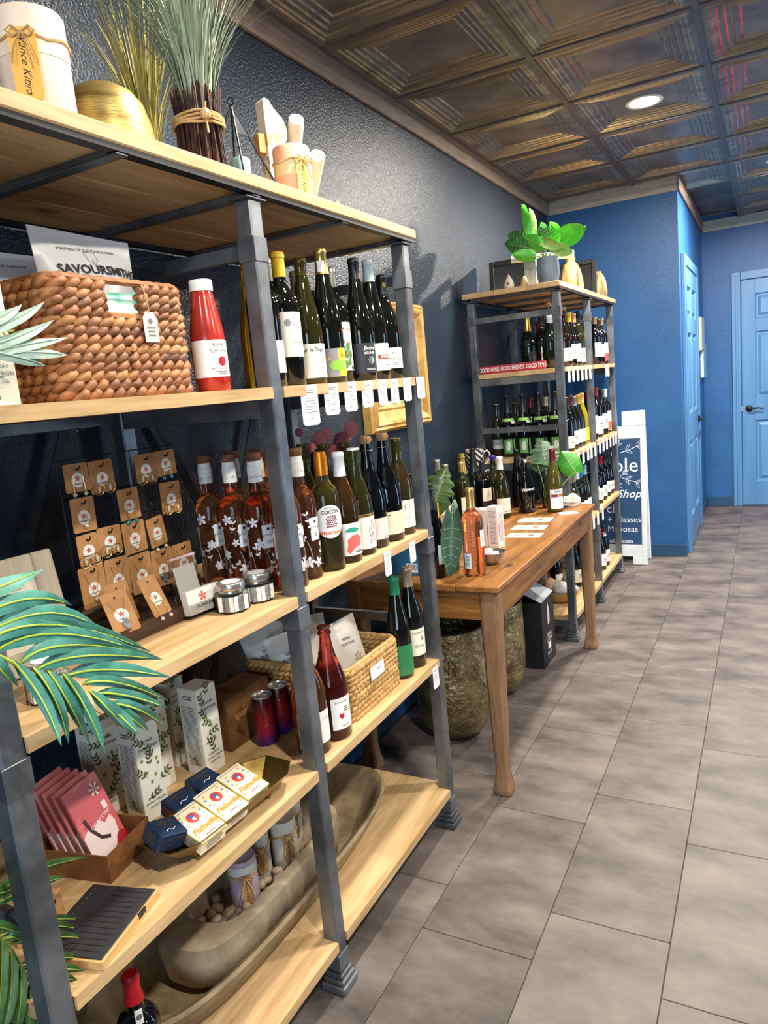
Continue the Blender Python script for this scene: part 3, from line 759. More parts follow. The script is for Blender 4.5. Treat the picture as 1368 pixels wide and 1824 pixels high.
bottle('dark bottle with silver capsule and a tall cactus label', 'bordeaux', .298, .0375, G_DARK, (-1.012, 1.684, S2), ('foil', C_SILVER, .05), [LB(.03, .155, .088, M_CREAM, [(T('Fico Rosso', .015, 0, .01), M_GREENL, 0, .045), (join2d(*[shift2d(disc2d(.011, 12, .7), dx, dy) for dx, dy in ((-.01, -.03), (.004, -.02), (.012, -.04), (-.002, -.046), (-.006, -.006), (.01, .0), (.018, -.02))]), M_GRN, .002, 0), (join2d(*[shift2d(disc2d(.004, 10), dx, dy) for dx, dy in ((-.002, .012), (.006, -.018), (.014, .008))]), M_ORG, .002, 0), (rect2d(.012, .008), M_INK, .026, -.056)])], group=g2, face=-30)
bottle('tall dark bottle with black capsule and dark lettered label', 'hock', .325, .0375, G_DARK, (-.984, 1.762, S2), ('foil', C_BLACK, .055), [LB(.02, .100, .085, M_DKLBL, [(T('Bründl', .015, .4), M_PAPER, .004, .026), (T('GRÜNER', .009), M_PAPER, .004, .013), (blossom2d(.012, 7), M_SILVER, .006, -.006), (T('WEINGUT', .007), M_PAPER, .006, -.03)])], group=g2, face=-30)
bottle('tall dark bottle with pale grey capsule and white label banded red', 'hock', .330, .0375, G_DARK, (-.984, 1.842, S2), ('foil', C_BLUEGREY, .06), [LB(.025, .100, .085, M_CREAM, [(rect2d(.05, .012), M_REDL, .01, 0), (T('EMBLEM', .009, 0, .01), M_PAPER, .01, 0), (smallprint(.02, .006, 1), M_GREYINK, .018, -.022)])], group=g2, face=-30)
bottle('dark bottle with black gold-diamond capsule and white label next to the right post', 'burgundy', .297, .040, G_DARK, (-.986, 1.924, S2), ('foil', C_BLACK, .055), [LB(.03, .088, .095, M_PAPER, [(T('PICHOT', .009, 0, .01), M_INK, .012, .014), (T('Bourgogne', .013, .25), M_INK, .0, -.001), (smallprint(.03, .01, 2), M_GREYINK, .01, -.016)]), dict(z0=.2585, z1=.2765, w=.013, mat=C_BLACK, ang=0, decs=[(poly2d([(0, .008), (.0055, 0), (0, -.008), (-.0055, 0)]), M_GOLD, 0, 0, 'emblem')])], group=g2, face=-40)
gt = 'price tags on the second shelf of the near rack'
ordn = ['first', 'second', 'third', 'fourth', 'fifth', 'sixth', 'seventh', 'eighth', 'ninth', 'tenth', 'eleventh', 'twelfth']
for i, (y, h, w) in enumerate([(1.391, .092, .052), (1.487, .075, .048), (1.577, .073, .043), (1.665, .068, .042), (1.75, .068, .042), (1.823, .066, .040), (1.905, .066, .042), (1.998, .064, .045)]):
    price_tag('white price tag hanging from the near rack\'s second shelf, %s from the left' % ordn[i], XF+.0055, y, S2-.001, gt, w=w, h=h, rz=-.25 if i < 4 else -.1)

# ---------------------------------------------------------------- near rack, third shelf: rose bottles and others
g3 = 'rose bottles printed with white flowers'
M_FLOWER = plain('#e9e6ea', .5)
def protea(label, x, y, face, seed):
    r = random.Random(seed)
    def flowers(t, p):
        R_ = .0365+.0006; gs = []
        for k in range(17):
            a = 2*PI*k/17 + r.uniform(-.12, .12); z = .045 + (k*3 % 5)*.03 + r.uniform(-.008, .008); rr = r.uniform(.009, .0155)
            gs.append(shift2d(blossom2d(rr, r.choice((5, 5, 6)), r.uniform(0, 1)), a*R_, z))
        for k in range(9):
            a = 2*PI*k/9 + .2; z = .02 + r.uniform(0, .12)
            gs.append(shift2d(sprig2d(.026, 2, r.uniform(-.8, .8), .45), a*R_, z))
        for k in range(6):
            a = 2*PI*k/6 + .4
            gs.append(shift2d(stroke2d([[(0, 0), (.004, .02), (.001, .04), (-.006, .06)]], .0008), a*R_, .02+r.uniform(0, .02)))
        bend('flower_print', join2d(*gs), M_FLOWER, t, R_, 0, 0)
    return bottle(label, 'jug', .300, .0365, G_PROTEA, (x, y, S3), ('stopper', M_CORKD, .05),
        [dict(z0=.095, z1=.150, w=.03, mat=M_PAPER, ang=35, decs=[(T('protea', .0115), M_INK, 0, .004), (shift2d(disc2d(.004, 8), 0, 0), M_INK, 0, .018), (smallprint(.014, .01, 2), M_GREYINK, 0, -.014)]),
         dict(z0=.075, z1=.145, w=.009, mat=M_PAPER, ang=-60, decs=[(bars2d(.0055, .06, 14, r, .5), M_GREYINK, 0, 0)], name='side_label'),
         dict(z0=.2565, z1=.272, w=.036, mat=M_WHITE, ang=20, decs=[(T('protea', .0125), M_INK, 0, .0)], name='neck_label')], group=g3, face=face, extra=flowers)
protea('flower-printed rose bottle at the wall end of its front row, above the card holder', -1.224, 1.345, -55, 1)
protea('flower-printed rose bottle behind the left salt jar, second from the wall', -1.148, 1.345, -55, 2)
protea('flower-printed rose bottle just behind the right salt jar', -1.069, 1.342, -62, 3)
protea('flower-printed rose bottle cut by the middle post, nearest the shelf edge', -.991, 1.338, -48, 4)
protea('flower-printed rose bottle in the second row nearest the wall', -1.200, 1.424, -30, 5)
protea('flower-printed rose bottle in the second row, its cork peeping over the right salt jar bottle', -1.124, 1.424, -30, 6)
protea('flower-printed rose bottle just right of the middle post', -1.000, 1.416, -40, 7)
g4 = 'wine bottles on the third shelf of the near rack'
bottle('rose bottle with gold capsule among the flower-printed ones, left of the post', 'jug', .300, .036, G_PROTEA, (-1.158, 1.503, S3), ('foil', C_ORANGE, .06), [], group=g4)
bottle('gold-capped golden aperitif bottle with round white label, right of the post', 'jug', .298, .0375, G_GOLDW, (-.984, 1.497, S3), ('foil', C_ORANGE, .058), [dict(z0=.085, z1=.168, w=.082, mat=M_PAPER, oval=True, decs=[(T('COCCHI', .0125, 0, .03), M_INK, .002, .024), (T('APERITIVO', .006), M_INK, .0, .034), (T('AMERICANO', .0115, 0, .03), M_ORG, .0, -.028), (join2d(*[shift2d(disc2d(.0022, 6), -.012+.0048*i+.0024*(j % 2), -.012+.005*j) for i in range(6) for j in range(6)]), M_WINE, .002, 0)])], group=g4, face=-42)
bottle('orange wine bottle with white capsule and coral flamingo label', 'burgundy', .288, .039, glass('#d99a5c', .01, 1.34), (-.982, 1.578, S3), ('foil', C_WHITE, .062), [LB(.02, .105, .105, M_PAPER, [(poly2d([(-.022, .008), (-.008, .018), (.008, .02), (.02, .012), (.024, -.002), (.018, -.012), (.004, -.012), (-.008, -.02), (-.018, -.03), (-.026, -.022), (-.022, -.006)]), M_CORAL, .006, -.008), (stroke2d([[(.01, -.012), (.004, -.024), (.012, -.032), (.01, -.04)]], .0016), M_CORAL, .006, 0), (poly2d([(-.026, .022), (-.008, .032), (.008, .03), (.024, .022), (.004, .018), (-.012, .02)]), M_TEAL, .002, 0), (T('FRAPPATO', .0085, 0, .03), M_INK, .024, -.034)])], group=g4, face=-30)
bottle('green crown-capped bottle with cream label of ink-drawn horse', 'champagne', .288, .0395, G_OLIVECLEAR, (-.984, 1.66, S3), ('crown', C_WHITE, 0), [LB(.018, .112, .095, M_CREAM, [(rect2d(.094, .007), M_GOLD, 0, .043), (shift2d(T('PIVIAL', .011, 0, .03), 0, 0, PI/2), M_INK, -.028, .016), (stroke2d([[(0, .03), (.008, .02), (.012, .004), (.006, -.01), (.01, -.03)], [(.004, .02), (-.002, .006), (.004, -.008), (-.004, -.024)], [(-.006, .012), (-.008, -.004), (-.002, -.018), (-.008, -.034)]], .0016), M_INK, .014, 0)])], group=g4, face=-32)
bottle('black sparkling bottle with wired cork and pale pink label', 'champagne', .292, .042, G_BLACK, (-.99, 1.742, S3), ('wire', M_CORK, .0), [LB(.025, .085, .1, M_PINKL, [(join2d(*[shift2d(disc2d(.0006, 5), rB.uniform(-.04, .04), rB.uniform(-.02, .024)) for _ in range(60)]), M_REDL, 0, 0), (smallprint(.02, .004, 1), M_REDL, .02, -.024)])], group=g4, face=-30)
bottle('black sparkling bottle with wired cork and speckled cream label', 'champagne', .292, .0425, G_BLACK, (-.984, 1.829, S3), ('wire', M_CORK, .0), [LB(.022, .088, .11, plain('#ece4b8', .55), [(join2d(*[shift2d(disc2d(.0006, 5), rB.uniform(-.04, .04), rB.uniform(-.02, .024)) for _ in range(90)]), M_GREYINK, 0, 0), (T('Pét Nat', .007, .3), M_INK, -.025, .024), (T('FIORE', .006), M_INK, .03, -.028)])], group=g4, face=-34)
bottle('olive bottle with small-printed cream label beside the right post', 'burgundy', .289, .0385, dark_glass('#2e2410'), (-.984, 1.916, S3), ('foil', C_OLIVE, .05), [LB(.022, .105, .092, M_CREAM, [(stroke2d([[(0, .018), (.001, .004)], [(.016, .018), (.017, .004)]], .0016), M_INK, -.012, .008), (T('C M', .008), M_GREYINK, -.004, -.014)])], group=g4, face=-30)
for lab, x, y, H, g, cp, sh in [('olive-topped bottle in the back row right of the post', -1.085, 1.572, .315, G_OLIVE, ('foil', C_OLIVE, .05), 'burgundy'),
        ('olive-necked bottle at the back under the red leaves', -1.072, 1.655, .305, G_OLIVE, ('foil', C_OLIVE, .05), 'burgundy'),
        ('black bottle with wired cork at the back behind the white capsule', -1.155, 1.735, .285, G_BLACK, ('wire', M_CORK, 0), 'champagne'),
        ('dark bottle at the back behind the crown-capped one', -1.075, 1.765, .297, G_DARK, ('foil', C_OLIVE, .05), 'burgundy'),
        ('black bottle with wired cork at the back behind the pink label', -1.150, 1.9, .283, G_BLACK, ('wire', M_CORK, 0), 'champagne'),
        ('olive bottle at the back between the two wired corks', -1.072, 1.885, .288, G_OLIVE, ('foil', C_OLIVE, .05), 'burgundy')]:
    bottle(lab, sh, H, .038, g, (x, y, S3), cp, [], group=g4)
price_tag('white price tag hanging under the flamingo-label end of the third shelf', XF+.0055, 1.688, S3-.002, 'price tags on the third shelf of the near rack', w=.038, h=.068)
price_tag('white price tag hanging under the third shelf beside the right post', XF+.0055, 1.845, S3-.012, 'price tags on the third shelf of the near rack', w=.038, h=.06)
# ---------------------------------------------------------------- near rack, fourth shelf bottles
g5 = 'bottles on the fourth shelf of the near rack'
bottle('red rose sparkling bottle with crown cap and heart label', 'champagne', .290, .045, G_RED, (-.985, 1.432, S4), ('crown', plain('#5a2a22', .4, metal=.4), 0), [LB(.03, .112, .062, M_PAPER, [(poly2d([(0, -.008), (.008, .002), (.006, .008), (.002, .008), (0, .004), (-.002, .008), (-.006, .008), (-.008, .002)]), plain('#b5183c', .5), -.004, -.008, 'heart'), (T('BOSCAREL', .0085), M_GREYINK, 0, .03), (smallprint(.018, .014, 3), M_INK, .01, .01), (smallprint(.03, .004, 1), M_GREYINK, .006, -.032)])], group=g5, face=-22)
bottle('orange wine bottle with white label directly behind the middle post', 'burgundy', .300, .0425, glass('#dd9c58', .01, 1.34), (-.993, 1.347, S4), ('screw', C_LBLUE, .06), [LB(.03, .11, .05, M_PAPER, [(T('L.A.', .012, .3), M_INK, .004, .02)], ang=22), dict(z0=.02, z1=.11, w=.018, mat=M_PAPER, ang=-62, name='back_label', decs=[(disc2d(.005), M_SKY, 0, .035), (disc2d(.005), M_YEL, 0, .012), (bars2d(.012, .03, 8, rB, .5), M_INK, 0, -.02)])], group=g5, face=-30)
bottle('green-capped bottle with plain green label by the basket', 'hock', .308, .0375, G_DARK, (-.985, 1.822, S4), ('foil', C_GREEN, .052), [LB(.012, .105, .09, plain('#2c7a4a', .5))], group=g5, face=-34)
bottle('tan-capped bottle with cream label by the right post, fourth shelf', 'burgundy', .315, .0385, G_DARK, (-.985, 1.911, S4), ('screw', C_TAN, .06), [LB(.04, .125, .09, M_CREAM, [(T('VALRAVN', .01), M_INK, .0, .03), (poly2d([(0, .01), (.006, .0), (0, -.008), (-.006, 0)]), C_TAN, .012, .01), (T('Riesling', .012, .5), M_GREYINK, 0, -.012)])], group=g5, face=-30)
price_tag('white price tag hanging under the fourth shelf beside the right post', XF+.0055, 1.93, S4-.012, 'price tags on the fourth shelf of the near rack', w=.042, h=.068)
bottle('port bottle with red capsule and seal standing on the bottom shelf', 'port', .285, .040, G_BLACK, (-1.055, .775, S1), ('foil', plain('#b3121c', .4), .055), [dict(z0=.20, z1=.232, w=.014, mat=M_PAPER, ang=20, name='seal', decs=[(disc2d(.006, 14), M_GREYINK, 0, 0)])], group=None, face=-50)
# ---------------------------------------------------------------- near rack: things on the top board
ZT = ZTOP + .0004
M_WAX = plain('#f0d9c2', .45, spec=.4); M_WAXP = plain('#f2b08f', .45); M_WAXT = plain('#8fb0ad', .45); M_WAXL = plain('#b09aa8', .45)
M_TAGY = plain('#e8b04e', .6); M_RAFFIA = mottled('#d3b27a', '#a9834c', rough=(.6, .8), scale=40, bump=.1); M_TAGK = mottled('#b98a52', '#9c7040', rough=(.6, .8), scale=30, bump=.05)
def script_strokes(word, size):
    # flowing hand lettering made of slanted strokes
    return text2d(word, size, .55)
def candle(label, loc, R, H, wax, band=None, tagm=M_TAGY, face=-50, tag_h=.09, text='Vance Kitira', band2=None, group=None):
    t = thing('pillar_candle', label, 'candle', loc, group=group)
    MB().lathe([(0, 0), (R*.97, 0), (R, .004), (R, H-.005), (R*.96, H), (R*.75, H-.003), (0, H-.006)], 36).build('wax', wax, t, True, 50)
    if band: MB().lathe([(R+.0006, H*band[0]), (R+.0009, H*band[0]), (R+.0009, H*band[1]), (R+.0006, H*band[1])], 36).build('wax_band', band[2], t, True)
    MB().tube([((R+.002)*math.cos(2*PI*i/24), (R+.002)*math.sin(2*PI*i/24), H*.70+.004*math.sin(i)) for i in range(24)], .0026, 5, close=True).build('raffia_tie', M_RAFFIA, t)
    a = D2R(face); n = Vector((math.cos(a), math.sin(a), 0)); sd = Vector((-math.sin(a), math.cos(a), 0))
    ctr = n*(R+.0042)
    w, h = R*.75, tag_h; zt = H*.76
    pol = [(-w/2, -h), (w/2, -h), (w/2, -.008), (w/2-.008, 0), (-w/2+.008, 0), (-w/2, -.008)]
    M = plane_M(ctr + Vector((0, 0, zt)), sd, (0, 0, 1))
    tg = MB().prism(pol, -.0005, .0005).xf(M).build('paper_tag', tagm, t)
    flat('lettering', shift2d(text2d(text, w*.42, .5), 0, -h*.52, -PI/2), M_INK, tg, M, .0008)
    bow = MB()
    for s_ in (-1, 1):
        b0 = ctr + n*.003 + Vector((0, 0, H*.71))
        bow.tube([b0, b0+sd*s_*.012+Vector((0, 0, .008)), b0+sd*s_*.02+n*.004, b0+sd*s_*.011-Vector((0, 0, .006)), b0], .0016, 5)
        bow.tube([b0, b0+sd*s_*.01-Vector((0, 0, .02))+n*.004, b0+sd*s_*.016-Vector((0, 0, .045))+n*.006], .0014, 5)
    bow.build('raffia_bow', M_RAFFIA, t)
    MB().tube([(0, 0, H-.008), (.001, .001, H+.008)], .001, 5).build('wick', M_CREAM, t)
    return t
candle('large cream pillar candle with orange tag at the left end of the top board', (-.992, .838, ZT), .0515, .150, M_WAX, band=(.55, .8, plain('#f3e2c6', .45)), face=-52, tag_h=.098)
t = thing('metal_bowl', 'brushed gold bowl turned upside down beside the cream candle', 'bowl', (-1.03, 1.0, ZT))
MB().lathe([(.082, 0), (.083, .012), (.080, .045), (.070, .078), (.055, .098), (.038, .107), (.036, .109), (.03, .109), (.0, .107)], 40).build('bowl_shell', mottled('#c9b16c', '#8f7840', rough=(.36, .48), metal=.8, scale=3, bump=.35, bscale=30, stretch=(1, 1, 14), bdist=.003), t, True, 50)
MB().lathe([(.0775, .001), (.0825, .001), (.0835, .004), (.0825, .007)], 40).build('rim', M_BRASS, t, True)
def grass(label, loc, Rb, Hb, n, hmin, hmax, spread, cols, seed, twig=True):
    r = random.Random(seed)
    t = thing('grass_bundle', label, 'dried grass', loc)
    tw = MB()
    for i in range(120 if twig else 60):
        a = r.uniform(0, 2*PI); rr = Rb*math.sqrt(r.uniform(.35, 1)); w = r.uniform(-.006, .006)
        tw.tube([(rr*math.cos(a), rr*math.sin(a), 0), (rr*math.cos(a)*.93, rr*math.sin(a)*.93, Hb*.55), (rr*math.cos(a)*1.02+w, rr*math.sin(a)*1.02+w, Hb+r.uniform(-.012, .01))], r.uniform(.0011, .002), 4)
    stuff(tw.build('twig_base', mottled('#5a3328', '#2e1813', rough=(.6, .8), scale=30, bump=.1), t))
    tie = MB()
    for k in range(4):
        tie.tube([((Rb*.96+.004)*math.cos(2*PI*i/20), (Rb*.96+.004)*math.sin(2*PI*i/20), Hb*.62+.0055*k-.008+.002*math.sin(i+k)) for i in range(20)], .0028, 5, close=True)
    kx = (Rb+.006)*math.cos(-.6); ky = (Rb+.006)*math.sin(-.6)
    tie.sphere((kx, ky, Hb*.62+.002), .011, 8, 6).tube([(kx, ky, Hb*.62), (kx+.006, ky-.004, Hb*.62+.022)], .002, 5).tube([(kx, ky, Hb*.62), (kx+.004, ky-.002, Hb*.4)], .0024, 5)
    tie.build('raffia_tie', M_RAFFIA, t)
    for ci, c in enumerate(cols):
        mb = MB()
        for i in range(n):
            a = r.uniform(0, 2*PI); rr = Rb*.7*math.sqrt(r.random()); h = r.uniform(hmin, hmax); s_ = spread*r.uniform(.15, 1.0)
            bx, by = rr*math.cos(a), rr*math.sin(a); a2 = a + r.uniform(-.5, .5); w = r.uniform(.0012, .0026)
            dx, dy = math.cos(a2), math.sin(a2); px, py = -dy*w, dx*w
            pts = []
            for k in range(6):
                u = k/5; o = s_*u**1.9; pts.append((bx+dx*o, by+dy*o, Hb*.55+(h-Hb*.55)*u*(1-.18*s_/spread*u**2)))
            b = len(mb.v)
            for k, p in enumerate(pts):
                q = 1-.85*(k/5)**2
                mb.v += [(p[0]-px*q, p[1]-py*q, p[2]), (p[0]+px*q, p[1]+py*q, p[2])]
                if k: mb.f.append((b+2*k-2, b+2*k-1, b+2*k+1, b+2*k)); mb.mi.append(0)
        stuff(mb.build('blades', c, t))
    return t
grass('olive-yellow dried grass bundle in a twig base behind the gold bowl', (-1.135, 1.215, ZT), .036, .075, 75, .28, .46, .17, [plain('#b3a44e', .55), plain('#8f8538', .55)], 11)
grass('grey-green dried grass bundle with raffia-tied twig base on the top board', (-.988, 1.203, ZT), .047, .148, 80, .34, .52, .2, [plain('#8c9a7c', .55), plain('#6c7d60', .55), plain('#a3ab94', .55)], 12)
# black pyramid lantern
t = thing('pyramid_lantern', 'black metal pyramid lantern standing between grass bundle and white bracket', 'lantern', (-1.0, 1.33, ZT))
h = .056; ap = Vector((0, 0, .165))
for sx in (-1, 1):
    for sy in (-1, 1): MB().tube([(sx*h, sy*h, .004), ap], .0025, 6).build('frame_bar', M_BLACKM, t)
for a, b in (((-h, -h), (h, -h)), ((h, -h), (h, h)), ((h, h), (-h, h)), ((-h, h), (-h, -h))): MB().tube([(*a, .004), (*b, .004)], .0025, 6).build('base_bar', M_BLACKM, t)
f = .62
for q in (((h, -h), (h, h)),):
    A = Vector((*q[0], .004)).lerp(ap, f); B = Vector((*q[1], .004)).lerp(ap, f)
    MB().add([A, B, ap], [(0, 1, 2)]).build('top_plate', plain('#4b4f54', .35, metal=.6), t)
MB().tube([(.008*math.cos(2*PI*i/14), 0, .174+.008*math.sin(2*PI*i/14)) for i in range(14)], .0014, 5, close=True).build('ring', M_BLACKM, t)
t = thing('small_candle', 'small pale teal candle inside the black pyramid lantern', 'candle', (-.985, 1.318, ZT))
MB().lathe([(0, 0), (.02, 0), (.021, .003), (.021, .05), (.019, .053), (0, .051)], 24).build('wax', M_WAXT, t, True, 50)
MB().tube([(0, 0, .05), (.001, 0, .062)], .0009, 5).build('wick', M_CREAM, t)
# carved white bracket
t = thing('carved_bracket', 'chipped white carved wooden bracket standing behind the peach candle', 'bracket', (-1.09, 1.565, ZT), (0, 0, -.4))
pr = [(0, 0), (.006, .0), (.085, 0), (.088, .02), (.078, .05), (.066, .085), (.05, .115), (.036, .138), (.034, .155), (.046, .165), (.054, .182), (.055, .205), (.048, .222), (.036, .234), (.022, .248), (.014, .262), (.002, .266), (-.002, .262)]
MB().prism([(a_*1.05, b_*1.0) for a_, b_ in pr], -.018, .018).xf(Matrix(((0, 0, 1, 0), (1, 0, 0, 0), (0, 1, 0, 0), (0, 0, 0, 1)))).build('bracket_body', mottled('#e8e2d4', '#b08e68', rough=(.5, .7), scale=22, bump=.2, lo=.43, hi=.47), t, True, 30)
MB().bbox(-.012, .012, -.022, -.001, .14, .185, .001).build('price_stub', M_TAGK, t)
def rod(label, e, n_, Lr, R):
    t = thing('white_rod', label, 'rod', e)
    n_ = Vector(n_).normalized(); M = n_.to_track_quat('Z', 'Y').to_matrix().to_4x4()
    MB().lathe([(0, -Lr), (R, -Lr), (R, -.002), (R*.94, 0), (0, -.0005)], 24).xf(M).build('rod_body', mottled('#ebe7de', '#d5cdbf', rough=(.5, .6), scale=20, bump=.1), t, True, 50)
    MB().lathe([(0, .0002), (R*.25, .0005), (0, .0008)], 8).xf(M).build('core_mark', M_TAGK, t)
rod('upper of two round white rods leaning behind the peach candle', (-1.045, 1.652, 2.138), (.58, -.62, .53), .33, .0195)
rod('lower of two round white rods leaning behind the peach candle', (-1.03, 1.712, 2.062), (.62, -.62, .40), .30, .0205)
candle('peach pillar candle with yellow tag in front of the white bracket', (-.99, 1.525, ZT), .044, .122, M_WAXP, band=(.45, .72, plain('#e9cf9c', .45)), face=-28, tag_h=.1, tagm=plain('#e8c468', .6))
t = thing('sea_shell', 'small tan pointed shell at the right end of the top board', 'shell', (-.972, 1.69, ZT))
MB().lathe([(0, 0), (.014, .001), (.016, .006), (.0125, .011), (.0128, .014), (.009, .019), (.0092, .021), (.005, .027), (0, .034)], 14).build('shell_body', mottled('#c79f7c', '#8a5a3a', rough=(.5, .7), scale=40, bump=.2), t, True, 50)

# ---------------------------------------------------------------- woven baskets
def rope_basket(label, x0, x1, y0, y1, z0, rows, rh, pitch, mats, hole=None, seed=1, rad=.02, name='woven_basket'):
    t = thing(name, label, 'basket', ((x0+x1)/2, (y0+y1)/2, z0)); r = random.Random(seed)
    cx, cy = (x0+x1)/2, (y0+y1)/2; a, b = (x1-x0)/2, (y1-y0)/2
    def ring():
        # start in the middle of the front (+x) face, run anticlockwise
        pts = []; N = 14
        def seg(p, q, n):
            for i in range(n): pts.append((p[0]+(q[0]-p[0])*i/n, p[1]+(q[1]-p[1])*i/n))
        def arc(c, a0):
            for i in range(4): g = a0+PI/2*i/4; pts.append((c[0]+rad*math.cos(g), c[1]+rad*math.sin(g)))
        seg((a, 0), (a, b-rad), N); arc((a-rad, b-rad), 0); seg((a-rad, b), (-a+rad, b), 2*N); arc((-a+rad, b-rad), PI/2); seg((-a, b-rad), (-a, -b+rad), 2*N); arc((-a+rad, -b+rad), PI); seg((-a+rad, -b), (a-rad, -b), 2*N); arc((a-rad, -b+rad), 1.5*PI); seg((a, -b+rad), (a, 0), N)
        return pts
    P = ring(); P.append(P[0])
    cum = [0]
    for p, q in zip(P, P[1:]): cum.append(cum[-1]+math.hypot(q[0]-p[0], q[1]-p[1]))
    tot = cum[-1]
    def at(s_):
        s_ = s_ % tot; k = 0
        lo, hi = 0, len(cum)-1
        while hi-lo > 1:
            m = (lo+hi)//2
            if cum[m] <= s_: lo = m
            else: hi = m
        u = (s_-cum[lo])/max(cum[lo+1]-cum[lo], 1e-9); p, q = P[lo], P[lo+1]
        d = Vector((q[0]-p[0], q[1]-p[1])).normalized()
        return p[0]+(q[0]-p[0])*u, p[1]+(q[1]-p[1])*u, d
    for k in range(rows):
        z = rh*(k+.5); s0, s1 = 0, tot; close = True
        if hole and hole[2]-z0 < z < hole[3]-z0:
            s0 = hole[1]-cy; s1 = tot+(hole[0]-cy); close = False
        mb = MB(); per = pitch*2*r.uniform(.94, 1.06); nper = max(1, round((s1-s0)/per)); ph = r.uniform(0, 2*PI); dirn = 1
        n = nper*8
        for st in (0, PI):
            pts = []; rs = []
            for i in range(n+(0 if close else 1)):
                s_ = s0+(s1-s0)*i/n; x, y, d = at(s_); g = 2*PI*nper*i/n*dirn + ph + st
                nx, ny = d.y, -d.x; am = rh*.36
                pts.append((x+nx*math.cos(g)*am, y+ny*math.cos(g)*am, z+math.sin(g)*am)); rs.append(rh*(.44+.16*max(0, math.cos(g)))*r.uniform(.92, 1.08))
            mb.tube(pts, rs, 6, close=close)
        mb.build('woven_row', mats[k % len(mats)], t, True, 80)
    zt = rows*rh
    # bound rim
    mb = MB(); n = 90; mb.tube([(*at(tot*i/n)[:2], zt+.003+.0006*(i % 2)) for i in range(n)], [.0068 if i % 2 else .0058 for i in range(n)], 7, close=True); mb.build('rim', mats[0], t)
    MB().box(-a+.01, a-.01, -b+.01, b-.01, .002, .006).build('base', mats[-1], t)
    return t
SG = [mottled('#b0713f', '#5f341b', rough=(.45, .65), scale=22, bump=.25, bscale=160, lo=.3, hi=.7), mottled('#a36a3c', '#4f2a16', rough=(.45, .65), scale=26, bump=.25, bscale=160, lo=.32, hi=.68), mottled('#c08a55', '#7a4726', rough=(.45, .65), scale=24, bump=.25, bscale=160, lo=.3, hi=.7)]
SL = [mottled('#d0a868', '#a2763c', rough=(.45, .65), scale=22, bump=.25, bscale=160, lo=.3, hi=.7), mottled('#c79d5e', '#8f6632', rough=(.45, .65), scale=26, bump=.25, bscale=160, lo=.3, hi=.7)]
bk = rope_basket('big brown woven basket with white crisp bags on the second shelf', -1.295, -.972, .783, 1.063, S2+.001, 13, .0146, .025, SG, hole=(.885, .958, 1.614, 1.662))
hb = MB().tube([(0, .885, 1.614), (0, .958, 1.614)], .006, 6).xf(Matrix.Translation(Vector((-.972, 0, 0))-bk.location)); hb.build('handle_edge', SG[2], bk)
# string tag on the basket
t = thing('string_tag', 'white paper tag tied with string to the brown basket handle', 'tag', (-.957, .966, 1.652))
MB().prism([(-.016, -.082), (.016, -.082), (.016, -.04), (.008, -.03), (-.008, -.03), (-.016, -.04)], -.0004, .0004).xf(Matrix(((0, 0, 1, 0), (1, 0, 0, 0), (0, 1, 0, 0), (0, 0, 0, 1)))).build('paper', M_CREAM, t)
MB().tube([(0, 0, -.034), (.002, -.003, -.012), (-.004, -.002, .01), (-.012, .0, .02)], .001, 5).build('string', M_RAFFIA, t)
flat('print', join2d(shift2d(disc2d(.005), 0, -.046), shift2d(smallprint(.022, .02, 3), 0, -.064)), M_GREYINK, t, plane_M((.0008, 0, 0), (0, 1, 0), (0, 0, 1)))
def pillow_bag(label, loc, w, h, d, mat, rot=(0, 0, 0), seed=1, decs=(), crimp=.9, group=None, name='food_bag'):
    r = random.Random(seed); t = thing(name, label, 'bag', loc, rot, group=group)
    nx, nz = 12, 14; mb = MB(); ph = [r.uniform(0, 6) for _ in range(6)]
    def disp(u, v, s_):
        e = (1-abs(2*u-1)**2.6)*(1-abs(2*min(max((v-.02)/.9, 0), 1)-1)**3)
        return s_*(d/2*e + .0035*e*math.sin(9*u+ph[0]+5*v)*math.cos(8*v+ph[1]) + .0008)
    for s_ in (1, -1):
        for j in range(nz+1):
            v = j/nz
            for i in range(nx+1):
                u = i/nx
                sag = .006*math.sin(2.2*u+ph[2])*(v > .9)
                mb.v.append((disp(u, v, s_), (u-.5)*w*(1-.05*math.sin(PI*v)), v*h+sag))
    n = (nx+1)*(nz+1)
    for s_ in (0, 1):
        for j in range(nz):
            for i in range(nx):
                a = s_*n+j*(nx+1)+i; mb.f.append((a, a+1, a+nx+2, a+nx+1)); mb.mi.append(0)
    for j in range(nz):
        for i in (0, nx): a = j*(nx+1)+i; mb.f.append((a, a+nx+1, n+a+nx+1, n+a)); mb.mi.append(0)
    for i in range(nx):
        a = nz*(nx+1)+i; mb.f.append((a, a+1, n+a+1, n+a)); mb.mi.append(0); a = i; mb.f.append((a, a+1, n+a+1, n+a)); mb.mi.append(0)
    body = mb.build('bag_film', mat, t, True, 60)
    for k, (g, m, dx, dy) in enumerate(decs):
        v = []
        for x, y in g[0]:
            yy, zz = x+dx, y+dy; u = min(max(yy/w+.5, 0), 1); vv = min(max(zz/h, 0), 1)
            v.append((disp(u, vv, 1)+.0012, yy, zz))
        me = bpy.data.meshes.new('print'); me.from_pydata(v, [], g[1]); me.materials.append(m); obj('print', me, t)
    return t
M_FILM = plain('#d9d8d6', .35, spec=.5, var=.04); M_FILMW = plain('#cfc8bc', .4)
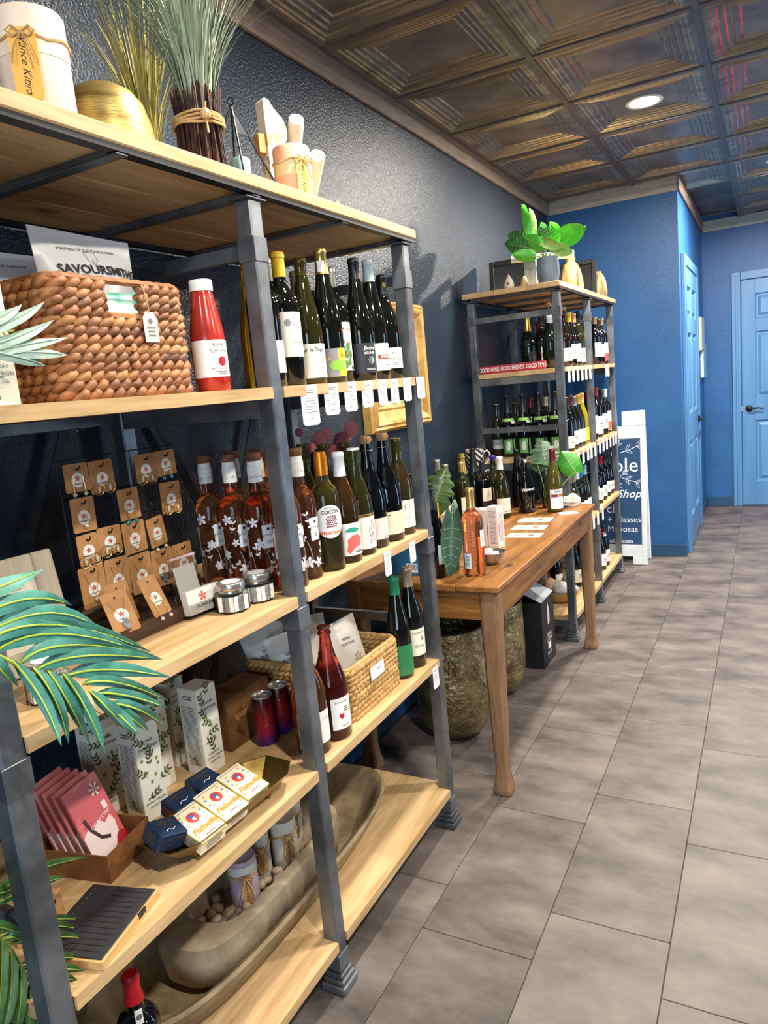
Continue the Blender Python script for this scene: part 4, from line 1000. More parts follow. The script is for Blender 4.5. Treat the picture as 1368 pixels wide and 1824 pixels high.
pillow_bag('white crisp bag with bold black lettering standing upright in the big brown basket', (-1.10, .985, S2+.03), .205, .278, .075, M_FILM, (0, -.08, -.12), 3,
    [(T('SAVOURSMITHS', .0235, 0, .03), M_INK, .012, .205), (T('MASTERS OF FLAVOUR & FARM', .0085), M_INK, .0, .245), (stroke2d([[(-.011, .013), (-.009, -.004), (0, -.013), (.009, -.004), (.011, .013), (-.011, .013)], [(0, -.013), (0, .0)]], .001), M_GREYINK, .0, .228)], name='crisp_bag')
pillow_bag('second white crisp bag tipped behind the first at the basket\'s left', (-1.215, .895, S2+.02), .20, .27, .07, M_FILM, (.0, -.12, -.25), 4, [(T('SAVOURSMITHS', .0235, 0, .03), M_INK, .0, .2), (T('MASTERS OF FLAVOUR', .0085), M_INK, .0, .24)], name='crisp_bag')
pillow_bag('turquoise crisp bag showing through the basket handle hole', (-1.02, .93, S2+.02), .17, .165, .05, mottled('#36b39a', '#d8ece4', rough=(.25, .4), scale=14, bump=.1, lo=.45, hi=.6), (0, .02, 0), 5, name='crisp_bag')
# tomato sauce bottle
def saucex(t, p): MB().lathe([(.0222, .196), (.0228, .199), (.0228, .2145), (.0215, .2175), (0, .218)], 28).build('lid', M_WHITE, t, True, 50)
MB_H = mottled('#b9352a', '#9e2419', rough=(.15, .2), scale=30, bump=0, spec=.6)
bottle('red tomato sauce bottle with white lid beside the brown basket', 'sauce', .212, .0345, MB_H, (-.99, 1.148, S2), None, [LB(.028, .100, .11, M_PAPER, [(T('BONA', .0095), M_INK, .01, .026), (T('FURTUNA', .0095), M_INK, .01, .014), (disc2d(.0095, 18), M_RED, .014, -.006, 'tomato'), (T('SPICY ARRABBIATA', .0055), M_RED, .012, -.02), (smallprint(.03, .008, 2), M_GREYINK, .012, -.028)]), dict(z0=.028, z1=.100, w=.022, mat=plain('#9c1622', .5), ang=-110, name='side_label', decs=[(bars2d(.014, .06, 12, rB, .4), M_PINKL, 0, 0)])], name='sauce_bottle', face=-30, extra=saucex)
def carton(label, loc, sx, sy, sz, mat, rz=0, name='carton', cat='box', decs_x=(), decs_y=(), decs_t=(), group=None, rot=None, bev=.0012):
    """box with base centre at loc; decs_x print on the +x face, decs_y on the -y face, decs_t on the top"""
    t = thing(name, label, cat, loc, rot or (0, 0, rz), group)
    MB().bbox(-sx/2, sx/2, -sy/2, sy/2, 0, sz, bev).build('carton_body', mat, t)
    for k, d in enumerate(decs_x): flat(d[4] if len(d) > 4 else 'print', shift2d(d[0], d[2], d[3]), d[1], t, plane_M((sx/2, 0, sz/2), (0, 1, 0), (0, 0, 1)), .0004+.00015*k)
    for k, d in enumerate(decs_y): flat(d[4] if len(d) > 4 else 'print', shift2d(d[0], d[2], d[3]), d[1], t, plane_M((0, -sy/2, sz/2), (1, 0, 0), (0, 0, 1)), .0004+.00015*k)
    for k, d in enumerate(decs_t): flat(d[4] if len(d) > 4 else 'print', shift2d(d[0], d[2], d[3]), d[1], t, plane_M((0, 0, sz), (0, 1, 0), (-1, 0, 0)), .0004+.00015*k)
    return t
M_OLIVEB = plain('#e9e6d6', .5); M_OLV = plain('#7f8a3c', .5); M_OLVD = plain('#4d5a34', .5)
def oil_decs(W_, H_, seed):
    r = random.Random(seed)
    lv = join2d(*[shift2d(sprig2d(.03, 3, r.uniform(-1.5, 1.5), .4), r.uniform(-W_*.32, W_*.32), z) for z in (-.03, -.012, .008, .026, -.06, .06, .082)])
    ol = join2d(*[shift2d(disc2d(.0045, 12, .75), r.uniform(-W_*.34, W_*.34), z) for z in (-.024, -.012, 0, .01, .022, .03, .07)])
    return [(lv, M_OLVD, 0, 0, 'leaf_print'), (ol, M_OLV, 0, 0, 'olive_print'), (T('BONA', .0105), M_INK, .0, .068), (T('FURTUNA', .0105), M_INK, .0, .054), (T('EVERYDAY', .0075), M_INK, 0, -.058), (T('EXTRA VIRGIN', .0075), M_INK, 0, -.068), (T('OLIVE OIL', .0075), M_INK, 0, -.078)]
def oil_box(label, x, y, z, rz, seed):
    H_ = .215
    return carton(label, (x, y, z), .062, .062, H_, M_OLIVEB, rz, 'oil_box', 'box', oil_decs(.062, H_, seed), [(bars2d(.05, .15, 34, rB, .35), M_GREYINK, 0, -.01), (smallprint(.03, .012, 2), M_INK, 0, .086), (sprig2d(.025, 3, .5), M_OLVD, .01, -.09)], group='olive oil cartons')
carton('pale olive oil carton at the left end of the second shelf', (-.985, .657, S2), .062, .062, .20, plain('#ece7cf', .5), 0, 'oil_box', 'box', [(T('EVERYDAY', .0085), M_GREYINK, .0, -.045), (T('EXTRA VIRGIN', .0085), M_GREYINK, .0, -.055), (T('OLIVE OIL', .0085), M_GREYINK, 0, -.066), (sprig2d(.03, 3, -.6), M_OLV, .012, -.02), (disc2d(.005, 12), M_OLV, .014, -.01), (disc2d(.004, 12), M_TEAL, -.004, -.088)], group='olive oil cartons')
oil_box('front olive oil carton, nearest the pink packets', -1.192, .992, S4, -.1, 1)
oil_box('olive oil carton between the front carton and the brown sparkling box', -1.197, 1.185, S4, -.05, 2)
oil_box('shadowed olive oil carton at the left, behind the front one', -1.298, .975, S4, -.15, 3)
oil_box('olive oil carton mostly hidden behind the front one', -1.262, 1.085, S4, -.05, 4)
oil_box('olive oil carton at the back nearest the wall', -1.305, 1.19, S4, .1, 5)
# palm leaflets: base, middle, tip of each blade
MAIN=[
 ( (-0.8, 0.452, 1.26) , (-0.785, 0.497, 1.267) , (-0.83, 0.587, 1.262) ),
 ( (-0.8, 0.453, 1.231) , (-0.785, 0.522, 1.244) , (-0.8, 0.598, 1.212) ),
 ( (-0.8, 0.455, 1.21) , (-0.785, 0.54, 1.221) , (-0.77, 0.607, 1.183) ),
 ( (-0.8, 0.467, 1.202) , (-0.785, 0.56, 1.2) , (-0.815, 0.729, 1.096) ),
 ( (-0.8, 0.485, 1.19) , (-0.785, 0.558, 1.189) , (-0.785, 0.68, 1.121) ),
 ( (-0.8, 0.515, 1.166) , (-0.785, 0.586, 1.164) , (-0.83, 0.761, 1.072) ),
 ( (-0.8, 0.537, 1.15) , (-0.785, 0.6, 1.144) , (-0.8, 0.733, 1.085) ),
 ( (-0.8, 0.574, 1.125) , (-0.785, 0.631, 1.112) , (-0.77, 0.718, 1.066) ),
 ( (-0.8, 0.594, 1.105) , (-0.785, 0.641, 1.088) , (-0.815, 0.748, 1.01) ),
 ( (-0.8, 0.612, 1.084) , (-0.785, 0.651, 1.065) , (-0.785, 0.718, 1.016) ),
 ( (-0.8, 0.629, 1.062) , (-0.785, 0.666, 1.037) , (-0.83, 0.751, 0.962) ),
 ( (-0.8, 0.633, 1.057) , (-0.785, 0.65, 1.032) , (-0.8, 0.688, 0.992) ),
 ( (-0.8, 0.617, 1.074) , (-0.785, 0.632, 1.044) , (-0.77, 0.646, 1.011) ),
 ( (-0.8, 0.602, 1.092) , (-0.785, 0.618, 1.057) , (-0.815, 0.667, 0.995) ),
 ( (-0.8, 0.567, 1.132) , (-0.785, 0.582, 1.076) , (-0.785, 0.598, 1.005) ),
 ( (-0.8, 0.547, 1.146) , (-0.785, 0.559, 1.094) , (-0.83, 0.611, 1.005) ),
 ( (-0.8, 0.53, 1.154) , (-0.785, 0.541, 1.106) , (-0.8, 0.558, 1.038) ),
 ( (-0.8, 0.504, 1.174) , (-0.785, 0.523, 1.117) , (-0.77, 0.527, 1.055) ),
 ( (-0.8, 0.478, 1.191) , (-0.785, 0.479, 1.175) , (-0.815, 0.516, 1.132) ),
]
STEM= [(-0.8, 0.412, 1.245), (-0.8, 0.456, 1.216), (-0.8, 0.491, 1.184), (-0.8, 0.528, 1.146), (-0.8, 0.563, 1.115), (-0.8, 0.598, 1.072), (-0.8, 0.633, 1.029), (-0.8, 0.64, 1.017)]
LOW=[
 ( (-1.0, 0.5, 0.801) , (-0.99, 0.541, 0.782) , (-1.008, 0.622, 0.746) ),
 ( (-1.0, 0.52, 0.777) , (-0.99, 0.595, 0.779) , (-1.0, 0.697, 0.732) ),
 ( (-1.0, 0.518, 0.769) , (-0.99, 0.591, 0.757) , (-0.992, 0.644, 0.734) ),
 ( (-1.0, 0.534, 0.713) , (-0.99, 0.589, 0.699) , (-1.008, 0.674, 0.631) ),
 ( (-1.0, 0.537, 0.706) , (-0.99, 0.596, 0.684) , (-1.0, 0.658, 0.627) ),
 ( (-1.0, 0.547, 0.69) , (-0.99, 0.602, 0.661) , (-0.992, 0.659, 0.612) ),
 ( (-1.0, 0.553, 0.647) , (-0.985, 0.602, 0.625) , (-0.975, 0.632, 0.602) ),
 ( (-1.0, 0.555, 0.636) , (-0.975, 0.595, 0.615) , (-0.945, 0.618, 0.602) ),
 ( (-1.0, 0.561, 0.616) , (-0.965, 0.585, 0.61) , (-0.94, 0.600, 0.602) ),
 ( (-1.0, 0.527, 0.725) , (-0.99, 0.506, 0.672) , (-1.008, 0.505, 0.562) ),
 ( (-1.0, 0.537, 0.708) , (-0.99, 0.517, 0.652) , (-1.0, 0.499, 0.561) ),
 ( (-1.0, 0.546, 0.682) , (-0.99, 0.527, 0.625) , (-0.992, 0.504, 0.569) ),
 ( (-1.0, 0.556, 0.65) , (-0.99, 0.537, 0.597) , (-1.008, 0.528, 0.54) ),
 ( (-1.0, 0.563, 0.609) , (-0.99, 0.55, 0.575) , (-1.0, 0.545, 0.527) ),
 ( (-1.0, 0.508, 0.759) , (-0.99, 0.531, 0.734) , (-0.992, 0.562, 0.702) ),
 ( (-1.0, 0.541, 0.703) , (-0.99, 0.553, 0.698) , (-1.008, 0.571, 0.659) ),
]
LSTEM= [(-1.0, 0.483, 0.796), (-1.0, 0.522, 0.743), (-1.0, 0.535, 0.717), (-1.0, 0.551, 0.663), (-1.0, 0.561, 0.616), (-1.0, 0.566, 0.582)]
UP=[
 ( (-0.9, 0.59, 1.572) , (-0.89, 0.632, 1.59) , (-0.9, 0.675, 1.61) ),
 ( (-0.9, 0.588, 1.565) , (-0.89, 0.648, 1.586) , (-0.9, 0.712, 1.616) ),
 ( (-0.9, 0.592, 1.548) , (-0.89, 0.652, 1.565) , (-0.9, 0.722, 1.591) ),
 ( (-0.9, 0.599, 1.544) , (-0.89, 0.658, 1.554) , (-0.9, 0.742, 1.567) ),
 ( (-0.9, 0.599, 1.546) , (-0.89, 0.674, 1.545) , (-0.9, 0.736, 1.542) ),
 ( (-0.9, 0.6, 1.55) , (-0.89, 0.647, 1.539) , (-0.9, 0.697, 1.527) ),
 ( (-0.9, 0.59, 1.537) , (-0.89, 0.603, 1.522) , (-0.9, 0.632, 1.513) ),
]
# ---------------------------------------------------------------- potted palm at the left end of the near rack
M_PALM = mottled('#5fa08e', '#3c8072', rough=(.35, .5), scale=30, bump=.1); M_PALMD = mottled('#4f7a3c', '#33572a', rough=(.35, .5), scale=30, bump=.1); M_PALMG = mottled('#9db3a2', '#7f9a8a', rough=(.4, .55), scale=30, bump=.1)
M_RIB = plain('#b9cf4a', .5); M_RIBD = plain('#8fa04a', .5); M_RIBG = plain('#a9bdae', .5)
pl = thing('potted_palm', 'potted palm at the left edge with long blue-green fronds over the rack', 'plant', (-1.0, .20, 0))
PO = Vector((-1.0, .20, 0))
MB().lathe([(0, 0), (.12, 0), (.15, .02), (.17, .34), (.175, .35), (.165, .35), (.155, .32), (0, .32)], 28).build('pot', plain('#3a3a3c', .5), pl, True, 40)
def leaflet(B, Mi, Tp, w, mat, rib, nrm=Vector((.62, -.76, .2))):
    B, Mi, Tp = Vector(B)-PO, Vector(Mi)-PO, Vector(Tp)-PO; C = Mi*2-(B+Tp)*.5
    mb = MB(); N = 10; pts = []
    for i in range(N+1):
        u = i/N; p = B*(1-u)**2 + C*2*u*(1-u) + Tp*u*u; d = ((C-B)*(1-u)+(Tp-C)*u)
        if d.length < 1e-6: d = Tp-B
        d.normalize(); sd = d.cross(nrm).normalized(); up = sd.cross(d).normalized()
        ww = w*(.22+.78*min(1, u*4.5))*(1 if u < .55 else max(.02, (1-((u-.55)/.45)**1.7)))
        b = len(mb.v); mb.v += [tuple(p-sd*ww-up*ww*.25), tuple(p+up*.0005), tuple(p+sd*ww-up*ww*.25)]; pts.append(p+up*.0012)
        if i:
            for k in (0, 1): mb.f.append((b-3+k, b-2+k, b+1+k, b+k)); mb.mi.append(0)
    lf = mb.build('leaflet', mat, pl, True, 80)
    MB().tube([p for p in pts[:10]], [.0017*(1-.08*i) for i in range(10)], 5).build('midrib', rib, lf, True)
def frond_stem(P, r0, mat): MB().tube([Vector(p)-PO for p in P], [r0*(1-.1*i) for i in range(len(P))], 7).build('frond_stem', mat, pl, True)
for i, (a, b, c) in enumerate(MAIN): leaflet(a, b, c, .0104 if i < 8 else .008, M_PALM, M_RIB)
frond_stem([(-1.0, .205, .33), (-.93, .25, .9), (-.85, .33, 1.22)]+STEM, .0045, M_RIB)
for a, b, c in LOW: leaflet(a, b, c, .0085, M_PALMD, M_RIBD)
frond_stem([(-1.0, .20, .33), (-1.0, .30, .66), (-1.0, .40, .82)]+LSTEM[:-1], .004, M_RIBD)
for a, b, c in UP: leaflet(a, b, c, .0085, M_PALMG, M_RIBG)
frond_stem([(-1.0, .195, .33), (-.96, .25, 1.0), (-.92, .42, 1.5), (-.9, .59, 1.556)], .0045, M_RIBG)

# ---------------------------------------------------------------- third shelf: picture frame, jewellery stand, jars, card holder
t = thing('sign_frame', 'grey wooden frame with a white card at the left end of the third shelf', 'picture frame', (-1.15, .752, S3+.0028), (0, -.17, -.06))
fw, fh, bw_ = .19, .205, .04
M_GREYW = wood('#b3a893', '#8f8472', .6, 1.2, 'Z', knots=False, name='grey_wood')
for y0, y1, z0, z1 in ((-fw/2, -fw/2+bw_, 0, fh), (fw/2-bw_, fw/2, 0, fh), (-fw/2+bw_, fw/2-bw_, 0, bw_), (-fw/2+bw_, fw/2-bw_, fh-bw_, fh)):
    MB().bbox(-.012, .012, y0, y1, z0, z1, .003).build('frame_bar', M_GREYW, t)
MB().box(-.004, .002, -fw/2+bw_-.003, fw/2-bw_+.003, bw_-.003, fh-bw_+.003).build('card', plain('#cfc6b4', .6), t)
flat('lettering', shift2d(T('@jewelry-small-2', .0095), 0, fh-bw_-.016), M_GREYINK, t, plane_M((.002, 0, 0), (0, 1, 0), (0, 0, 1)))
# jewellery stand: dark tray with a black wire grid
JX = -1.205
js = thing('jewelry_stand', 'black wire jewelry stand on a dark slatted wooden tray', 'display stand', (-1.14, 1.06, S3))
def jl(x, y, z): return (x+1.14, y-1.06, z-S3)
M_DKWOOD = wood('#4a3022', '#2e1c13', .5, 1.2, 'Y', knots=False, name='dark_wood')
for x0, x1 in ((-1.235, -1.205), (-1.2, -1.17), (-1.165, -1.135), (-1.13, -1.1)): MB().bbox(x0+1.14, x1+1.14, .905-1.06, 1.215-1.06, .012, .022, .001).build('tray_slat', M_DKWOOD, js)
MB().bbox(-1.098+1.14, -1.082+1.14, .905-1.06, 1.215-1.06, 0, .03, .001).build('tray_lip', M_DKWOOD, js)
for y in (.92, 1.19): MB().bbox(-1.235+1.14, -1.1+1.14, y-1.06, y+.015-1.06, 0, .0118, .001).build('tray_foot', M_DKWOOD, js)
for y in (.918, .978, 1.04, 1.1, 1.162, 1.228): MB().tube([jl(JX, y, S3+.022), jl(JX, y, 1.372)], .0014, 5).build('grid_wire', M_BLACKM, js)
for z in (1.372, 1.368-.07, 1.298-.0, 1.235, 1.15, 1.06): MB().tube([jl(JX-.002, .918, z), jl(JX-.002, 1.228, z)], .0014, 5).build('grid_wire', M_BLACKM, js)
flower = blossom2d(.0058, 5, .3)
M_HIB = plain('#c0452c', .5); M_PEARL = plain('#d9cdb6', .25, spec=.7); M_GOLDW = plain('#d9b56a', .25, metal=.9)
gj = 'kraft jewelry cards'
def jcard(label, y, z, w, h, kind, hook=True, loc=None, rot=(0, 0, 0), tilt=0):
    t = thing('jewelry_card', label, 'jewelry card', loc or (JX+.008, y, z), rot if loc else (tilt, 0, 0), gj)
    c = .003
    MB().prism([(-w/2+c, -h/2), (w/2-c, -h/2), (w/2, -h/2+c), (w/2, h/2-c), (w/2-c, h/2), (-w/2+c, h/2), (-w/2, h/2-c), (-w/2, -h/2+c)], -.0005, .0005).xf(Matrix(((0, 0, 1, 0), (1, 0, 0, 0), (0, 1, 0, 0), (0, 0, 0, 1)))).build('card', M_KRAFT, t)
    M = plane_M((.0006, 0, 0), (0, 1, 0), (0, 0, 1)); sy = -h*.08
    s_ = flat('sticker', shift2d(disc2d(.0145, 24), 0, sy), M_PAPER, t, M)
    flat('flower', shift2d(flower, 0, sy+.003), M_HIB, s_, M, .0007); flat('lettering', shift2d(text2d('ISLANDJEWELS', .0035, 0, bold=.02), 0, sy-.0075), M_INK, s_, M, .0007)
    if hook:
        MB().tube([(-.009, 0, h/2-.012), (.0, 0, h/2-.012), (.008, .0, h/2-.012), (.011, .001, h/2-.005)], .0017, 6).build('hook', M_BLACKM, t)
    flat('hole', shift2d(disc2d(.0026, 10), 0, h/2-.012), M_BLACK, t, M)
    e = MB(); ep = MB()
    if kind == 'hoops':
        for s2 in (-1, 1): e.tube([(.003, s2*.014+.0135*math.cos(2*PI*i/18), -h*.36+.0125*math.sin(2*PI*i/18)) for i in range(18)], .0008, 4, close=True)
        for s2 in (-1, 1): ep.lathe([(0, -.008), (.0016, -.005), (.0032, 0), (.002, .004), (.0012, .007), (0, .008)], 8, c=(.004, s2*.014, -h*.36))
    elif kind == 'drops':
        for s2 in (-1, 1):
            e.tube([(.003, s2*.011, .004), (.003, s2*.013, -h*.3), (.003, s2*.013, -h*.52)], .0006, 4); ep.sphere((.004, s2*.013, -h*.58), .0042, 8, 6)
    elif kind == 'pendant':
        e.tube([(.002, -.018, h*.34), (.003, 0, -h*.26), (.002, .018, h*.34)], .0005, 4); ep.sphere((.004, 0, -h*.33), .0046, 10, 6)
    elif kind == 'abalone':
        e.tube([(.002, -.018, h*.3), (.003, 0, -h*.18), (.002, .018, h*.3)], .0005, 4); ep.sphere((.003, .002, -h*.3), .0095, 12, 6, sc=(.35, .8, 1.15)); ep.sphere((.006, .002, -h*.28), .004, 8, 6)
    elif kind == 'teal':
        for s2 in (-1, 1):
            e.tube([(.003, s2*.01, .002), (.003, s2*.011, -h*.5)], .0006, 4); ep.sphere((.003, s2*.011, -h*.58), .0055, 8, 6, sc=(.6, 1, .9))
    e.build('gold_wire', M_GOLDW, t)
    if ep.v: ep.build('beads', {'teal': plain('#2f7f86', .25), 'abalone': mottled('#5f8f88', '#a79aa8', rough=(.15, .3), scale=60, bump=0)}.get(kind, M_PEARL), t, True)
for i, (y, z, w, h, k, lab) in enumerate([
    (.954, 1.336, .058, .056, 'drops', 'kraft jewelry card with pale drop earrings, top left of the grid'), (1.013, 1.330, .062, .066, 'hoops', 'kraft jewelry card with big shell hoops, top row second'),
    (1.132, 1.330, .056, .062, 'hoops', 'kraft jewelry card with small hoops, top row left of the corner card'), (1.192, 1.334, .062, .056, 'teal', 'kraft jewelry card with blue drops, top right corner of the grid'),
    (1.194, 1.255, .062, .07, 'hoops', 'kraft jewelry card with shell hoops below the top right corner'), (1.072, 1.262, .056, .066, 'teal', 'kraft jewelry card with teal drops in the middle of the second row'),
    (.955, 1.262, .056, .068, 'pendant', 'kraft jewelry card with pearl pendant at the left of the second row'), (.953, 1.192, .05, .062, 'hoops', 'kraft jewelry card with small brown-pearl hoops, left of the third row'),
    (1.008, 1.198, .06, .058, 'hoops', 'kraft jewelry card with thin plain hoops, third row second'), (1.073, 1.190, .062, .068, 'pendant', 'kraft jewelry card with round pearl under the sticker, third row third'),
    (1.137, 1.188, .05, .066, 'drops', 'tilted kraft jewelry card with a beaded bracelet, right of the third row'), (.951, 1.117, .062, .084, 'pendant', 'long kraft necklace card with silver pearl, left of the bottom row'),
    (1.014, 1.117, .062, .084, 'pendant', 'long kraft necklace card with brown pearl, bottom row second'), (1.077, 1.110, .062, .084, 'abalone', 'kraft card with oval shell pendant, bottom row third'),
    (1.140, 1.106, .062, .084, 'abalone', 'kraft card with round green shell pendant, bottom row fourth'), (1.204, 1.104, .062, .084, 'pendant', 'kraft card at the right end of the bottom row, above the card holder')]):
    jcard(lab, y, z, w, h, k, tilt=(.12 if i == 10 else (0.02 if i % 2 else -.02)))
jcard('loose kraft card with dark pearl earrings leaning on the tray lip', 0, 0, .052, .085, 'drops', False, (-1.102, 1.015, S3+.068), (0, -.42, .1))
jcard('loose kraft card with amber pendant leaning left of the pearl earrings card', 0, 0, .055, .085, 'pendant', False, (-1.142, .965, S3+.066), (0, -.35, -.1))
jcard('loose kraft card with white coral pendant partly behind the palm leaf', 0, 0, .055, .085, 'abalone', False, (-1.102, .925, S3+.062), (0, -.5, -.2))
# acrylic card holder with white cards
M_ACRYL = thin_glass('#f8f8f8')
t = thing('card_holder', 'clear acrylic holder of white business cards with a red hibiscus', 'card holder', (-1.07, 1.112, S3+.0032), (0, -.14, -.12))
MB().bbox(-.022, .018, -.046, .046, .0, .004, .001).build('holder_base', M_ACRYL, t)
MB().bbox(.0165, .0185, -.046, .046, .004, .026, .0006).build('holder_front', M_ACRYL, t)
MB().bbox(-.0225, -.0205, -.046, .046, .004, .05, .0006).build('holder_back', M_ACRYL, t)
MB().box(-.004, .0155, -.0445, .0445, .0045, .055).build('business_cards', M_PAPER, t)
Mh = plane_M((.0156, 0, .03), (0, 1, 0), (0, 0, 1))
flat('flower', shift2d(blossom2d(.011, 5, .3), -.004, .008), plain('#d9694a', .5), t, Mh, .0003); flat('lettering', shift2d(text2d('ISLAND JEWELS', .0085, 0, bold=.03), .006, -.011), M_INK, t, Mh, .0003)
t = thing('acrylic_case', 'clear plastic case of folded cards standing behind the card holder', 'case', (-1.125, 1.14, S3+.0225), (0, -.18, -.1))
MB().bbox(-.004, .006, -.034, .034, 0, .098, .001).build('case_shell', M_ACRYL, t)
MB().box(-.0015, .0015, -.029, .029, .004, .075).build('folded_card', M_PAPER, t)
MB().box(-.0045, .0065, -.0345, .0345, .092, .0975).build('case_edge', plain('#d8b8c0', .3), t)
M_SALT = mottled('#e6e3dd', '#c9c4bb', rough=(.3, .5), scale=60, bump=.1)
def salt_jar(label, x, y, rz):
    t = thing('salt_jar', label, 'jar', (x, y, S3), (0, 0, rz))
    hx = [(.0365*math.cos(PI/3*i+PI/6), .0365*math.sin(PI/3*i+PI/6)) for i in range(6)]
    MB().prism(hx, 0, .042).build('glass_jar', M_GLASSCLEAR, t)
    MB().prism([(x_*.9, y_*.9) for x_, y_ in hx], .003, .036).build('salt', M_SALT, t)
    MB().lathe([(.026, .042), (.0255, .047), (.0295, .0475), (.0305, .05), (.0305, .0605), (.029, .063), (0, .0632)], 32).build('lid', plain('#b5b4b0', .28, metal=.85), t, True, 50)
    MB().lathe([(0, .0634), (.02, .0634), (.02, .0639), (0, .0639)], 24).build('lid_sticker', M_PAPER, t)
    ap_ = .0365*math.cos(PI/6)
    for a in (-PI/2, -PI/6+0, PI/6):
        n = Vector((math.cos(a), math.sin(a), 0)); M = plane_M(n*(ap_+.0004)+Vector((0, 0, .0205)), (-math.sin(a), math.cos(a), 0), (0, 0, 1))
        l_ = flat('label', rect2d(.0355, .032), M_PAPER, t, M, 0)
        if a > -1: flat('lettering', join2d(shift2d(T('BONA', .0052), 0, .008), shift2d(T('FURTUNA', .0052), 0, .003), shift2d(bars2d(.02, .008, 3, rB, .25), 0, -.006)), M_GREYINK, l_, M, .0002)
        else: flat('lettering', bars2d(.02, .016, 5, rB, .25), M_GREYL, l_, M, .0002)
    return t
salt_jar('salt jar with silver lid in front of the flower bottles, the left of two', -1.018, 1.150, .25)
salt_jar('salt jar with silver lid in front of the flower bottles, the right of two', -1.008, 1.226, .35)
salt_jar('salt jar with silver lid half covered by the palm frond', -1.02, .695, -.3)
t = carton('brown kraft carton behind the palm frond at the left of the third shelf', (-1.085, .618, S3), .05, .06, .085, M_KRAFT, .3, 'kraft_carton')

# dried red eucalyptus stems standing at the back of the third shelf
t = thing('eucalyptus_stems', 'dried stems with round dusty red leaves behind the bottles', 'dried stems', (-1.235, 1.74, S3))
r = random.Random(5); M_EUC = plain('#c06468', .55); M_EUC2 = plain('#8a3038', .55)
for k, (yy, zz) in enumerate([(-.05, .335), (.14, .345), (.06, .31), (-.07, .30)]):
    MB().tube([(0, 0, 0), (.03, yy*.4, zz*.6), (.12, yy, zz)], .0016, 5).build('stem', plain('#5a4038', .6), t)
for k, (yy, zz, rr) in enumerate([(-.075, .365, .012), (-.022, .335, .026), (-.005, .348, .020), (.068, .318, .028), (.098, .35, .026), (-.06, .322, .014), (.03, .30, .018), (-.1, .31, .01)]):
    mb = MB(); v, f = disc2d(rr, 14, .85); a = r.uniform(-.5, .5)
    M = plane_M((.12+.01*(k % 3), yy*1.5-.02, zz-.022), (.83, .56, .2*a), (0, .1, 1))
    vs, fs = on_plane((v, f), M); mb.add(vs, fs); mb.add([tuple(Vector(p)+Vector((-.0006, 0, 0))) for p in vs], [tuple(reversed(fs[0]))])
    mb.build('leaf', M_EUC if k % 3 else M_EUC2, t)

# ---------------------------------------------------------------- fourth shelf
carton('brown carton lettered sparkling behind the drink cans', (-1.232, 1.352, S4), .09, .17, .135, mottled('#7a5128', '#61401f', rough=(.5, .7), scale=20, bump=.05), 0, 'gift_carton', 'box', [(T('sparkling', .028), M_KRAFT, -.01, .015), (sprig2d(.035, 3, .6), plain('#3a2714', .6), -.03, -.05), (sprig2d(.03, 3, -.4), plain('#3a2714', .6), .02, -.05)])
def grad_can(label, x, y):
    t = thing('drink_can', label, 'can', (x, y, S4), group='slim drink cans')
    m = 'can_print'
    if m not in _M:
        mm, nt, b = _new('can_print'); tc = nt.nodes.new('ShaderNodeTexCoord'); sp = nt.nodes.new('ShaderNodeSeparateXYZ'); cr = nt.nodes.new('ShaderNodeValToRGB')
        nt.links.new(tc.outputs['Generated'], sp.inputs[0]); nt.links.new(sp.outputs[2], cr.inputs[0]); nt.links.new(cr.outputs[0], b.inputs['Base Color'])
        e = cr.color_ramp.elements; e[0].position = .1; e[0].color = L('#5a2a8c'); e[1].position = .95; e[1].color = L('#2c1214'); k = e.new(.32); k.color = L('#a0284f'); k = e.new(.6); k.color = L('#8c1c22')
        b.inputs['Metallic'].default_value = .6; b.inputs['Roughness'].default_value = .3; _M[m] = mm
    R_ = .0275
    MB().lathe([(0, .003), (R_*.75, 0), (R_*.8, .002), (R_, .008), (R_, .118), (R_*.9, .1265)], 28).build('can_body', _M[m], t, True, 50)
    MB().lathe([(R_*.9, .1265), (R_*.95, .1285), (R_*.93, .131), (R_*.88, .131), (R_*.85, .127), (0, .127)], 28).build('can_lid', M_SILVER, t, True, 50)
    MB().bbox(-.006, .006, -.004, .01, .1272, .1285, .0004).build('pull_tab', M_SILVER, t)
    rr = random.Random(int(x*1e4)); g = join2d(*[shift2d(disc2d(.0005, 5), rr.gauss(0, .008), .05+abs(rr.gauss(0, .035))) for _ in range(110)])
    bend('gold_dots', g, M_GOLDW, t, R_+.0004, 0, D2R(-45))
grad_can('slim red and purple drink can in front of the sparkling carton', -1.132, 1.338); grad_can('slim red drink can behind the first can', -1.130, 1.402); grad_can('slim drink can tucked beside the orange wine bottle', -1.078, 1.442)
rope_basket('tan woven basket of white snack bags on the fourth shelf', -1.305, -.972, 1.495, 1.772, S4+.001, 10, .0138, .019, SL, seed=4)
t = thing('basket_label', 'white paper label pinned to the tan basket front', 'tag', (-.9565, 1.628, S4+.098))
MB().prism([(-.038, -.019), (.038, -.019), (.038, .019), (-.038, .019)], -.0004, .0004).xf(Matrix(((0, 0, 1, 0), (1, 0, 0, 0), (0, 1, 0, 0), (0, 0, 0, 1)))).build('paper', M_PAPER, t)
flat('print', smallprint(.03, .006, 2), M_GREYINK, t, plane_M((.0006, .008, .004), (0, 1, 0), (0, 0, 1)))
bagd = lambda s: [(T('BONA', .012), M_INK, .0, .145), (T('FURTUNA', .012), M_INK, .0, .13), (bars2d(.09, .04, 7, rB, .35), M_GREYINK, .0, .03), (shift2d(blossom2d(.016, 6), 0, 0), plain('#b89a86', .6), .02, .085)]
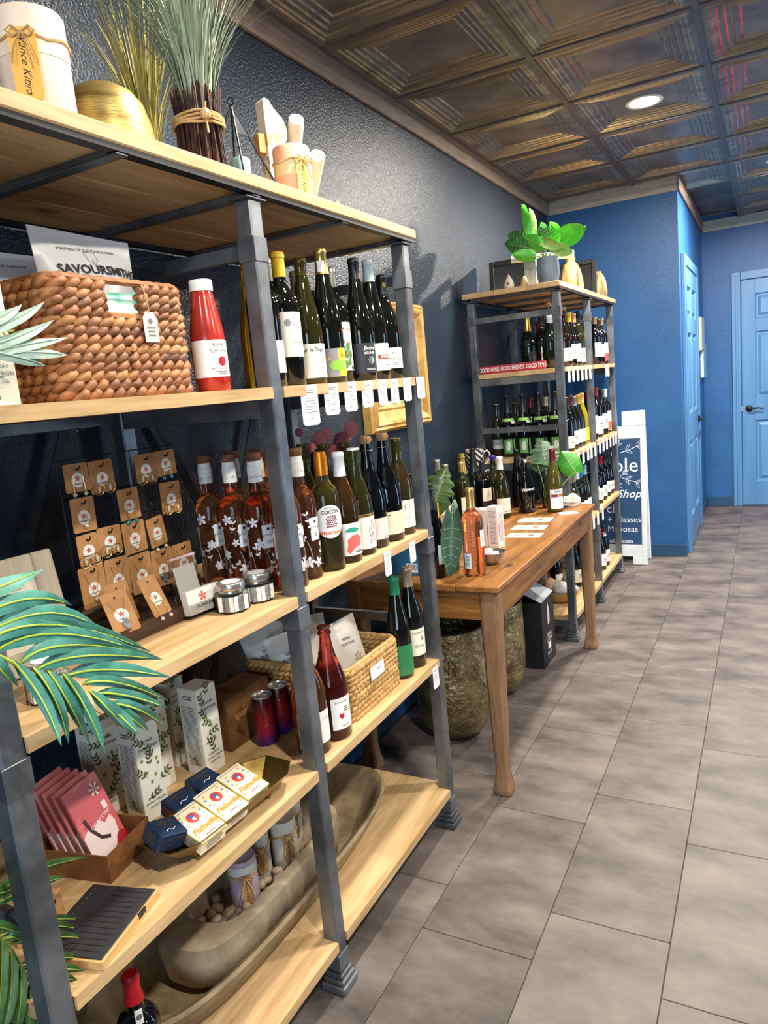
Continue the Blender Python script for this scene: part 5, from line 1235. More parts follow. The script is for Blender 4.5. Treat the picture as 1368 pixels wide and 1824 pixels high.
for i, (x, y, rz, rx, ry, lab) in enumerate([(-1.045, 1.665, -.3, .0, -.35, 'white snack bag leaning at the right front of the tan basket'), (-1.06, 1.57, -.45, .12, -.25, 'white snack bag leaning behind the red crown-capped bottle'), (-1.17, 1.63, -.4, -.05, -.18, 'tall white snack bag at the back of the tan basket by the post'), (-1.235, 1.56, -.7, .2, -.15, 'white snack bag with peaked corner at the back left of the tan basket'), (-1.27, 1.69, -.2, 0, -.05, 'white snack bag upright at the very back of the tan basket'), (-1.145, 1.535, -.9, .15, -.2, 'white snack bag facing left out of the tan basket')]):
    pillow_bag(lab, (x, y, S4+.02), .13, .205, .04, M_FILMW, (rx, ry, rz), 20+i, bagd(i), group='white snack bags in the tan basket', name='snack_bag')
# brass boat tray with tins
bt = thing('brass_tray', 'long faceted brass tray on small feet holding fish cartons', 'tray', (-1.004, 1.022, S4), (0, 0, -.06))
def octa(hx, hy, c): return [(-hx+c, -hy), (hx-c, -hy), (hx, -hy+c*1.6), (hx, hy-c*1.6), (hx-c, hy), (-hx+c, hy), (-hx, hy-c*1.6), (-hx, -hy+c*1.6)]
mb = MB(); A = octa(.035, .14, .016); B = octa(.066, .182, .03)
for (P, z) in ((A, .014), (B, .052)): mb.v += [(x, y, z) for x, y in P]
A2 = [(x*.93, y*.985) for x, y in A]; B2 = [(x*.965, y*.985) for x, y in B]
for (P, z) in ((A2, .0165), (B2, .052)): mb.v += [(x, y, z) for x, y in P]
for i in range(8):
    j = (i+1) % 8; mb.f += [(i, j, 8+j, 8+i), (16+j, 16+i, 24+i, 24+j), (8+i, 8+j, 24+j, 24+i)]; mb.mi += [0]*3
mb.f += [tuple(range(7, -1, -1)), tuple(range(16, 24))]; mb.mi += [0, 0]
mb.build('tray_body', M_BRASS, bt)
for sx in (-1, 1):
    for sy in (-1, 1): MB().lathe([(0, 0), (.004, 0), (.006, .006), (.006, .0138), (0, .0138)], 12, c=(sx*.025, sy*.11, 0)).build('foot', M_BRASS, bt, True)
M_TUNA = plain('#f1e4c4', .45); M_LOB = mottled('#1f3350', '#16263e', rough=(.3, .4), scale=20, bump=0)
def tuna(label, y, x=-1.0, dz=0):
    carton(label, (x, y, S4+.0315+dz), .092, .068, .03, M_TUNA, 0, 'fish_carton', 'box',
        [(bars2d(.05, .02, 6, rB, .4), M_GREYINK, 0, 0), (rect2d(.066, .003), M_YEL, 0, .012)], [(bars2d(.06, .02, 6, rB, .4), M_GREYINK, 0, 0), (rect2d(.09, .003), M_YEL, 0, .012)],
        [(disc2d(.0135, 22), plain('#d9413c', .5), 0, .014, 'red_disc'), (disc2d(.006, 14), plain('#3f6fae', .5), 0, .017, 'blue_mark'), (rect2d(.006, .008), M_PAPER, 0, .010), (join2d(*[shift2d(disc2d(.003, 8), dx, dy) for dx, dy in ((-.024, .02), (.024, .02), (-.026, .006), (.026, .008), (-.022, -.012), (.024, -.014))]), plain('#7fb0d8', .5), 0, 0, 'blue_dots'), (join2d(*[shift2d(disc2d(.0025, 8), dx, dy) for dx, dy in ((-.02, .03), (.02, .032), (-.028, -.03), (.028, -.028), (-.02, .0), (.021, -.002))]), plain('#e0a03c', .5), 0, 0, 'orange_dots'), (text2d('Fishwife', .019, .35, bold=.03), plain('#c98a1c', .5), 0, -.018), (T('ALBACORE TUNA IN OLIVE OIL', .0042), M_INK, 0, .039), (smallprint(.03, .004, 1), M_REDL, 0, -.035)], rot=(0, .34, -.05), group='cream printed fish cartons')
tuna('nearest of the three cream printed fish cartons in the brass tray', .935); tuna('middle one of the three cream printed fish cartons', 1.008, -1.003, .002); tuna('farthest of the three cream printed fish cartons', 1.082, -1.006, .004)
def lob(label, x, y, z, rot):
    carton(label, (x, y, z), .05, .062, .035, M_LOB, 0, 'pate_carton', 'box', [(T('LOBSTER', .0115), M_GOLDW, 0, .006), (T('PÂTÉ', .008), M_GOLDW, 0, -.006)], [(bars2d(.03, .02, 4, rB, .3), M_GOLDW, 0, 0)], [(T('LOBSTER', .0115), M_GOLDW, 0, .012), (T('PÂTÉ', .008), M_GOLDW, 0, .002), (stroke2d([[(-.012, -.014), (-.004, -.008), (.004, -.012), (.012, -.006)]], .0015), M_PAPER, 0, 0)], rot=rot, group='navy pate cartons')
lob('nearest navy lobster pate carton tipped over the end of the brass tray', -1.022, .868, S4+.05, (-.35, .3, -.25)); lob('middle navy lobster pate carton behind the cream cartons', -1.066, .965, S4+.044, (0, .2, -.15)); lob('farthest navy lobster pate carton behind the cream cartons', -1.072, 1.04, S4+.046, (0, .2, -.1))
# kraft box of pink packets
kb = thing('kraft_tray', 'open brown cardboard box holding pink packets on the fourth shelf', 'box', (-1.18, .838, S4), (0, 0, .2))
M_KR2 = mottled('#8a5a30', '#6e4522', rough=(.6, .75), scale=16, bump=.05)
MB().box(-.085, .085, -.065, .065, 0, .003).build('box_floor', M_KR2, kb)
for x0, x1, y0, y1, h_ in ((-.085, .085, -.065, -.062, .055), (-.085, .085, .062, .065, .055), (-.085, -.082, -.062, .062, .055), (.082, .085, -.062, .062, .055)): MB().box(x0, x1, y0, y1, .003, h_).build('box_wall', M_KR2, kb)
M_PKT = mottled('#dd7a74', '#c9585c', rough=(.35, .5), scale=8, bump=0, lo=.48, hi=.52)
cr_ = Matrix.Rotation(.2, 3, 'Z')
for i in range(5):
    off = cr_ @ Vector((.047-.022*i, -.0+.0015*i, .006))
    t = thing('pink_packet', ('frontmost pink drink-mix packet with red and white sweets printed on it', 'second pink packet behind the front one', 'third pink packet in the cardboard box', 'fourth pink packet in the cardboard box', 'rearmost pink packet in the cardboard box')[i], 'packet', (-1.18+off.x, .838+off.y, S4+.006), (0, -.38, .2), 'pink drink-mix packets')
    MB().bbox(-.0035, .0035, -.048, .048, 0, .165, .0015).build('packet_film', M_PKT, t)
    Mp = plane_M((.0036, 0, .08), (0, 1, 0), (0, 0, 1))
    flat('white_print', join2d(shift2d(poly2d([(-.048, -.01), (-.03, .0), (-.02, -.01), (.0, .002), (.012, -.012), (.03, -.004), (.036, -.02), (.03, -.05), (.0, -.07), (-.048, -.075)]), 0, 0), shift2d(disc2d(.014, 16), .025, .055), shift2d(rect2d(.012, .016), .03, .018)), plain('#efd9d6', .5), t, Mp)
    if i == 0:
        flat('red_print', join2d(*[shift2d(poly2d([(0, 0), (.014*math.cos(a), .014*math.sin(a)), (.014*math.cos(a+.5), .014*math.sin(a+.5))]), .025, .055) for a in [k*1.047 for k in range(6)]], shift2d(disc2d(.016, 14), .034, -.06)), M_RED, t, Mp, .0007)
        flat('bead_print', stroke2d([[(-.03, .02), (-.025, -.005), (-.01, -.03), (.01, -.04)]], .007), plain('#3a1c1c', .5), t, Mp, .0008)
        flat('lettering', shift2d(text2d('CANDY CANE', .009), .005, .0, .15), M_PAPER, t, Mp, .001)
# slotted black insert in a wooden tray
t = thing('slotted_tray', 'shallow tan tray with black slotted insert near the shelf front', 'tray', (-1.012, .70, S4), (0, 0, .26))
MB().bbox(-.068, .068, -.085, .085, 0, .016, .001).build('tray_body', wood('#d9b37a', '#b88a50', .5, 1.5, 'Y', knots=False), t)
MB().bbox(-.064, .064, -.081, .081, .0161, .0185, .0008).build('insert', plain('#26262a', .6), t)
for k in range(12):
    y = -.068+.0124*k; MB().box(-.012, .05, y-.0008, y+.0008, .0185, .0188).build('slot', M_BLACK, t)
    MB().box(-.052, -.049, y-.0015, y+.0015, .0185, .0189).build('peg_hole', M_SILVER, t)
MB().box(.0655, .0683, .018, .04, .007, .0163).build('thumb_notch', M_BLACK, t)
carton('small kraft carton with a printed match beside the slotted tray', (-1.098, .655, S4), .05, .07, .06, M_KRAFT, .45, 'kraft_carton', 'box', [(stroke2d([[(-.018, -.015), (.01, .02)]], .0018), M_INK, 0, 0), (disc2d(.004, 10), M_INK, .01, .02), (T('STICKS', .009), M_INK, -.002, -.016), (T('BURY', .009), M_INK, -.014, .004)])
t = thing('pale_stone', 'rounded pale grey stone left of the kraft carton', 'stone', (-1.2, .615, S4))
MB().sphere((0, 0, .026), .045, 14, 8, sc=(1, .8, .58)).build('stone_body', mottled('#a9a394', '#8a8374', rough=(.6, .8), scale=10, bump=.2), t, True)

# ---------------------------------------------------------------- bottom shelf: dough bowls, pebbles, candles
M_OLDW = wood('#8f7a5c', '#5f4c36', .7, .8, 'Y', name='old_wood'); M_OLDW2 = mottled('#a8936e', '#6e5a40', rough=(.65, .85), scale=9, bump=.35, bscale=30)
t = thing('dough_bowl', 'long carved wooden dough bowl lying on the bottom shelf', 'bowl', (-1.165, 1.30, S1))
def superell(a, b, n, e=2.4): return [(a*math.copysign(abs(math.cos(2*PI*i/n))**(2/e), math.cos(2*PI*i/n)), b*math.copysign(abs(math.sin(2*PI*i/n))**(2/e), math.sin(2*PI*i/n))) for i in range(n)]
def trough(t, name, prof, n, mat, e=2.4, wob=.004, seed=1):
    r = random.Random(seed); ph = r.uniform(0, 6); mb = MB(); rings = []
    for a, b, z in prof:
        o = len(mb.v)
        for i, (x, y) in enumerate(superell(a, b, n, e)):
            mb.v.append((x+wob*math.sin(3*i*2*PI/n+ph), y+wob*math.cos(5*i*2*PI/n), z+wob*1.2*math.sin(4*i*2*PI/n+ph)*(z > .02)))
        rings.append(range(o, o+n))
    for A, B in zip(rings, rings[1:]):
        for i in range(n): mb.f.append((A[i], A[(i+1) % n], B[(i+1) % n], B[i])); mb.mi.append(0)
    mb.f.append(tuple(rings[0])); mb.f.append(tuple(rings[-1])); mb.mi += [0, 0]
    return mb.build(name, mat, t, True, 50)
trough(t, 'bowl_body', [(.09, .40, 0), (.125, .46, .03), (.160, .515, .085), (.172, .53, .112), (.165, .523, .118), (.150, .505, .110), (.128, .47, .06), (.11, .42, .022), (.05, .3, .016)], 56, M_OLDW2, 2.8)
t = thing('wooden_trough', 'thick weathered wooden trough of pebbles and candles inside the big bowl', 'bowl', (-1.158, 1.268, S1+.026))
trough(t, 'trough_body', [(.085, .26, .0), (.108, .29, .02), (.116, .302, .085), (.113, .298, .118), (.104, .288, .124), (.082, .215, .122), (.074, .205, .085), (.065, .19, .06), (.03, .15, .058)], 48, mottled('#bba98a', '#7d6b52', rough=(.7, .9), scale=7, bump=.5, bscale=26), 3.2, .003, 3)
peb = []
rp = random.Random(9); M_PEB = [plain('#8d7a63', .5), plain('#6e6458', .5), plain('#a8937a', .5)]
for k in range(3): peb.append(MB().sphere((0, 0, 0), .0155, 10, 6, sc=(1, .78, .62)).mesh('pebble', M_PEB[k], True))
CND = [(-1.150, 1.205), (-1.175, 1.292), (-1.150, 1.375), (-1.185, 1.452)]
for i in range(58):
    for _ in range(30):
        y = rp.uniform(1.085, 1.45); x = rp.uniform(-1.218, -1.098)
        if all(math.hypot(x-a, y-b) > .044 for a, b in CND): break
    else: continue
    o = obj('pebble', peb[i % 3], None, (x, y, S1+.026+.066+.0095*(i % 3)), (rp.uniform(-.3, .3), rp.uniform(-.3, .3), rp.uniform(0, 3)))
    tag(o, 'smooth tan pebble lying among the candles in the weathered trough', 'pebble', 'pebbles in the weathered trough')
zc_ = S1+.026+.062
candle('lilac pillar candle with kraft tag, nearest in the trough of pebbles', (*CND[0], zc_), .035, .13, M_WAXL, band=(.72, .9, plain('#d8d4cc', .5)), face=-40, tag_h=.075, tagm=M_TAGK)
candle('grey pillar candle with kraft tag behind the lilac one', (*CND[1], zc_), .034, .14, plain('#b3aca0', .45), face=-30, tag_h=.07, tagm=M_TAGK)
candle('white pillar candle with raffia and kraft tag, third in the trough', (*CND[2], zc_), .036, .13, plain('#cfc4b4', .45), face=-35, tag_h=.07, tagm=M_TAGK)
candle('pale pillar candle farthest in the trough of pebbles', (*CND[3], zc_), .034, .13, plain('#c9bcae', .45), face=-35, tag_h=.07, tagm=M_TAGK)
# ---------------------------------------------------------------- things on the old pine table
TT = TZ + .0004
gtb = 'bottles standing on the pine table'
bottle('rose wine bottle with gold screw cap at the near end of the pine table', 'bordeaux', .314, .0385, G_ROSE, (-.925, 2.330, TT), ('screw', C_GOLD, .07), [LB(.03, .085, .03, plain('#cfe0ea', .5), [(bars2d(.022, .04, 8, rB, .4), M_GREYINK, 0, 0)], ang=-62), LB(.105, .165, .03, M_PAPER, [(T('Rosé', .009, .3), M_TEAL, 0, .018), (smallprint(.018, .02, 3), M_GREYINK, 0, -.006)], ang=40)], group=gtb, face=-45)
bottle('black sparkling bottle with pale blue labels behind the right rack post', 'champagne', .335, .044, G_BLACK, (-1.062, 2.292, TT), ('foil', C_BLACK, .09), [LB(.05, .12, .05, plain('#c9d8e6', .5), [], ang=30), dict(z0=.03, z1=.12, w=.032, mat=plain('#9fb0bd', .5), ang=-55, name='back_label', decs=[(bars2d(.026, .05, 8, rB, .4), M_GREYINK, 0, .012), (poly2d([(-.006, -.03), (.006, -.03), (.004, .0), (-.002, .006)]), M_INK, .006, -.01)]), dict(z0=.215, z1=.27, w=.008, mat=C_YELLOW, ang=38, name='neck_strip')], group=gtb, face=-45)
bottle('tall silver-capped bottle at the back left of the pine table', 'hock', .335, .037, G_DARK, (-1.365, 3.055, TT), ('screw', C_SILVER, .06), [LB(.03, .11, .08, M_PINKL, [(T('ZOCCA', .01), M_INK, 0, 0)])], group=gtb)
bottle('shorter silver-capped bottle beside the tall one at the table\'s back', 'hock', .302, .037, G_DARK, (-1.362, 3.14, TT), ('screw', C_SILVER, .06), [LB(.03, .11, .08, M_PINKL)], group=gtb)
bottle('green bottle with gold wired top and square cream label behind the rose bottle', 'bordeaux', .300, .038, G_OLIVE, (-1.318, 3.235, TT), ('foil', C_GOLD, .05), [LB(.045, .13, .07, M_CREAM, [(rect2d(.034, .04), M_INK, .004, .0), (rect2d(.031, .037), M_CREAM, .004, .0)])], group=gtb)
bottle('sparkling bottle with gold foil neck behind the square cream label', 'champagne', .328, .042, G_GREEN, (-1.352, 3.335, TT), ('foil', C_GOLD, .10), [], group=gtb)
bottle('sparkling bottle with black foil neck left of the chevron mugs', 'champagne', .338, .042, G_GREEN, (-1.33, 3.43, TT), ('foil', C_BLACK, .11), [], group=gtb)
bottle('dark red wine bottle with black capsule and small cream label', 'bordeaux', .285, .038, G_BLACK, (-1.262, 3.372, TT), ('foil', C_BLACK, .05), [LB(.085, .15, .06, M_CREAM, [(stroke2d([[(0, .008), (0, -.008)]], .002), M_INK, .0, .008), (T('JUNO', .009), M_GREYINK, 0, -.008)]), LB(.02, .08, .07, plain('#2a241c', .5), [(smallprint(.03, .02, 3), C_GOLD, 0, 0)])], group=gtb)
bottle('dark bottle with white capsule and wide cream label in the table\'s middle', 'burgundy', .303, .0395, G_OLIVE, (-1.165, 3.358, TT), ('foil', C_WHITE, .062), [LB(.025, .10, .095, plain('#e6d8c8', .55), [(stroke2d([[(-.02, 0), (-.01, .012), (.004, .006), (.016, .014)]], .0012), C_TAN, .014, .006), (T('SANCERRE', .01), M_INK, .012, -.028)])], group=gtb, face=-40)
bottle('bottle with purple wax top behind the white-capped bottle', 'burgundy', .292, .0385, G_OLIVE, (-1.262, 3.53, TT), ('foil', C_PURPLE, .025), [LB(.03, .13, .05, plain('#e8d9c0', .55), [(join2d(shift2d(blossom2d(.01, 5), 0, .02), shift2d(blossom2d(.008, 5), .004, -.006)), M_WINE, 0, 0)], ang=10)], group=gtb)
bottle('slim black bottle between purple-topped and swing-top bottles', 'hock', .305, .036, G_BLACK, (-1.172, 3.655, TT), ('foil', C_BLACK, .05), [], group=gtb)
def swing(t, p):
    MB().sphere((.012, -.024, .262), .0085, 12, 8).build('ceramic_plug', M_WHITE, t, True)
    MB().tube([(.016, 0, .262), (.018, -.012, .275), (.013, -.022, .27), (.01, -.026, .258)], .001, 5).tube([(-.016, 0, .262), (-.012, -.018, .28), (.01, -.024, .268)], .001, 5).build('wire_bail', M_SILVER, t)
bottle('black swing-top vermouth bottle with white lettering on the pine table', 'champagne', .302, .0415, G_BLACK, (-1.082, 3.492, TT), None, [LB(.11, .128, .07, G_BLACK, [(T('VERMOUTH', .017, 0, .03), M_PAPER, .0, 0)]), LB(.015, .105, .07, G_BLACK, [(stroke2d([[(-.02, -.03), (-.008, .0), (-.014, .02), (.0, .03), (.004, .0), (.018, .03), (.012, -.01), (.024, .01)], [(-.01, -.036), (.006, -.01), (.02, -.03)], [(-.004, -.04), (.0, .02)]], .0016), M_SILVER, 0, 0), (T('CARPANO', .006), M_PAPER, .012, -.042)])], group=gtb, face=-40, extra=swing)
bottle('olive white-wine bottle with maroon capsule and white label near the far table end', 'burgundy', .313, .0395, dark_glass('#4a4410'), (-.945, 3.515, TT), ('foil', C_BURG, .062), [LB(.018, .115, .08, plain('#eceaf0', .5), [(T('EBERLE', .014, 0, .02), M_INK, .004, .036), (rect2d(.034, .015), M_WINE, -.018, .017), (rect2d(.034, .015), plain('#a8642c', .5), .02, .017), (smallprint(.016, .03, 4), M_GREYINK, .018, -.022)])], group=gtb, face=-48)
# two chevron mugs, stacked
def chevron_mat():
    m, nt, b = _new('chevron'); N = nt.nodes.new
    tc = N('ShaderNodeTexCoord'); sp = N('ShaderNodeSeparateXYZ'); nt.links.new(tc.outputs['Object'], sp.inputs[0])
    at = N('ShaderNodeMath'); at.operation = 'ARCTAN2'; nt.links.new(sp.outputs[1], at.inputs[0]); nt.links.new(sp.outputs[0], at.inputs[1])
    pp = N('ShaderNodeMath'); pp.operation = 'PINGPONG'; pp.inputs[1].default_value = .8; nt.links.new(at.outputs[0], pp.inputs[0])
    ml = N('ShaderNodeMath'); ml.operation = 'MULTIPLY_ADD'; ml.inputs[1].default_value = .045; nt.links.new(pp.outputs[0], ml.inputs[0]); nt.links.new(sp.outputs[2], ml.inputs[2])
    wr = N('ShaderNodeMath'); wr.operation = 'FRACT'; sc_ = N('ShaderNodeMath'); sc_.operation = 'MULTIPLY'; sc_.inputs[1].default_value = 34; nt.links.new(ml.outputs[0], sc_.inputs[0]); nt.links.new(sc_.outputs[0], wr.inputs[0])
    gt_ = N('ShaderNodeMath'); gt_.operation = 'GREATER_THAN'; gt_.inputs[1].default_value = .5; nt.links.new(wr.outputs[0], gt_.inputs[0])
    mx = N('ShaderNodeMix'); mx.data_type = 'RGBA'; mx.inputs[6].default_value = L('#e6d9c4'); mx.inputs[7].default_value = L('#1f2440'); nt.links.new(gt_.outputs[0], mx.inputs[0]); nt.links.new(mx.outputs[2], b.inputs['Base Color'])
    b.inputs['Roughness'].default_value = .25
    return m
M_CHEV = chevron_mat()
mugp = [(0, 0), (.026, 0), (.028, .004), (.034, .10), (.043, .16), (.049, .20), (.05, .225), (.047, .225), (.046, .2), (.04, .16), (.031, .10), (.024, .02), (0, .016)]
def mug(label, loc, prof):
    t = thing('chevron_mug', label, 'mug', loc, (0, 0, .5))
    MB().lathe(prof, 36).build('mug_body', M_CHEV, t, True, 50)
    zt = max(z for r_, z in prof); R_ = .047
    MB().tube([(R_, 0, zt-.02), (R_+.02, 0, zt-.012), (R_+.033, 0, zt-.03), (R_+.03, 0, zt-.06), (R_+.012, 0, zt-.08), (R_-.006, 0, zt-.084)], .005, 8).build('handle', plain('#e6d9c4', .3), t, True)
mug('lower navy and cream chevron mug on the pine table', (-1.36, 3.535, TT), mugp)
mug('upper chevron mug with handle, stacked in the lower mug', (-1.36, 3.535, TT+.228), [(0, 0), (.040, 0), (.042, .004), (.047, .06), (.05, .1), (.047, .1), (.044, .06), (.036, .008), (0, .006)])
# cartons, bowl, cards
gw = 'pale pink printed cartons on the pine table'
for lab, x, y, h_, rz in (('tall pale pink printed carton nearest the steel bowl', -.985, 2.742, .172, -.2), ('pale pink printed carton just behind the rose bottle', -1.048, 2.772, .156, -.15), ('pale pink printed carton at the back left of three', -1.115, 2.80, .15, -.1)):
    carton(lab, (x, y, TT), .048, .05, h_, plain('#e9d8cf', .5), rz, 'printed_carton', 'box', [(bars2d(.036, h_*.7, 20, rB, .35), M_GREYL, 0, 0), (rect2d(.006, h_*.3), plain('#c9707c', .5), -.016, -.01)], [(bars2d(.036, h_*.8, 24, rB, .35), M_GREYL, 0, 0)], group=gw)
t = thing('steel_bowl', 'small stainless steel bowl of pink packets on the pine table', 'bowl', (-.918, 2.482, TT))
MB().lathe([(0, .002), (.022, .0), (.024, .002), (.042, .02), (.054, .046), (.0545, .048), (.0535, .048), (.041, .023), (.022, .006), (0, .005)], 36).build('bowl_shell', plain('#b5b0a6', .28, metal=.9), t, True, 60)
for k in range(4):
    t = thing('sugar_packet', ('pink and white paper packet lying on top in the steel bowl', 'paper packet second in the steel bowl', 'paper packet third in the steel bowl', 'lowest paper packet in the steel bowl')[k], 'packet', (-.918+.006*(k % 2), 2.478+.005*k, TT+.038-.006*k), (.25-.1*k, .12*k-.1, .5*k), 'paper packets in the steel bowl')
    MB().bbox(-.026, .026, -.02, .02, -.001, .001, .0005).build('paper', M_PINKL, t); MB().box(-.024, .002, -.012, .01, .001, .0013).build('pink_print', plain('#e58a9c', .5), t)
def card(label, x, y, rz, n=1, name='menu_card'):
    t = thing(name, label, 'card', (x, y, TT), (0, 0, rz), 'illustrated cards on the pine table')
    for k in range(n): MB().box(-.075+.008*k, .075+.004*k, -.045+.004*k, .045+.003*k, .0006*k*2, .0006*k*2+.001).build('card_sheet', plain('#e6dcc0', .55), t)
    z = .0012*(n-1)+.001
    flat('print', join2d(shift2d(blossom2d(.016, 7), .03, 0), shift2d(sprig2d(.03, 3, -1.2), -.05, -.008), shift2d(sprig2d(.02, 2, -1.5), .052, 0)), plain('#8a5a3c', .6), t, plane_M((0, 0, z), (1, 0, 0), (0, 1, 0)))
    flat('lettering', shift2d(text2d('Menu', .018, .4), -.02, .0), M_GREYINK, t, plane_M((0, 0, z), (1, 0, 0), (0, 1, 0)))
card('nearest illustrated card lying on the pine table', -.937, 2.962, .05, 1); card('middle pair of illustrated cards on the pine table', -.962, 3.118, .06, 2); card('farthest fanned stack of illustrated cards on the pine table', -.985, 3.282, .08, 3)
t = thing('note_card', 'small white note lying by the maroon-capped bottle', 'card', (-.868, 3.464, TT), (0, 0, .55)); MB().box(-.045, .045, -.032, .032, 0, .0008).build('paper', M_PAPER, t); flat('print', smallprint(.05, .02, 3), M_GREYL, t, plane_M((0, 0, .0008), (1, 0, 0), (0, 1, 0)))
t = thing('ridged_shell', 'white ridged seashell at the far end of the pine table', 'shell', (-.90, 3.655, TT))
mb = MB(); mb.lathe([(0, -.05), (.010, -.045), (.020, -.03), (.0215, -.022), (.026, -.012), (.0275, -.004), (.031, .006), (.0305, .016), (.033, .024), (.026, .034), (.018, .04), (.012, .048), (0, .052)], 22)
for i in range(len(mb.v)):
    x, y, z = mb.v[i]; g = math.atan2(y, x); q = 1+.24*math.sin(7*g)*(1+.5*math.sin(160*z)); mb.v[i] = (x*q, y*q*.8, z)
mb.xf(Matrix.Translation((0, 0, .0255)) @ Matrix.Rotation(.35, 4, 'Z') @ Matrix.Rotation(PI/2, 4, 'Y')); mb.build('shell_body', mottled('#f1ece2', '#d5c6b2', rough=(.5, .7), scale=40, bump=.4), t, True, 70)
spk = MB()
for k in range(6): spk.lathe([(0, 0), (.004, 0), (.0025, .010), (0, .022)], 6, c=(0, 0, 0)).xf(Matrix.Translation((.02-.004*k, -.02+.008*k, .022)) @ Matrix.Rotation(.9-.2*k, 4, 'Y'), len(spk.v)-14)
spk.build('spines', plain('#efe9de', .6), t)
# blue box with barcode, books on it
t = carton('blue box with a white barcode label at the table\'s near left', (-1.185, 2.345, TT), .125, .13, .135, mottled('#2f6f94', '#255c7e', rough=(.4, .5), scale=8, bump=.03), 0, 'blue_box', 'box', [], [(rect2d(.045, .034), M_PAPER, .034, -.038, 'barcode_label'), (join2d(*[shift2d(rect2d(.0016 if k % 3 else .003, .022), -.014+.004*k, 0) for k in range(9)]), M_INK, .034, -.036, 'barcode')])
for k, (c, nm) in enumerate((('#183a52', 'dark blue hardback book lying on the blue box'), ('#c96f4a', 'thin orange book in the stack on the blue box'), ('#e6ded2', 'cream book on top of the stack on the blue box'))):
    t = thing('book', nm, 'book', (-1.19+.004*k, 2.35, TT+.1356+.0205*k), (0, 0, .06*k), 'books stacked on the blue box')
    MB().bbox(-.06, .06, -.065, .065, 0, .003, .0008).bbox(-.06, .06, -.065, .065, .017, .02, .0008).bbox(-.0605, -.0575, -.065, .065, .003, .017, .0008).build('cover', plain(c, .5), t)
    MB().box(-.057, .058, -.063, .063, .0032, .0168).build('pages', M_CREAM, t)
t = thing('glass_lantern', 'small amber glass votive by the black bottle\'s base', 'votive', (-1.028, 2.372, TT))
mb = MB().lathe([(0, 0), (.022, 0), (.026, .006), (.027, .04), (.024, .054), (.014, .064), (.012, .068)], 10); mb.build('glass', glass('#f2dc9a', .03, 1.3), t)
MB().lathe([(0, .003), (.02, .003), (.021, .03), (0, .03)], 16).build('amber_wax', plain('#e6c46a', .5), t)
carton('small orange and cream carton behind the amber votive', (-1.032, 2.452, TT), .05, .05, .11, mottled('#e08a4a', '#e9c9a4', rough=(.5, .6), scale=12, bump=0, lo=.4, hi=.6), .1, 'orange_carton')
t = thing('red_flower', 'two small red flower petals behind the amber votive', 'flower', (-1.0, 2.415, TT))
for dx, dy in ((-.03, .0), (.012, -.004)):
    MB().tube([(dx, dy, 0), (dx, dy, .06)], .0015, 5).build('stem', plain('#4a7a3a', .5), t); MB().lathe([(0, .055), (.007, .062), (.008, .075), (.003, .09), (0, .095)], 10, c=(dx, dy, 0)).build('petal', plain('#d9381e', .45), t, True)
# monstera leaves
M_LEAFD = mottled('#3f5a2a', '#2a4020', rough=(.3, .45), scale=12, bump=.1); M_LEAFB = mottled('#49a832', '#2f8424', rough=(.3, .45), scale=12, bump=.1); M_LEAFG = mottled('#5f7a5a', '#46604a', rough=(.35, .5), scale=14, bump=.1); M_VEIN = plain('#9bb868', .5)
def big_leaf(parent, ctr, xdir, ydir, Lh, Wd, mat, slits=True, stem_to=None, cup=.12, vein=M_VEIN, fold=0.0):
    """heart-shaped leaf: ydir base to tip, xdir across"""
    M = plane_M(ctr, xdir, ydir); mb = MB(); n = 14; rows = []
    def half(v): # half width at v (0 base .. 1 tip)
        return Wd/2*(math.sin(PI*min(1, v*.93+.07))**.62)*(1-.25*v)
    for j in range(n+1):
        v = j/n; y = (v-.5)*Lh; w = half(v); row = []
        if slits and j % 3 == 2 and 2 < j < n-1: w *= .66
        for i in range(-4, 5):
            u = i/4; yy = y - (.12*Lh*(abs(u)**1.5) if v < .35 else 0)*(1-v/.35 if v < .35 else 0)
            row.append(tuple(M @ Vector((u*w, yy, -cup*Lh*(abs(u)**1.6) - cup*Lh*1.2*(v-.4)**2 + fold*w*abs(u)))))
        rows.append(row)
    for row in rows: mb.v += row
    for j in range(n):
        for i in range(8): mb.f.append((j*9+i, j*9+i+1, (j+1)*9+i+1, (j+1)*9+i)); mb.mi.append(0)
    lf = mb.build('leaf', mat, parent, True, 70)
    vn = MB(); vn.tube([Vector(rows[j][4])+M.to_3x3() @ Vector((0, 0, .0012)) for j in range(0, n)], [.0018*(1-.8*j/n) for j in range(n)], 5)
    for j in (3, 5, 7, 9, 11):
        for e in (0, 8):
            a = Vector(rows[j][4]); b_ = Vector(rows[min(j+1, n)][e]); vn.tube([a+M.to_3x3() @ Vector((0, 0, .001)), a.lerp(b_, .5)+M.to_3x3() @ Vector((0, 0, .0035)), a.lerp(b_, .82)+M.to_3x3() @ Vector((0, 0, .001))], .0008, 4)
    vn.build('veins', vein, lf)
    if stem_to is not None:
        a = Vector(rows[1][4]); MB().tube([a, a.lerp(Vector(stem_to), .4)+Vector((0, 0, .01)), stem_to], .0022, 6).build('leaf_stem', vein, parent, True)
    return lf
t = thing('leaf_vase', 'clear glass vase with one dark and one bright green monstera leaf', 'vase of leaves', (-1.01, 3.625, TT))
MB().lathe([(0, .001), (.024, 0), (.027, .004), (.030, .08), (.022, .13), (.02, .15), (.0185, .15), (.02, .13), (.028, .08), (.025, .008), (0, .006)], 22).build('vase', M_GLASSCLEAR, t, True, 60)
big_leaf(t, (-.005, -.01, .275), (.96, .27, .1), (-.2, .1, .97), .15, .19, M_LEAFG, True, (0, 0, .02), vein=plain('#b9c0a8', .5))
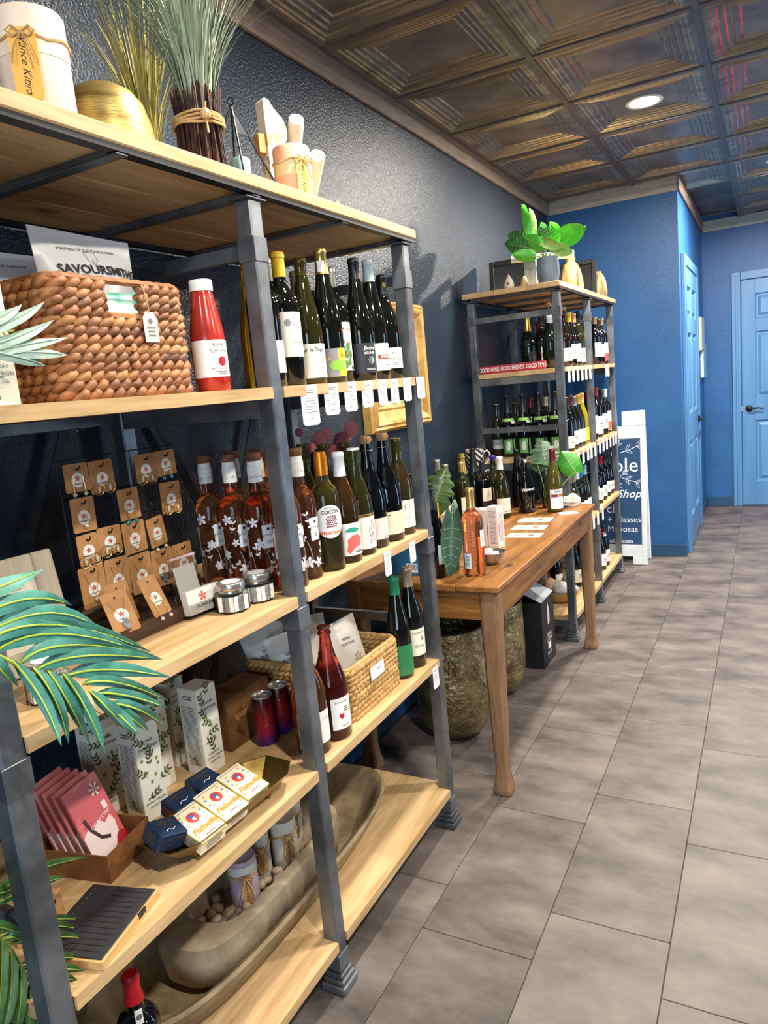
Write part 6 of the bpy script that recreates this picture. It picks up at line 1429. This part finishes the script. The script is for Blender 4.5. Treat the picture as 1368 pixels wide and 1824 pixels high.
big_leaf(t, (.118, -.005, .232), (.8, .25, .5), (-.5, .0, .85), .135, .125, M_LEAFB, False, (.004, 0, .02))
big_leaf(t, (-.02, -.03, .222), (.9, -.4, .0), (.3, .3, -.2), .06, .12, M_LEAFB, False, (0, 0, .02), cup=.05)
t = thing('leaf_vase', 'narrow glass with a dark green monstera leaf left of the gold-necked bottles', 'vase of leaves', (-1.225, 2.78, TT))
MB().lathe([(0, .001), (.02, 0), (.023, .004), (.023, .10), (.0215, .10), (.0215, .008), (0, .006)], 20).build('vase', M_GLASSCLEAR, t, True, 60)
big_leaf(t, (-.012, 0, .245), (.85, .4, -.4), (-.42, .0, .9), .19, .16, M_LEAFD, True, (.004, 0, .02), vein=plain('#8fa05a', .5))
t = thing('leaf_sprig', 'drooping grey-green monstera leaf at the near table edge beside the rose bottle', 'leaf', (-.985, 2.265, TT))
big_leaf(t, (.012, -.02, .125), (.85, .35, -.1), (.12, -.2, -.95), .215, .085, mottled('#4a6350', '#36503f', rough=(.35, .5), scale=14, bump=.1), False, (-.0, .015, .24), vein=plain('#8fa596', .5), fold=-.3)
big_leaf(t, (.012, .012, .235), (.9, -.4, 0), (0, .05, .95), .09, .05, M_LEAFG, False, (0, .0, .02), vein=plain('#8fa596', .5))
# ---------------------------------------------------------------- floor under the table
M_HAMMER = mottled('#b5a478', '#6e6040', rough=(.22, .4), metal=.85, scale=14, bump=1.0, bscale=46, bdist=.012)
def planter(label, x, y, R, H):
    t = thing('hammered_planter', label, 'planter', (x, y, 0), group='hammered gold planters')
    MB().lathe([(0, 0), (R*.45, 0), (R*.72, .015), (R*.9, .06), (R*.98, .13), (R, .22), (R*.98, H-.02), (R*.97, H), (R*.935, H), (R*.94, H-.03), (R*.93, .1), (R*.6, .04), (0, .035)], 48).build('planter_shell', M_HAMMER, t, True, 60)
    MB().lathe([(R*.92, H-.004), (R*.985, H-.004), (R*.99, H+.002), (R*.95, H+.006), (R*.92, H+.002)], 48).build('rim', plain('#151310', .4), t, True)
planter('large hammered gold planter under the near end of the pine table', -1.175, 2.615, .158, .475); planter('hammered gold planter behind the near table leg', -1.165, 3.045, .165, .44)
t = thing('wine_carton', 'black wine carton with open pale flap under the pine table', 'box', (-1.075, 3.435, 0))
M_BOXB = plain('#16171c', .45)
for x0, x1, y0, y1 in ((-.085, .085, -.11, -.107), (-.085, .085, .107, .11), (-.085, -.082, -.107, .107), (.082, .085, -.107, .107)): MB().box(x0, x1, y0, y1, .0005, .345).build('box_wall', M_BOXB, t)
MB().box(-.082, .082, -.107, .107, .0005, .004).build('box_floor', M_BOXB, t)
MB().add([(.085, -.11, .346), (.085, .11, .346), (-.02, .11, .395), (-.02, -.11, .395)], [(0, 1, 2, 3)]).add([(.0855, -.11, .345), (.0855, .11, .345), (-.0195, .11, .394), (-.0195, -.11, .394)], [(3, 2, 1, 0)]).build('flap', plain('#b9bdc0', .5), t)
Mx = plane_M((.0856, 0, .17), (0, 1, 0), (0, 0, 1))
flat('picture', shift2d(poly2d([(-.02, -.05), (0, -.06), (.016, -.04), (.012, .02), (-.004, .05), (-.012, .06), (-.018, .02)]), .005, .09), M_PINKL, t, Mx); flat('lettering', join2d(shift2d(T('GRAN', .03), .0, -.02), shift2d(T('LLAMA', .03), 0, -.045), shift2d(T('MALBEC', .022), 0, -.115)), M_PAPER, t, Mx); flat('label', shift2d(rect2d(.05, .035), 0, -.078), M_PAPER, t, Mx); flat('vine_print', shift2d(sprig2d(.05, 3), 0, -.165), M_GREYINK, t, Mx)
# ---------------------------------------------------------------- far rack: bottles
LC = [M_PAPER, M_CREAM, plain('#e9e2d0', .55), plain('#ece9e4', .55)]
def rb(label, shape, H, g, x, y, z, cap, lab=None, group=None, face=-22, R=.0375, decs=(), w=.08):
    ls = []
    if lab: ls = [LB(lab[0], lab[1], w, lab[2], list(decs) or [(smallprint(.034, (lab[1]-lab[0])*.3, 2), M_GREYINK, 0, .0)])]
    return bottle(label, shape, H, R, g, (x, y, z), cap, ls, group=group, face=face)
A2 = 'bottles on the second shelf of the far rack'
rb('sparkling bottle with gold foil neck seen through the far rack\'s side', 'champagne', .300, G_GREEN, -1.175, 4.00, S2, ('foil', C_GOLD, .09), (.03, .1, M_DKLBL), A2, R=.043)
rb('sparkling bottle with white neck foil beside the far rack\'s near post', 'champagne', .318, G_GREEN, -1.022, 3.885, S2, ('wire', M_CORK, 0), (.235, .275, C_WHITE), A2, R=.043, w=.07)
rb('dark bottle with red capsule behind the red sign', 'bordeaux', .27, G_BLACK, -1.185, 4.26, S2, ('foil', C_RED, .05), None, A2)
rb('dark bottle with narrow white side label behind the red sign', 'burgundy', .29, G_DARK, -1.105, 4.03, S2, ('foil', C_BLACK, .05), (.03, .12, M_PAPER), A2, w=.02, face=-70)
rb('amber-necked bottle at the left of the far rack\'s second shelf', 'burgundy', .300, G_BROWN, -.99, 4.06, S2, ('wire', M_CORK, 0), (.03, .10, M_CREAM), A2, face=-25)
rb('bottle with yellow and white capsule on the far rack\'s second shelf', 'burgundy', .295, G_DARK, -.986, 4.165, S2, ('foil', C_YELLOW, .05), (.04, .12, M_CREAM), A2)
rb('bottle with copper capsule and blue and orange label', 'burgundy', .297, G_DARK, -.986, 4.275, S2, ('foil', C_PINK, .05), (.025, .125, M_CREAM), A2, decs=[(rect2d(.02, .03), M_SKY, .012, .03), (rect2d(.02, .02), M_ORG, .012, -.002)])
rb('bottle with bare green neck and wide cream label by the middle post', 'burgundy', .315, G_OLIVE, -.986, 4.382, S2, ('foil', G_GREEN, .05), (.02, .10, M_CREAM), A2, w=.1)
rb('dark bottle with blue strip capsule in the far right bay', 'bordeaux', .300, G_BLACK, -.992, 4.885, S2, ('foil', C_TAN, .04), (.05, .14, M_PAPER), A2)
rb('dark bottle with round-mark white label in the far right bay', 'bordeaux', .29, G_BLACK, -.99, 4.975, S2, ('foil', C_BLACK, .05), (.05, .13, M_PAPER), A2, decs=[(stroke2d([[(.01*math.cos(a/3), .01*math.sin(a/3)) for a in range(18)]], .0012), M_GREYINK, 0, 0)])
rb('dark bottle with tan and white capsule and red and white label', 'bordeaux', .300, G_BLACK, -.985, 5.07, S2, ('foil', C_TAN, .045), (.02, .14, M_PAPER), A2, decs=[(rect2d(.06, .05), plain('#b8474a', .5), -.008, -.035)])
rb('dark bottle nearest the far end of the second shelf', 'bordeaux', .285, G_BLACK, -1.075, 5.09, S2, ('foil', C_BLACK, .05), (.05, .12, plain('#a98f80', .5)), A2)
A3 = 'bottles on the third shelf of the far rack'
M_LIMEB = plain('#9ccf62', .45)
def bib(label, x, y):
    def ex(t, p):
        r_ = rad_at(p, .205)+.001
        MB().lathe([(rad_at(p, .198)+.0015, .196), (r_+.0025, .203), (rad_at(p, .215)+.0015, .213)], 20).build('neck_band', M_LIMEB, t, True)
        a = D2R(-20); n = Vector((math.cos(a), math.sin(a), 0)); s_ = Vector((-math.sin(a), math.cos(a), 0))
        pts = [n*.018+Vector((0, 0, .226)), n*.0345+s_*.021+Vector((0, 0, .186)), n*.037+Vector((0, 0, .182)), n*.0345-s_*.021+Vector((0, 0, .186))]
        MB().add(pts, [(0, 1, 2, 3)]).add([p_+n*.0008 for p_ in pts], [(3, 2, 1, 0)]).build('neck_tag', plain('#dfe9d2', .5), t)
    bottle(label, 'hock', .342, .0375, G_BLACK, (x, y, S3), ('foil', C_BLACK, .1), [LB(.02, .10, .05, plain('#6aa25a', .5), [(poly2d([(-.012, -.02), (.006, -.024), (.014, -.004), (.01, .02), (-.002, .026), (-.012, .01)]), plain('#dfe5df', .5), .002, .0)], ang=-30), dict(z0=.02, z1=.10, w=.014, mat=plain('#7fae6c', .5), ang=30, name='side_label')], group=A3, face=-55, extra=ex)
bib('tall black bottle with lime neck tag, leftmost of four in the far rack', -1.278, 3.875); bib('tall black bottle with lime neck tag, second of four in the far rack', -1.188, 3.87); bib('tall black bottle with lime neck tag, third of four in the far rack', -1.096, 3.865); bib('tall black bottle with lime neck tag beside the far rack\'s near post', -1.008, 3.862)
rb('slim bottle with gold lip and grey label behind the chevron mugs', 'champagne', .295, G_OLIVE, -1.352, 3.905, S3, ('crown', C_GOLD, 0), (.045, .10, plain('#b9bbb4', .5)), A3, face=-70)
rb('slim bottle with gold lip behind the lime-tagged bottles', 'champagne', .293, G_OLIVE, -1.27, 3.99, S3, ('crown', C_GOLD, 0), None, A3)
rb('dark red wine bottle with brown capsule behind the lime-tagged bottles', 'bordeaux', .312, G_BLACK, -1.172, 3.965, S3, ('foil', C_BURG, .05), None, A3)
rb('dark bottle with tan and brown capsule behind the lime-tagged bottles', 'bordeaux', .312, G_BLACK, -1.09, 3.975, S3, ('foil', C_TAN, .05), None, A3)
row3 = [(4.01, .300, 'burgundy', G_DARK, C_OLIVE, (.02, .085, LC[2]), 'dark bottle with olive capsule just right of the near post, third shelf'),
        (4.105, .305, 'burgundy', G_DARK, C_BURG, (.03, .105, LC[0]), 'dark bottle with brown-red capsule and white label, third shelf'),
        (4.198, .296, 'burgundy', G_DARK, C_SILVER, (.03, .105, plain('#eee6c4', .5)), 'dark bottle with silver capsule and rounded cream label'),
        (4.29, .300, 'burgundy', G_OLIVE, C_YELLOW, (.025, .10, LC[1]), 'bottle with yellow capsule and cream label, third shelf'),
        (4.385, .304, 'burgundy', dark_glass('#8f7c10'), plain('#d9b48a', .4), (.025, .10, plain('#d9cf3a', .5)), 'golden bottle with peach capsule and yellow label'),
        (4.54, .305, 'bordeaux', G_BLACK, C_RED, (.06, .13, LC[0]), 'dark bottle with bright red capsule right of the middle post'),
        (4.64, .29, 'bordeaux', glass('#e0b48a', .02, 1.34), C_WHITE, (.04, .15, LC[3]), 'pale bottle with a big orange ring on its label'),
        (4.80, .322, 'bordeaux', G_BLACK, plain('#8a2028', .4), (.02, .135, LC[0]), 'dark bottle with tall wine-red capsule and white label in the right bay'),
        (4.97, .295, 'bordeaux', G_BLACK, C_BLACK, (.04, .14, LC[0]), 'dark bottle with black capsule and white label in the right bay'),
        (5.09, .298, 'bordeaux', G_BLACK, C_WHITE, (.02, .15, LC[3]), 'dark bottle with white capsule and orange and white label')]
for i, (y, H, sh, g, cm, lb, lab) in enumerate(row3):
    d = ()
    if i == 6: d = [(stroke2d([[(.018*math.cos(a/4), .018*math.sin(a/4)) for a in range(26)]], .003), M_ORG, 0, 0)]
    if i == 9: d = [(rect2d(.08, .055), M_ORG, -.0, -.035)]
    if i == 2: d = [(T('GRIS', .012, .3), M_GREYINK, 0, 0)]
    if i == 4: d = [(stroke2d([[(-.01, .02), (.006, .004), (-.006, -.006), (.01, -.02)]], .003), M_OLVD, 0, 0)]
    rb(lab, sh, H, g, -.986, y, S3, ('foil', cm, .055), lb, A3, decs=d)
A4 = 'bottles on the fourth shelf of the far rack'
row4 = [(3.90, .28, 'burgundy', G_OLIVE, C_WHITE, (.03, .1, LC[0]), 'bottle half hidden behind the monstera leaves on the far rack'),
        (3.99, .30, 'burgundy', G_OLIVE, C_TAN, (.03, .1, LC[1]), 'bottle with tan capsule behind the bright green leaf'),
        (4.085, .294, 'burgundy', G_OLIVE, C_TAN, (.03, .105, LC[2]), 'olive bottle with tan capsule beside the bright green leaf, fourth shelf'),
        (4.175, .294, 'bordeaux', G_DARK, C_WHITE, (.03, .105, LC[0]), 'round-shouldered bottle with cream capsule above the seashell'),
        (4.27, .291, 'bordeaux', G_DARK, C_BLUE, (.03, .10, LC[0]), 'bottle with bright blue capsule on the far rack'),
        (4.37, .295, 'burgundy', G_OLIVE, C_LBLUE, (.03, .10, LC[3]), 'bottle with pale blue capsule on the far rack'),
        (4.60, .29, 'bordeaux', G_BLACK, C_BLACK, (.04, .13, LC[2]), 'dark bottle with cream label right of the middle post, fourth shelf'),
        (4.72, .285, 'burgundy', G_BLACK, C_BLACK, (.025, .10, LC[1]), 'black-capped bottle with cream label second right of the post, fourth shelf'),
        (4.85, .29, 'burgundy', G_BLACK, C_RED, (.025, .10, LC[1]), 'black bottle with red capsule in the right bay of the fourth shelf'),
        (4.98, .29, 'burgundy', G_BLACK, C_BLACK, (.03, .105, LC[2]), 'black bottle with black capsule next to the red-capped one'),
        (5.10, .285, 'burgundy', G_BLACK, C_BLACK, (.03, .09, M_PINKL), 'black bottle with pale lilac label at the far end of the fourth shelf')]
for y, H, sh, g, cm, lb, lab in row4: rb(lab, sh, H, g, -.986, y, S4, ('foil', cm, .055), lb, A4)
A5 = 'bottles on the bottom shelf of the far rack'
row5 = [(-1.15, 4.22, .29, C_BLACK, 'dark bottle behind the shell bowl on the bottom shelf'), (-1.06, 4.33, .29, C_BLACK, 'dark bottle left of the middle post on the bottom shelf'), (-1.08, 4.62, .29, C_BLACK, 'dark bottle right of the middle post on the bottom shelf'), (-.99, 4.74, .275, C_RED, 'black bottle with red capsule on the bottom shelf'), (-.99, 4.86, .275, C_BLACK, 'black bottle with pink and white neck band on the bottom shelf')]
for i, (x, y, H, cm, lab) in enumerate(row5):
    ls = [LB(.03, .11, .08, LC[i % 4], [(smallprint(.03, .03, 3), M_GREYINK, 0, 0)])]
    if i == 4: ls += [dict(z0=.215, z1=.228, w=.04, mat=plain('#e08aa0', .5), name='neck_band'), dict(z0=.2, z1=.2145, w=.035, mat=M_PAPER, name='neck_label')]
    bottle(lab, 'burgundy', H, .038, G_BLACK, (x, y, S1), ('foil', cm, .05), ls, group=A5, face=-22)
# price tags of the far rack
def tags(z, ys, shelf, group):
    for i, y in enumerate(ys): price_tag('white price tag on the far rack\'s %s shelf, %s from the left' % (shelf, ordn[i]), XF+.0055, y, z-.004, group, w=.05, h=.078)
tags(S2, (3.86, 3.955, 4.06, 4.165, 4.265, 4.375, 4.86, 4.93), 'second', 'price tags on the far rack\'s second shelf')
tags(S3, (3.86, 3.98, 4.10, 4.22, 4.31, 4.42, 4.56, 4.67, 4.78, 4.90, 5.0, 5.10), 'third', 'price tags on the far rack\'s third shelf')
tags(S4, (4.2, 4.29, 4.41, 4.56), 'fourth', 'price tags on the far rack\'s fourth shelf')
# red slogan block
t = thing('slogan_block', 'red wooden block reading GOOD WINE. GOOD FRIENDS. GOOD TIMES', 'sign', (-1.208, 3.803, S2))
MB().bbox(-.178, .178, -.01, .01, 0, .042, .0015).build('block', plain('#a52a38', .5), t)
flat('lettering', text2d('GOOD WINE. GOOD FRIENDS. GOOD TIMES', .032, 0, bold=.012, sx=.575), M_PAPER, t, plane_M((0, -.0101, .021), (1, 0, 0), (0, 0, 1)))
# shells in a wooden bowl on the bottom shelf
t = thing('wooden_bowl', 'small tan wooden bowl of shells on the far rack\'s bottom shelf', 'bowl', (-1.075, 4.02, S1))
MB().lathe([(0, 0), (.05, 0), (.075, .014), (.095, .045), (.1, .066), (.093, .066), (.086, .045), (.065, .02), (0, .012)], 32).build('bowl_shell', wood('#b08a55', '#8a653a', .6, 1.5, 'X', knots=False), t, True, 50)
def rock(label, loc, r_, sc_, mat, seed, cone=False):
    t = thing('shell_piece', label, 'shell', loc); rr = random.Random(seed)
    mb = MB()
    if cone: mb.lathe([(0, 0), (r_*.7, .002), (r_*.75, r_*.3), (r_*.6, r_*.7), (r_*.62, r_*.8), (r_*.4, r_*1.3), (r_*.42, r_*1.4), (r_*.15, r_*2), (0, r_*2.2)], 14)
    else:
        mb.sphere((0, 0, 0), r_, 14, 9, sc=sc_)
        for i in range(len(mb.v)):
            x, y, z = mb.v[i]; q = 1+.12*math.sin(40*x+seed)*math.cos(37*y)+.1*math.sin(45*z+seed); mb.v[i] = (x*q, y*q, z*q)
        mb.xf(Matrix.Translation((0, 0, r_*sc_[2])))
    mb.build('shell_body', mat, t, True, 60)
zb = S1+.05
rock('orange-tinted rough shell at the left of the wooden bowl', (-1.125, 3.985, zb), .045, (.8, .8, 1.0), mottled('#e0b98a', '#c2946a', rough=(.6, .8), scale=12, bump=.4), 1)
rock('white knobbly coral lump in front of the wooden bowl', (-1.06, 3.975, zb), .046, (1.1, .9, .9), mottled('#dcd9d0', '#a9a59a', rough=(.6, .8), scale=20, bump=.6), 2)
rock('striped pointed shell standing at the back of the wooden bowl', (-1.06, 4.06, zb), .042, (1, 1, 1), mottled('#8a7a68', '#5f5244', rough=(.5, .7), scale=30, bump=.3), 3, True)
rock('pale blue-white shell at the right of the wooden bowl', (-1.0, 4.02, zb), .034, (1.1, .8, .8), mottled('#c9d0d4', '#9aa4aa', rough=(.5, .7), scale=20, bump=.4), 4)
rock('white pointed shell standing alone on the far rack\'s bottom shelf', (-.985, 4.31, S1), .036, (1, 1, 1), plain('#e9e7e4', .5), 5, True)
t = carton('pale grey carton leaning behind the shell bowl on the bottom shelf', (-1.2, 4.0, S1), .1, .06, .17, plain('#b3a69c', .6), .2, 'plain_carton')
# ---------------------------------------------------------------- top of the far rack
M_POT = mottled('#7d8b97', '#66747f', rough=(.5, .65), scale=14, bump=.15)
t = thing('potted_plant', 'bright green leafy plant in a grey pot on the far rack', 'plant', (-.998, 3.825, ZT))
MB().lathe([(0, 0), (.044, 0), (.05, .006), (.058, .05), (.0585, .08), (.054, .125), (.053, .13), (.049, .13), (.049, .118), (0, .116)], 36).build('pot', M_POT, t, True, 50)
M_LB2 = mottled('#5fd038', '#37a524', rough=(.3, .45), scale=16, bump=.1); M_LD2 = mottled('#3a7a34', '#285a28', rough=(.3, .45), scale=16, bump=.1); M_LP2 = mottled('#c9e58a', '#7fc44a', rough=(.35, .5), scale=18, bump=.1)
F_ = (.97, -.24, 0)
for c, xd, yd, l, w, m, cup in [((-.155, .0, .215), (.3, -.2, .9), (-.95, .1, -.12), .15, .11, M_LD2, .1), ((-.165, .04, .265), (.3, -.2, .9), (-.9, .1, .25), .12, .08, M_LD2, .1), ((-.115, -.0, .335), (.75, -.4, .1), (-.1, .0, 1), .16, .075, M_LB2, .12), ((-.085, .02, .32), (.9, -.2, .1), (.05, .1, 1), .15, .07, M_LP2, .1),
        ((-.115, -.03, .155), (.3, -.3, .9), (-.9, -.2, -.35), .12, .075, M_LB2, .1), ((-.065, -.02, .215), (.5, -.4, .8), (-.85, .0, .45), .12, .085, M_LB2, .1), ((-.02, .0, .235), (.9, -.35, .2), (-.3, .0, .95), .12, .095, M_LD2, .12), ((.02, .02, .255), (.9, -.3, .3), (.35, .1, .9), .13, .11, M_LB2, .12),
        ((.122, .03, .232), (-.3, -.45, .85), (.9, -.1, .3), .155, .125, M_LB2, .06), ((.085, .0, .16), (.25, -.5, .8), (.9, -.1, -.3), .115, .085, M_LP2, .1), ((.035, -.02, .19), (.4, -.5, .7), (.9, -.2, .1), .10, .07, M_LP2, .12), ((-.04, .05, .27), (.9, -.3, .1), (-.15, .2, .95), .11, .09, M_LD2, .12)]:
    big_leaf(t, c, xd, yd, l, w, m, False, (0, 0, .115), cup=cup)
t = thing('grey_vase', 'pale grey square-sided vase behind the plant pot on the far rack', 'vase', (-1.118, 3.96, ZT)); MB().bbox(-.036, .036, -.036, .036, 0, .155, .006).build('vase_body', plain('#aab4b8', .4), t); flat('lettering', shift2d(text2d('LOVE', .025), 0, 0, PI/2), M_GREYINK, t, plane_M((0, -.0361, .08), (1, 0, 0), (0, 0, 1)))
t = thing('teardrop_ornament', 'cream teardrop ornament on the near edge of the far rack top', 'ornament', (-1.192, 3.775, ZT)); MB().lathe([(0, 0), (.018, .001), (.0265, .012), (.027, .022), (.02, .042), (.011, .058), (.004, .07), (0, .076)], 20).xf(Matrix.Diagonal((1, .6, 1, 1))).build('ornament_body', plain('#e3d3b8', .5), t, True); MB().lathe([(0, 0), (.008, 0), (0, .001)], 14).xf(Matrix.Translation((0, -.0165, .025)) @ Matrix.Rotation(PI/2, 4, 'X')).build('hollow', plain('#8a6a5a', .6), t)
t = thing('teardrop_ornament', 'tan knotted ornament half hidden beside the pale grey vase', 'ornament', (-1.128, 3.835, ZT)); MB().lathe([(0, 0), (.012, .001), (.02, .015), (.016, .04), (.01, .055), (0, .06)], 16).xf(Matrix.Diagonal((1, .6, 1, 1))).build('ornament_body', plain('#c9a36e', .5), t, True)
t = thing('white_roll', 'long white roll lying across behind the plant on the far rack', 'roll', (-1.235, 3.985, ZT+.176), (0, .06, .1)); MB().lathe([(0, 0), (.0195, 0), (.0195, .33), (0, .33)], 24).xf(Matrix.Rotation(PI/2, 4, 'Y')).build('roll_body', plain('#ece7de', .5), t, True, 50)
M_GOLDV = mottled('#b89a62', '#4f3e26', rough=(.45, .65), metal=.2, scale=26, bump=.6, bscale=60, stretch=(1, 1, .25), lo=.35, hi=.6)
t = thing('gold_vase', 'ribbed antique gold vase on top of the far rack', 'vase', (-1.06, 4.60, ZT)); MB().lathe([(0, 0), (.06, 0), (.07, .012), (.073, .05), (.068, .10), (.055, .15), (.04, .185), (.026, .198), (.026, .206), (.031, .222), (.026, .222), (.022, .205), (0, .2)], 36).build('vase_body', M_GOLDV, t, True, 60)
t = thing('gold_vase', 'second antique gold vase at the far end, half behind a black frame', 'vase', (-1.005, 5.125, ZT)); MB().lathe([(0, 0), (.045, 0), (.055, .012), (.058, .06), (.05, .12), (.034, .16), (.02, .178), (.022, .185), (0, .184)], 30).build('vase_body', M_GOLDV, t, True, 60)
def black_frame(label, x0, x1, y, H, tilt=-.06):
    t = thing('black_frame', label, 'picture frame', ((x0+x1)/2, y, ZT+.001), (tilt, 0, 0)); w = (x1-x0)/2; b_ = .028
    for a, c, z0, z1 in ((-w, -w+b_, 0, H), (w-b_, w, 0, H), (-w+b_, w-b_, 0, b_), (-w+b_, w-b_, H-b_, H)): MB().bbox(a, c, -.012, .012, z0, z1, .003).build('frame_bar', M_BLACK, t)
    MB().box(-w+b_-.002, w-b_+.002, .0, .004, b_-.002, H-b_+.002).build('picture_glass', plain('#2a2a2c', .1, spec=.7), t)
black_frame('black picture frame standing by the wall at the near end of the far rack', -1.41, -1.14, 4.11, .20); black_frame('black picture frame behind the gold vase at the far rack\'s far end', -1.32, -.992, 5.0, .255)
# ---------------------------------------------------------------- gilt picture on the left wall
t = thing('gilt_picture', 'gilded picture frame with a green landscape on the left wall', 'picture', (XW, 2.875, 1.545))
M_GILT = mottled('#d9b068', '#a87c3c', rough=(.35, .55), metal=.2, scale=14, bump=.25, bscale=50)
fw, fh = .58, .545
prf = [(.0, .0), (.0, .035), (.012, .05), (.022, .046), (.03, .055), (.042, .05), (.06, .032), (.085, .02), (.095, .026), (.102, .018), (.105, .0)]
for k in range(4):
    mb = MB(); hw, hh = (fw/2, fh/2) if k % 2 == 0 else (fh/2, fw/2)
    for sgn in (-1, 1):
        for d, h_ in prf: mb.v.append((h_+.004, sgn*(hw-d), hh-d))
    n = len(prf)
    for i in range(n-1): mb.f.append((i, i+1, n+i+1, n+i)); mb.mi.append(0)
    mb.xf(Matrix.Rotation(k*PI/2, 4, 'X')); mb.build('gilt_moulding', M_GILT, t)
MB().box(.004, .012, -fw/2+.1, fw/2-.1, -fh/2+.1, fh/2-.1).build('canvas', mottled('#b9c2a0', '#4f6a2c', rough=(.5, .6), scale=9, bump=.1, lo=.4, hi=.6), t)
# ---------------------------------------------------------------- white A-frame sign by the end wall
M_PLAST = mottled('#e9eef0', '#d5dde1', rough=(.4, .5), scale=10, bump=.05)
t = thing('sandwich_board', 'white plastic A-frame sign with navy panel lettered Shop and Glasses', 'sign', (-1.10, 5.40, 0))
def board(y0, y1, front):
    # one leaf from (y0, floor) leaning to (y1, top)
    H = 1.0; M = plane_M((0, y0, 0), (1, 0, 0), (0, (y1-y0), 1.0))
    w = .31; d = -.014 if front else .014
    p = MB()
    for x0, x1, z0, z1 in ((-w, -w+.035, .06, 1.02), (w-.035, w, .06, 1.02), (-w+.035, w-.035, .06, .15), (-w+.035, w-.035, .93, 1.02)):
        p.bbox(x0, x1, z0, z1, -.012, .012, .004)
    fr = p.xf(M).build('board_frame', M_PLAST, t)
    MB().bbox(w-.16, w, 1.02, 1.13, -.012, .012, .006).xf(M).build('hinge_block', M_PLAST, t)
    MB().bbox(-w, -w+.16, 1.02, 1.13, -.012, .012, .006).xf(M).build('hinge_block', M_PLAST, t)
    MB().bbox(w-.1, w, 0.0, .062, -.012, .012, .004).xf(M).build('foot', M_PLAST, t)
    MB().bbox(-w, -w+.1, 0.0, .062, -.012, .012, .004).xf(M).build('foot', M_PLAST, t)
    MB().box(-w+.035, w-.035, .15, .93, -.006, .006).xf(M).build('panel', plain('#274a70', .35), t)
    return M
MF = board(0, .085, True); board(.20, .115, False)
MP = MF @ Matrix.Translation((0, 0, .0062))
M_CHALK = plain('#e6ecf2', .5)
for nm, g, x, z in (('lettering', text2d('able', .15, align='RIGHT'), .262, .735), ('lettering', text2d('Shop', .085, .35, align='RIGHT', bold=.01), .275, .525), ('lettering', text2d('ch', .095, align='RIGHT'), .115, .415), ('lettering', text2d('+ Glasses', .062, align='RIGHT'), .272, .335), ('lettering', text2d('ee', .062, align='RIGHT'), -.09, .265), ('lettering', text2d('Mimosas', .062, align='RIGHT'), .25, .265), ('lettering', text2d('eCB.com', .045, align='RIGHT', bold=.012), .212, .175)):
    flat(nm, shift2d(g, x, z), M_CHALK, t, MP)
def line_sprig(L, n, rot):
    gs = [stroke2d([[(0, 0), (.004, L*.5), (-.004, L)]], .004)]
    for i in range(n):
        y = L*(.35+.65*i/max(1, n-1)); l = L*.42
        for s_ in (-1, 1): gs.append(shift2d(stroke2d([[(0, 0), (l*.35, l*.17), (l*.75, l*.12), (l, 0), (l*.7, -.1*l), (l*.3, -.1*l), (0, 0)]], .0028), 0, y, PI/2-s_*.7))
    return shift2d(join2d(*gs), 0, 0, rot)
for g, x, z in ((line_sprig(.13, 2, -1.25), .13, .83), (line_sprig(.10, 1, -.4), .10, .85), (line_sprig(.12, 2, -1.95), .13, .655), (line_sprig(.08, 1, -1.0), .13, .66), (blossom2d(.022, 9), .105, .655), (blossom2d(.02, 9), .085, .825), (line_sprig(.07, 1, -2.6), .10, .63)):
    flat('flower_drawing', shift2d(g, x, z), M_CHALK, t, MP)
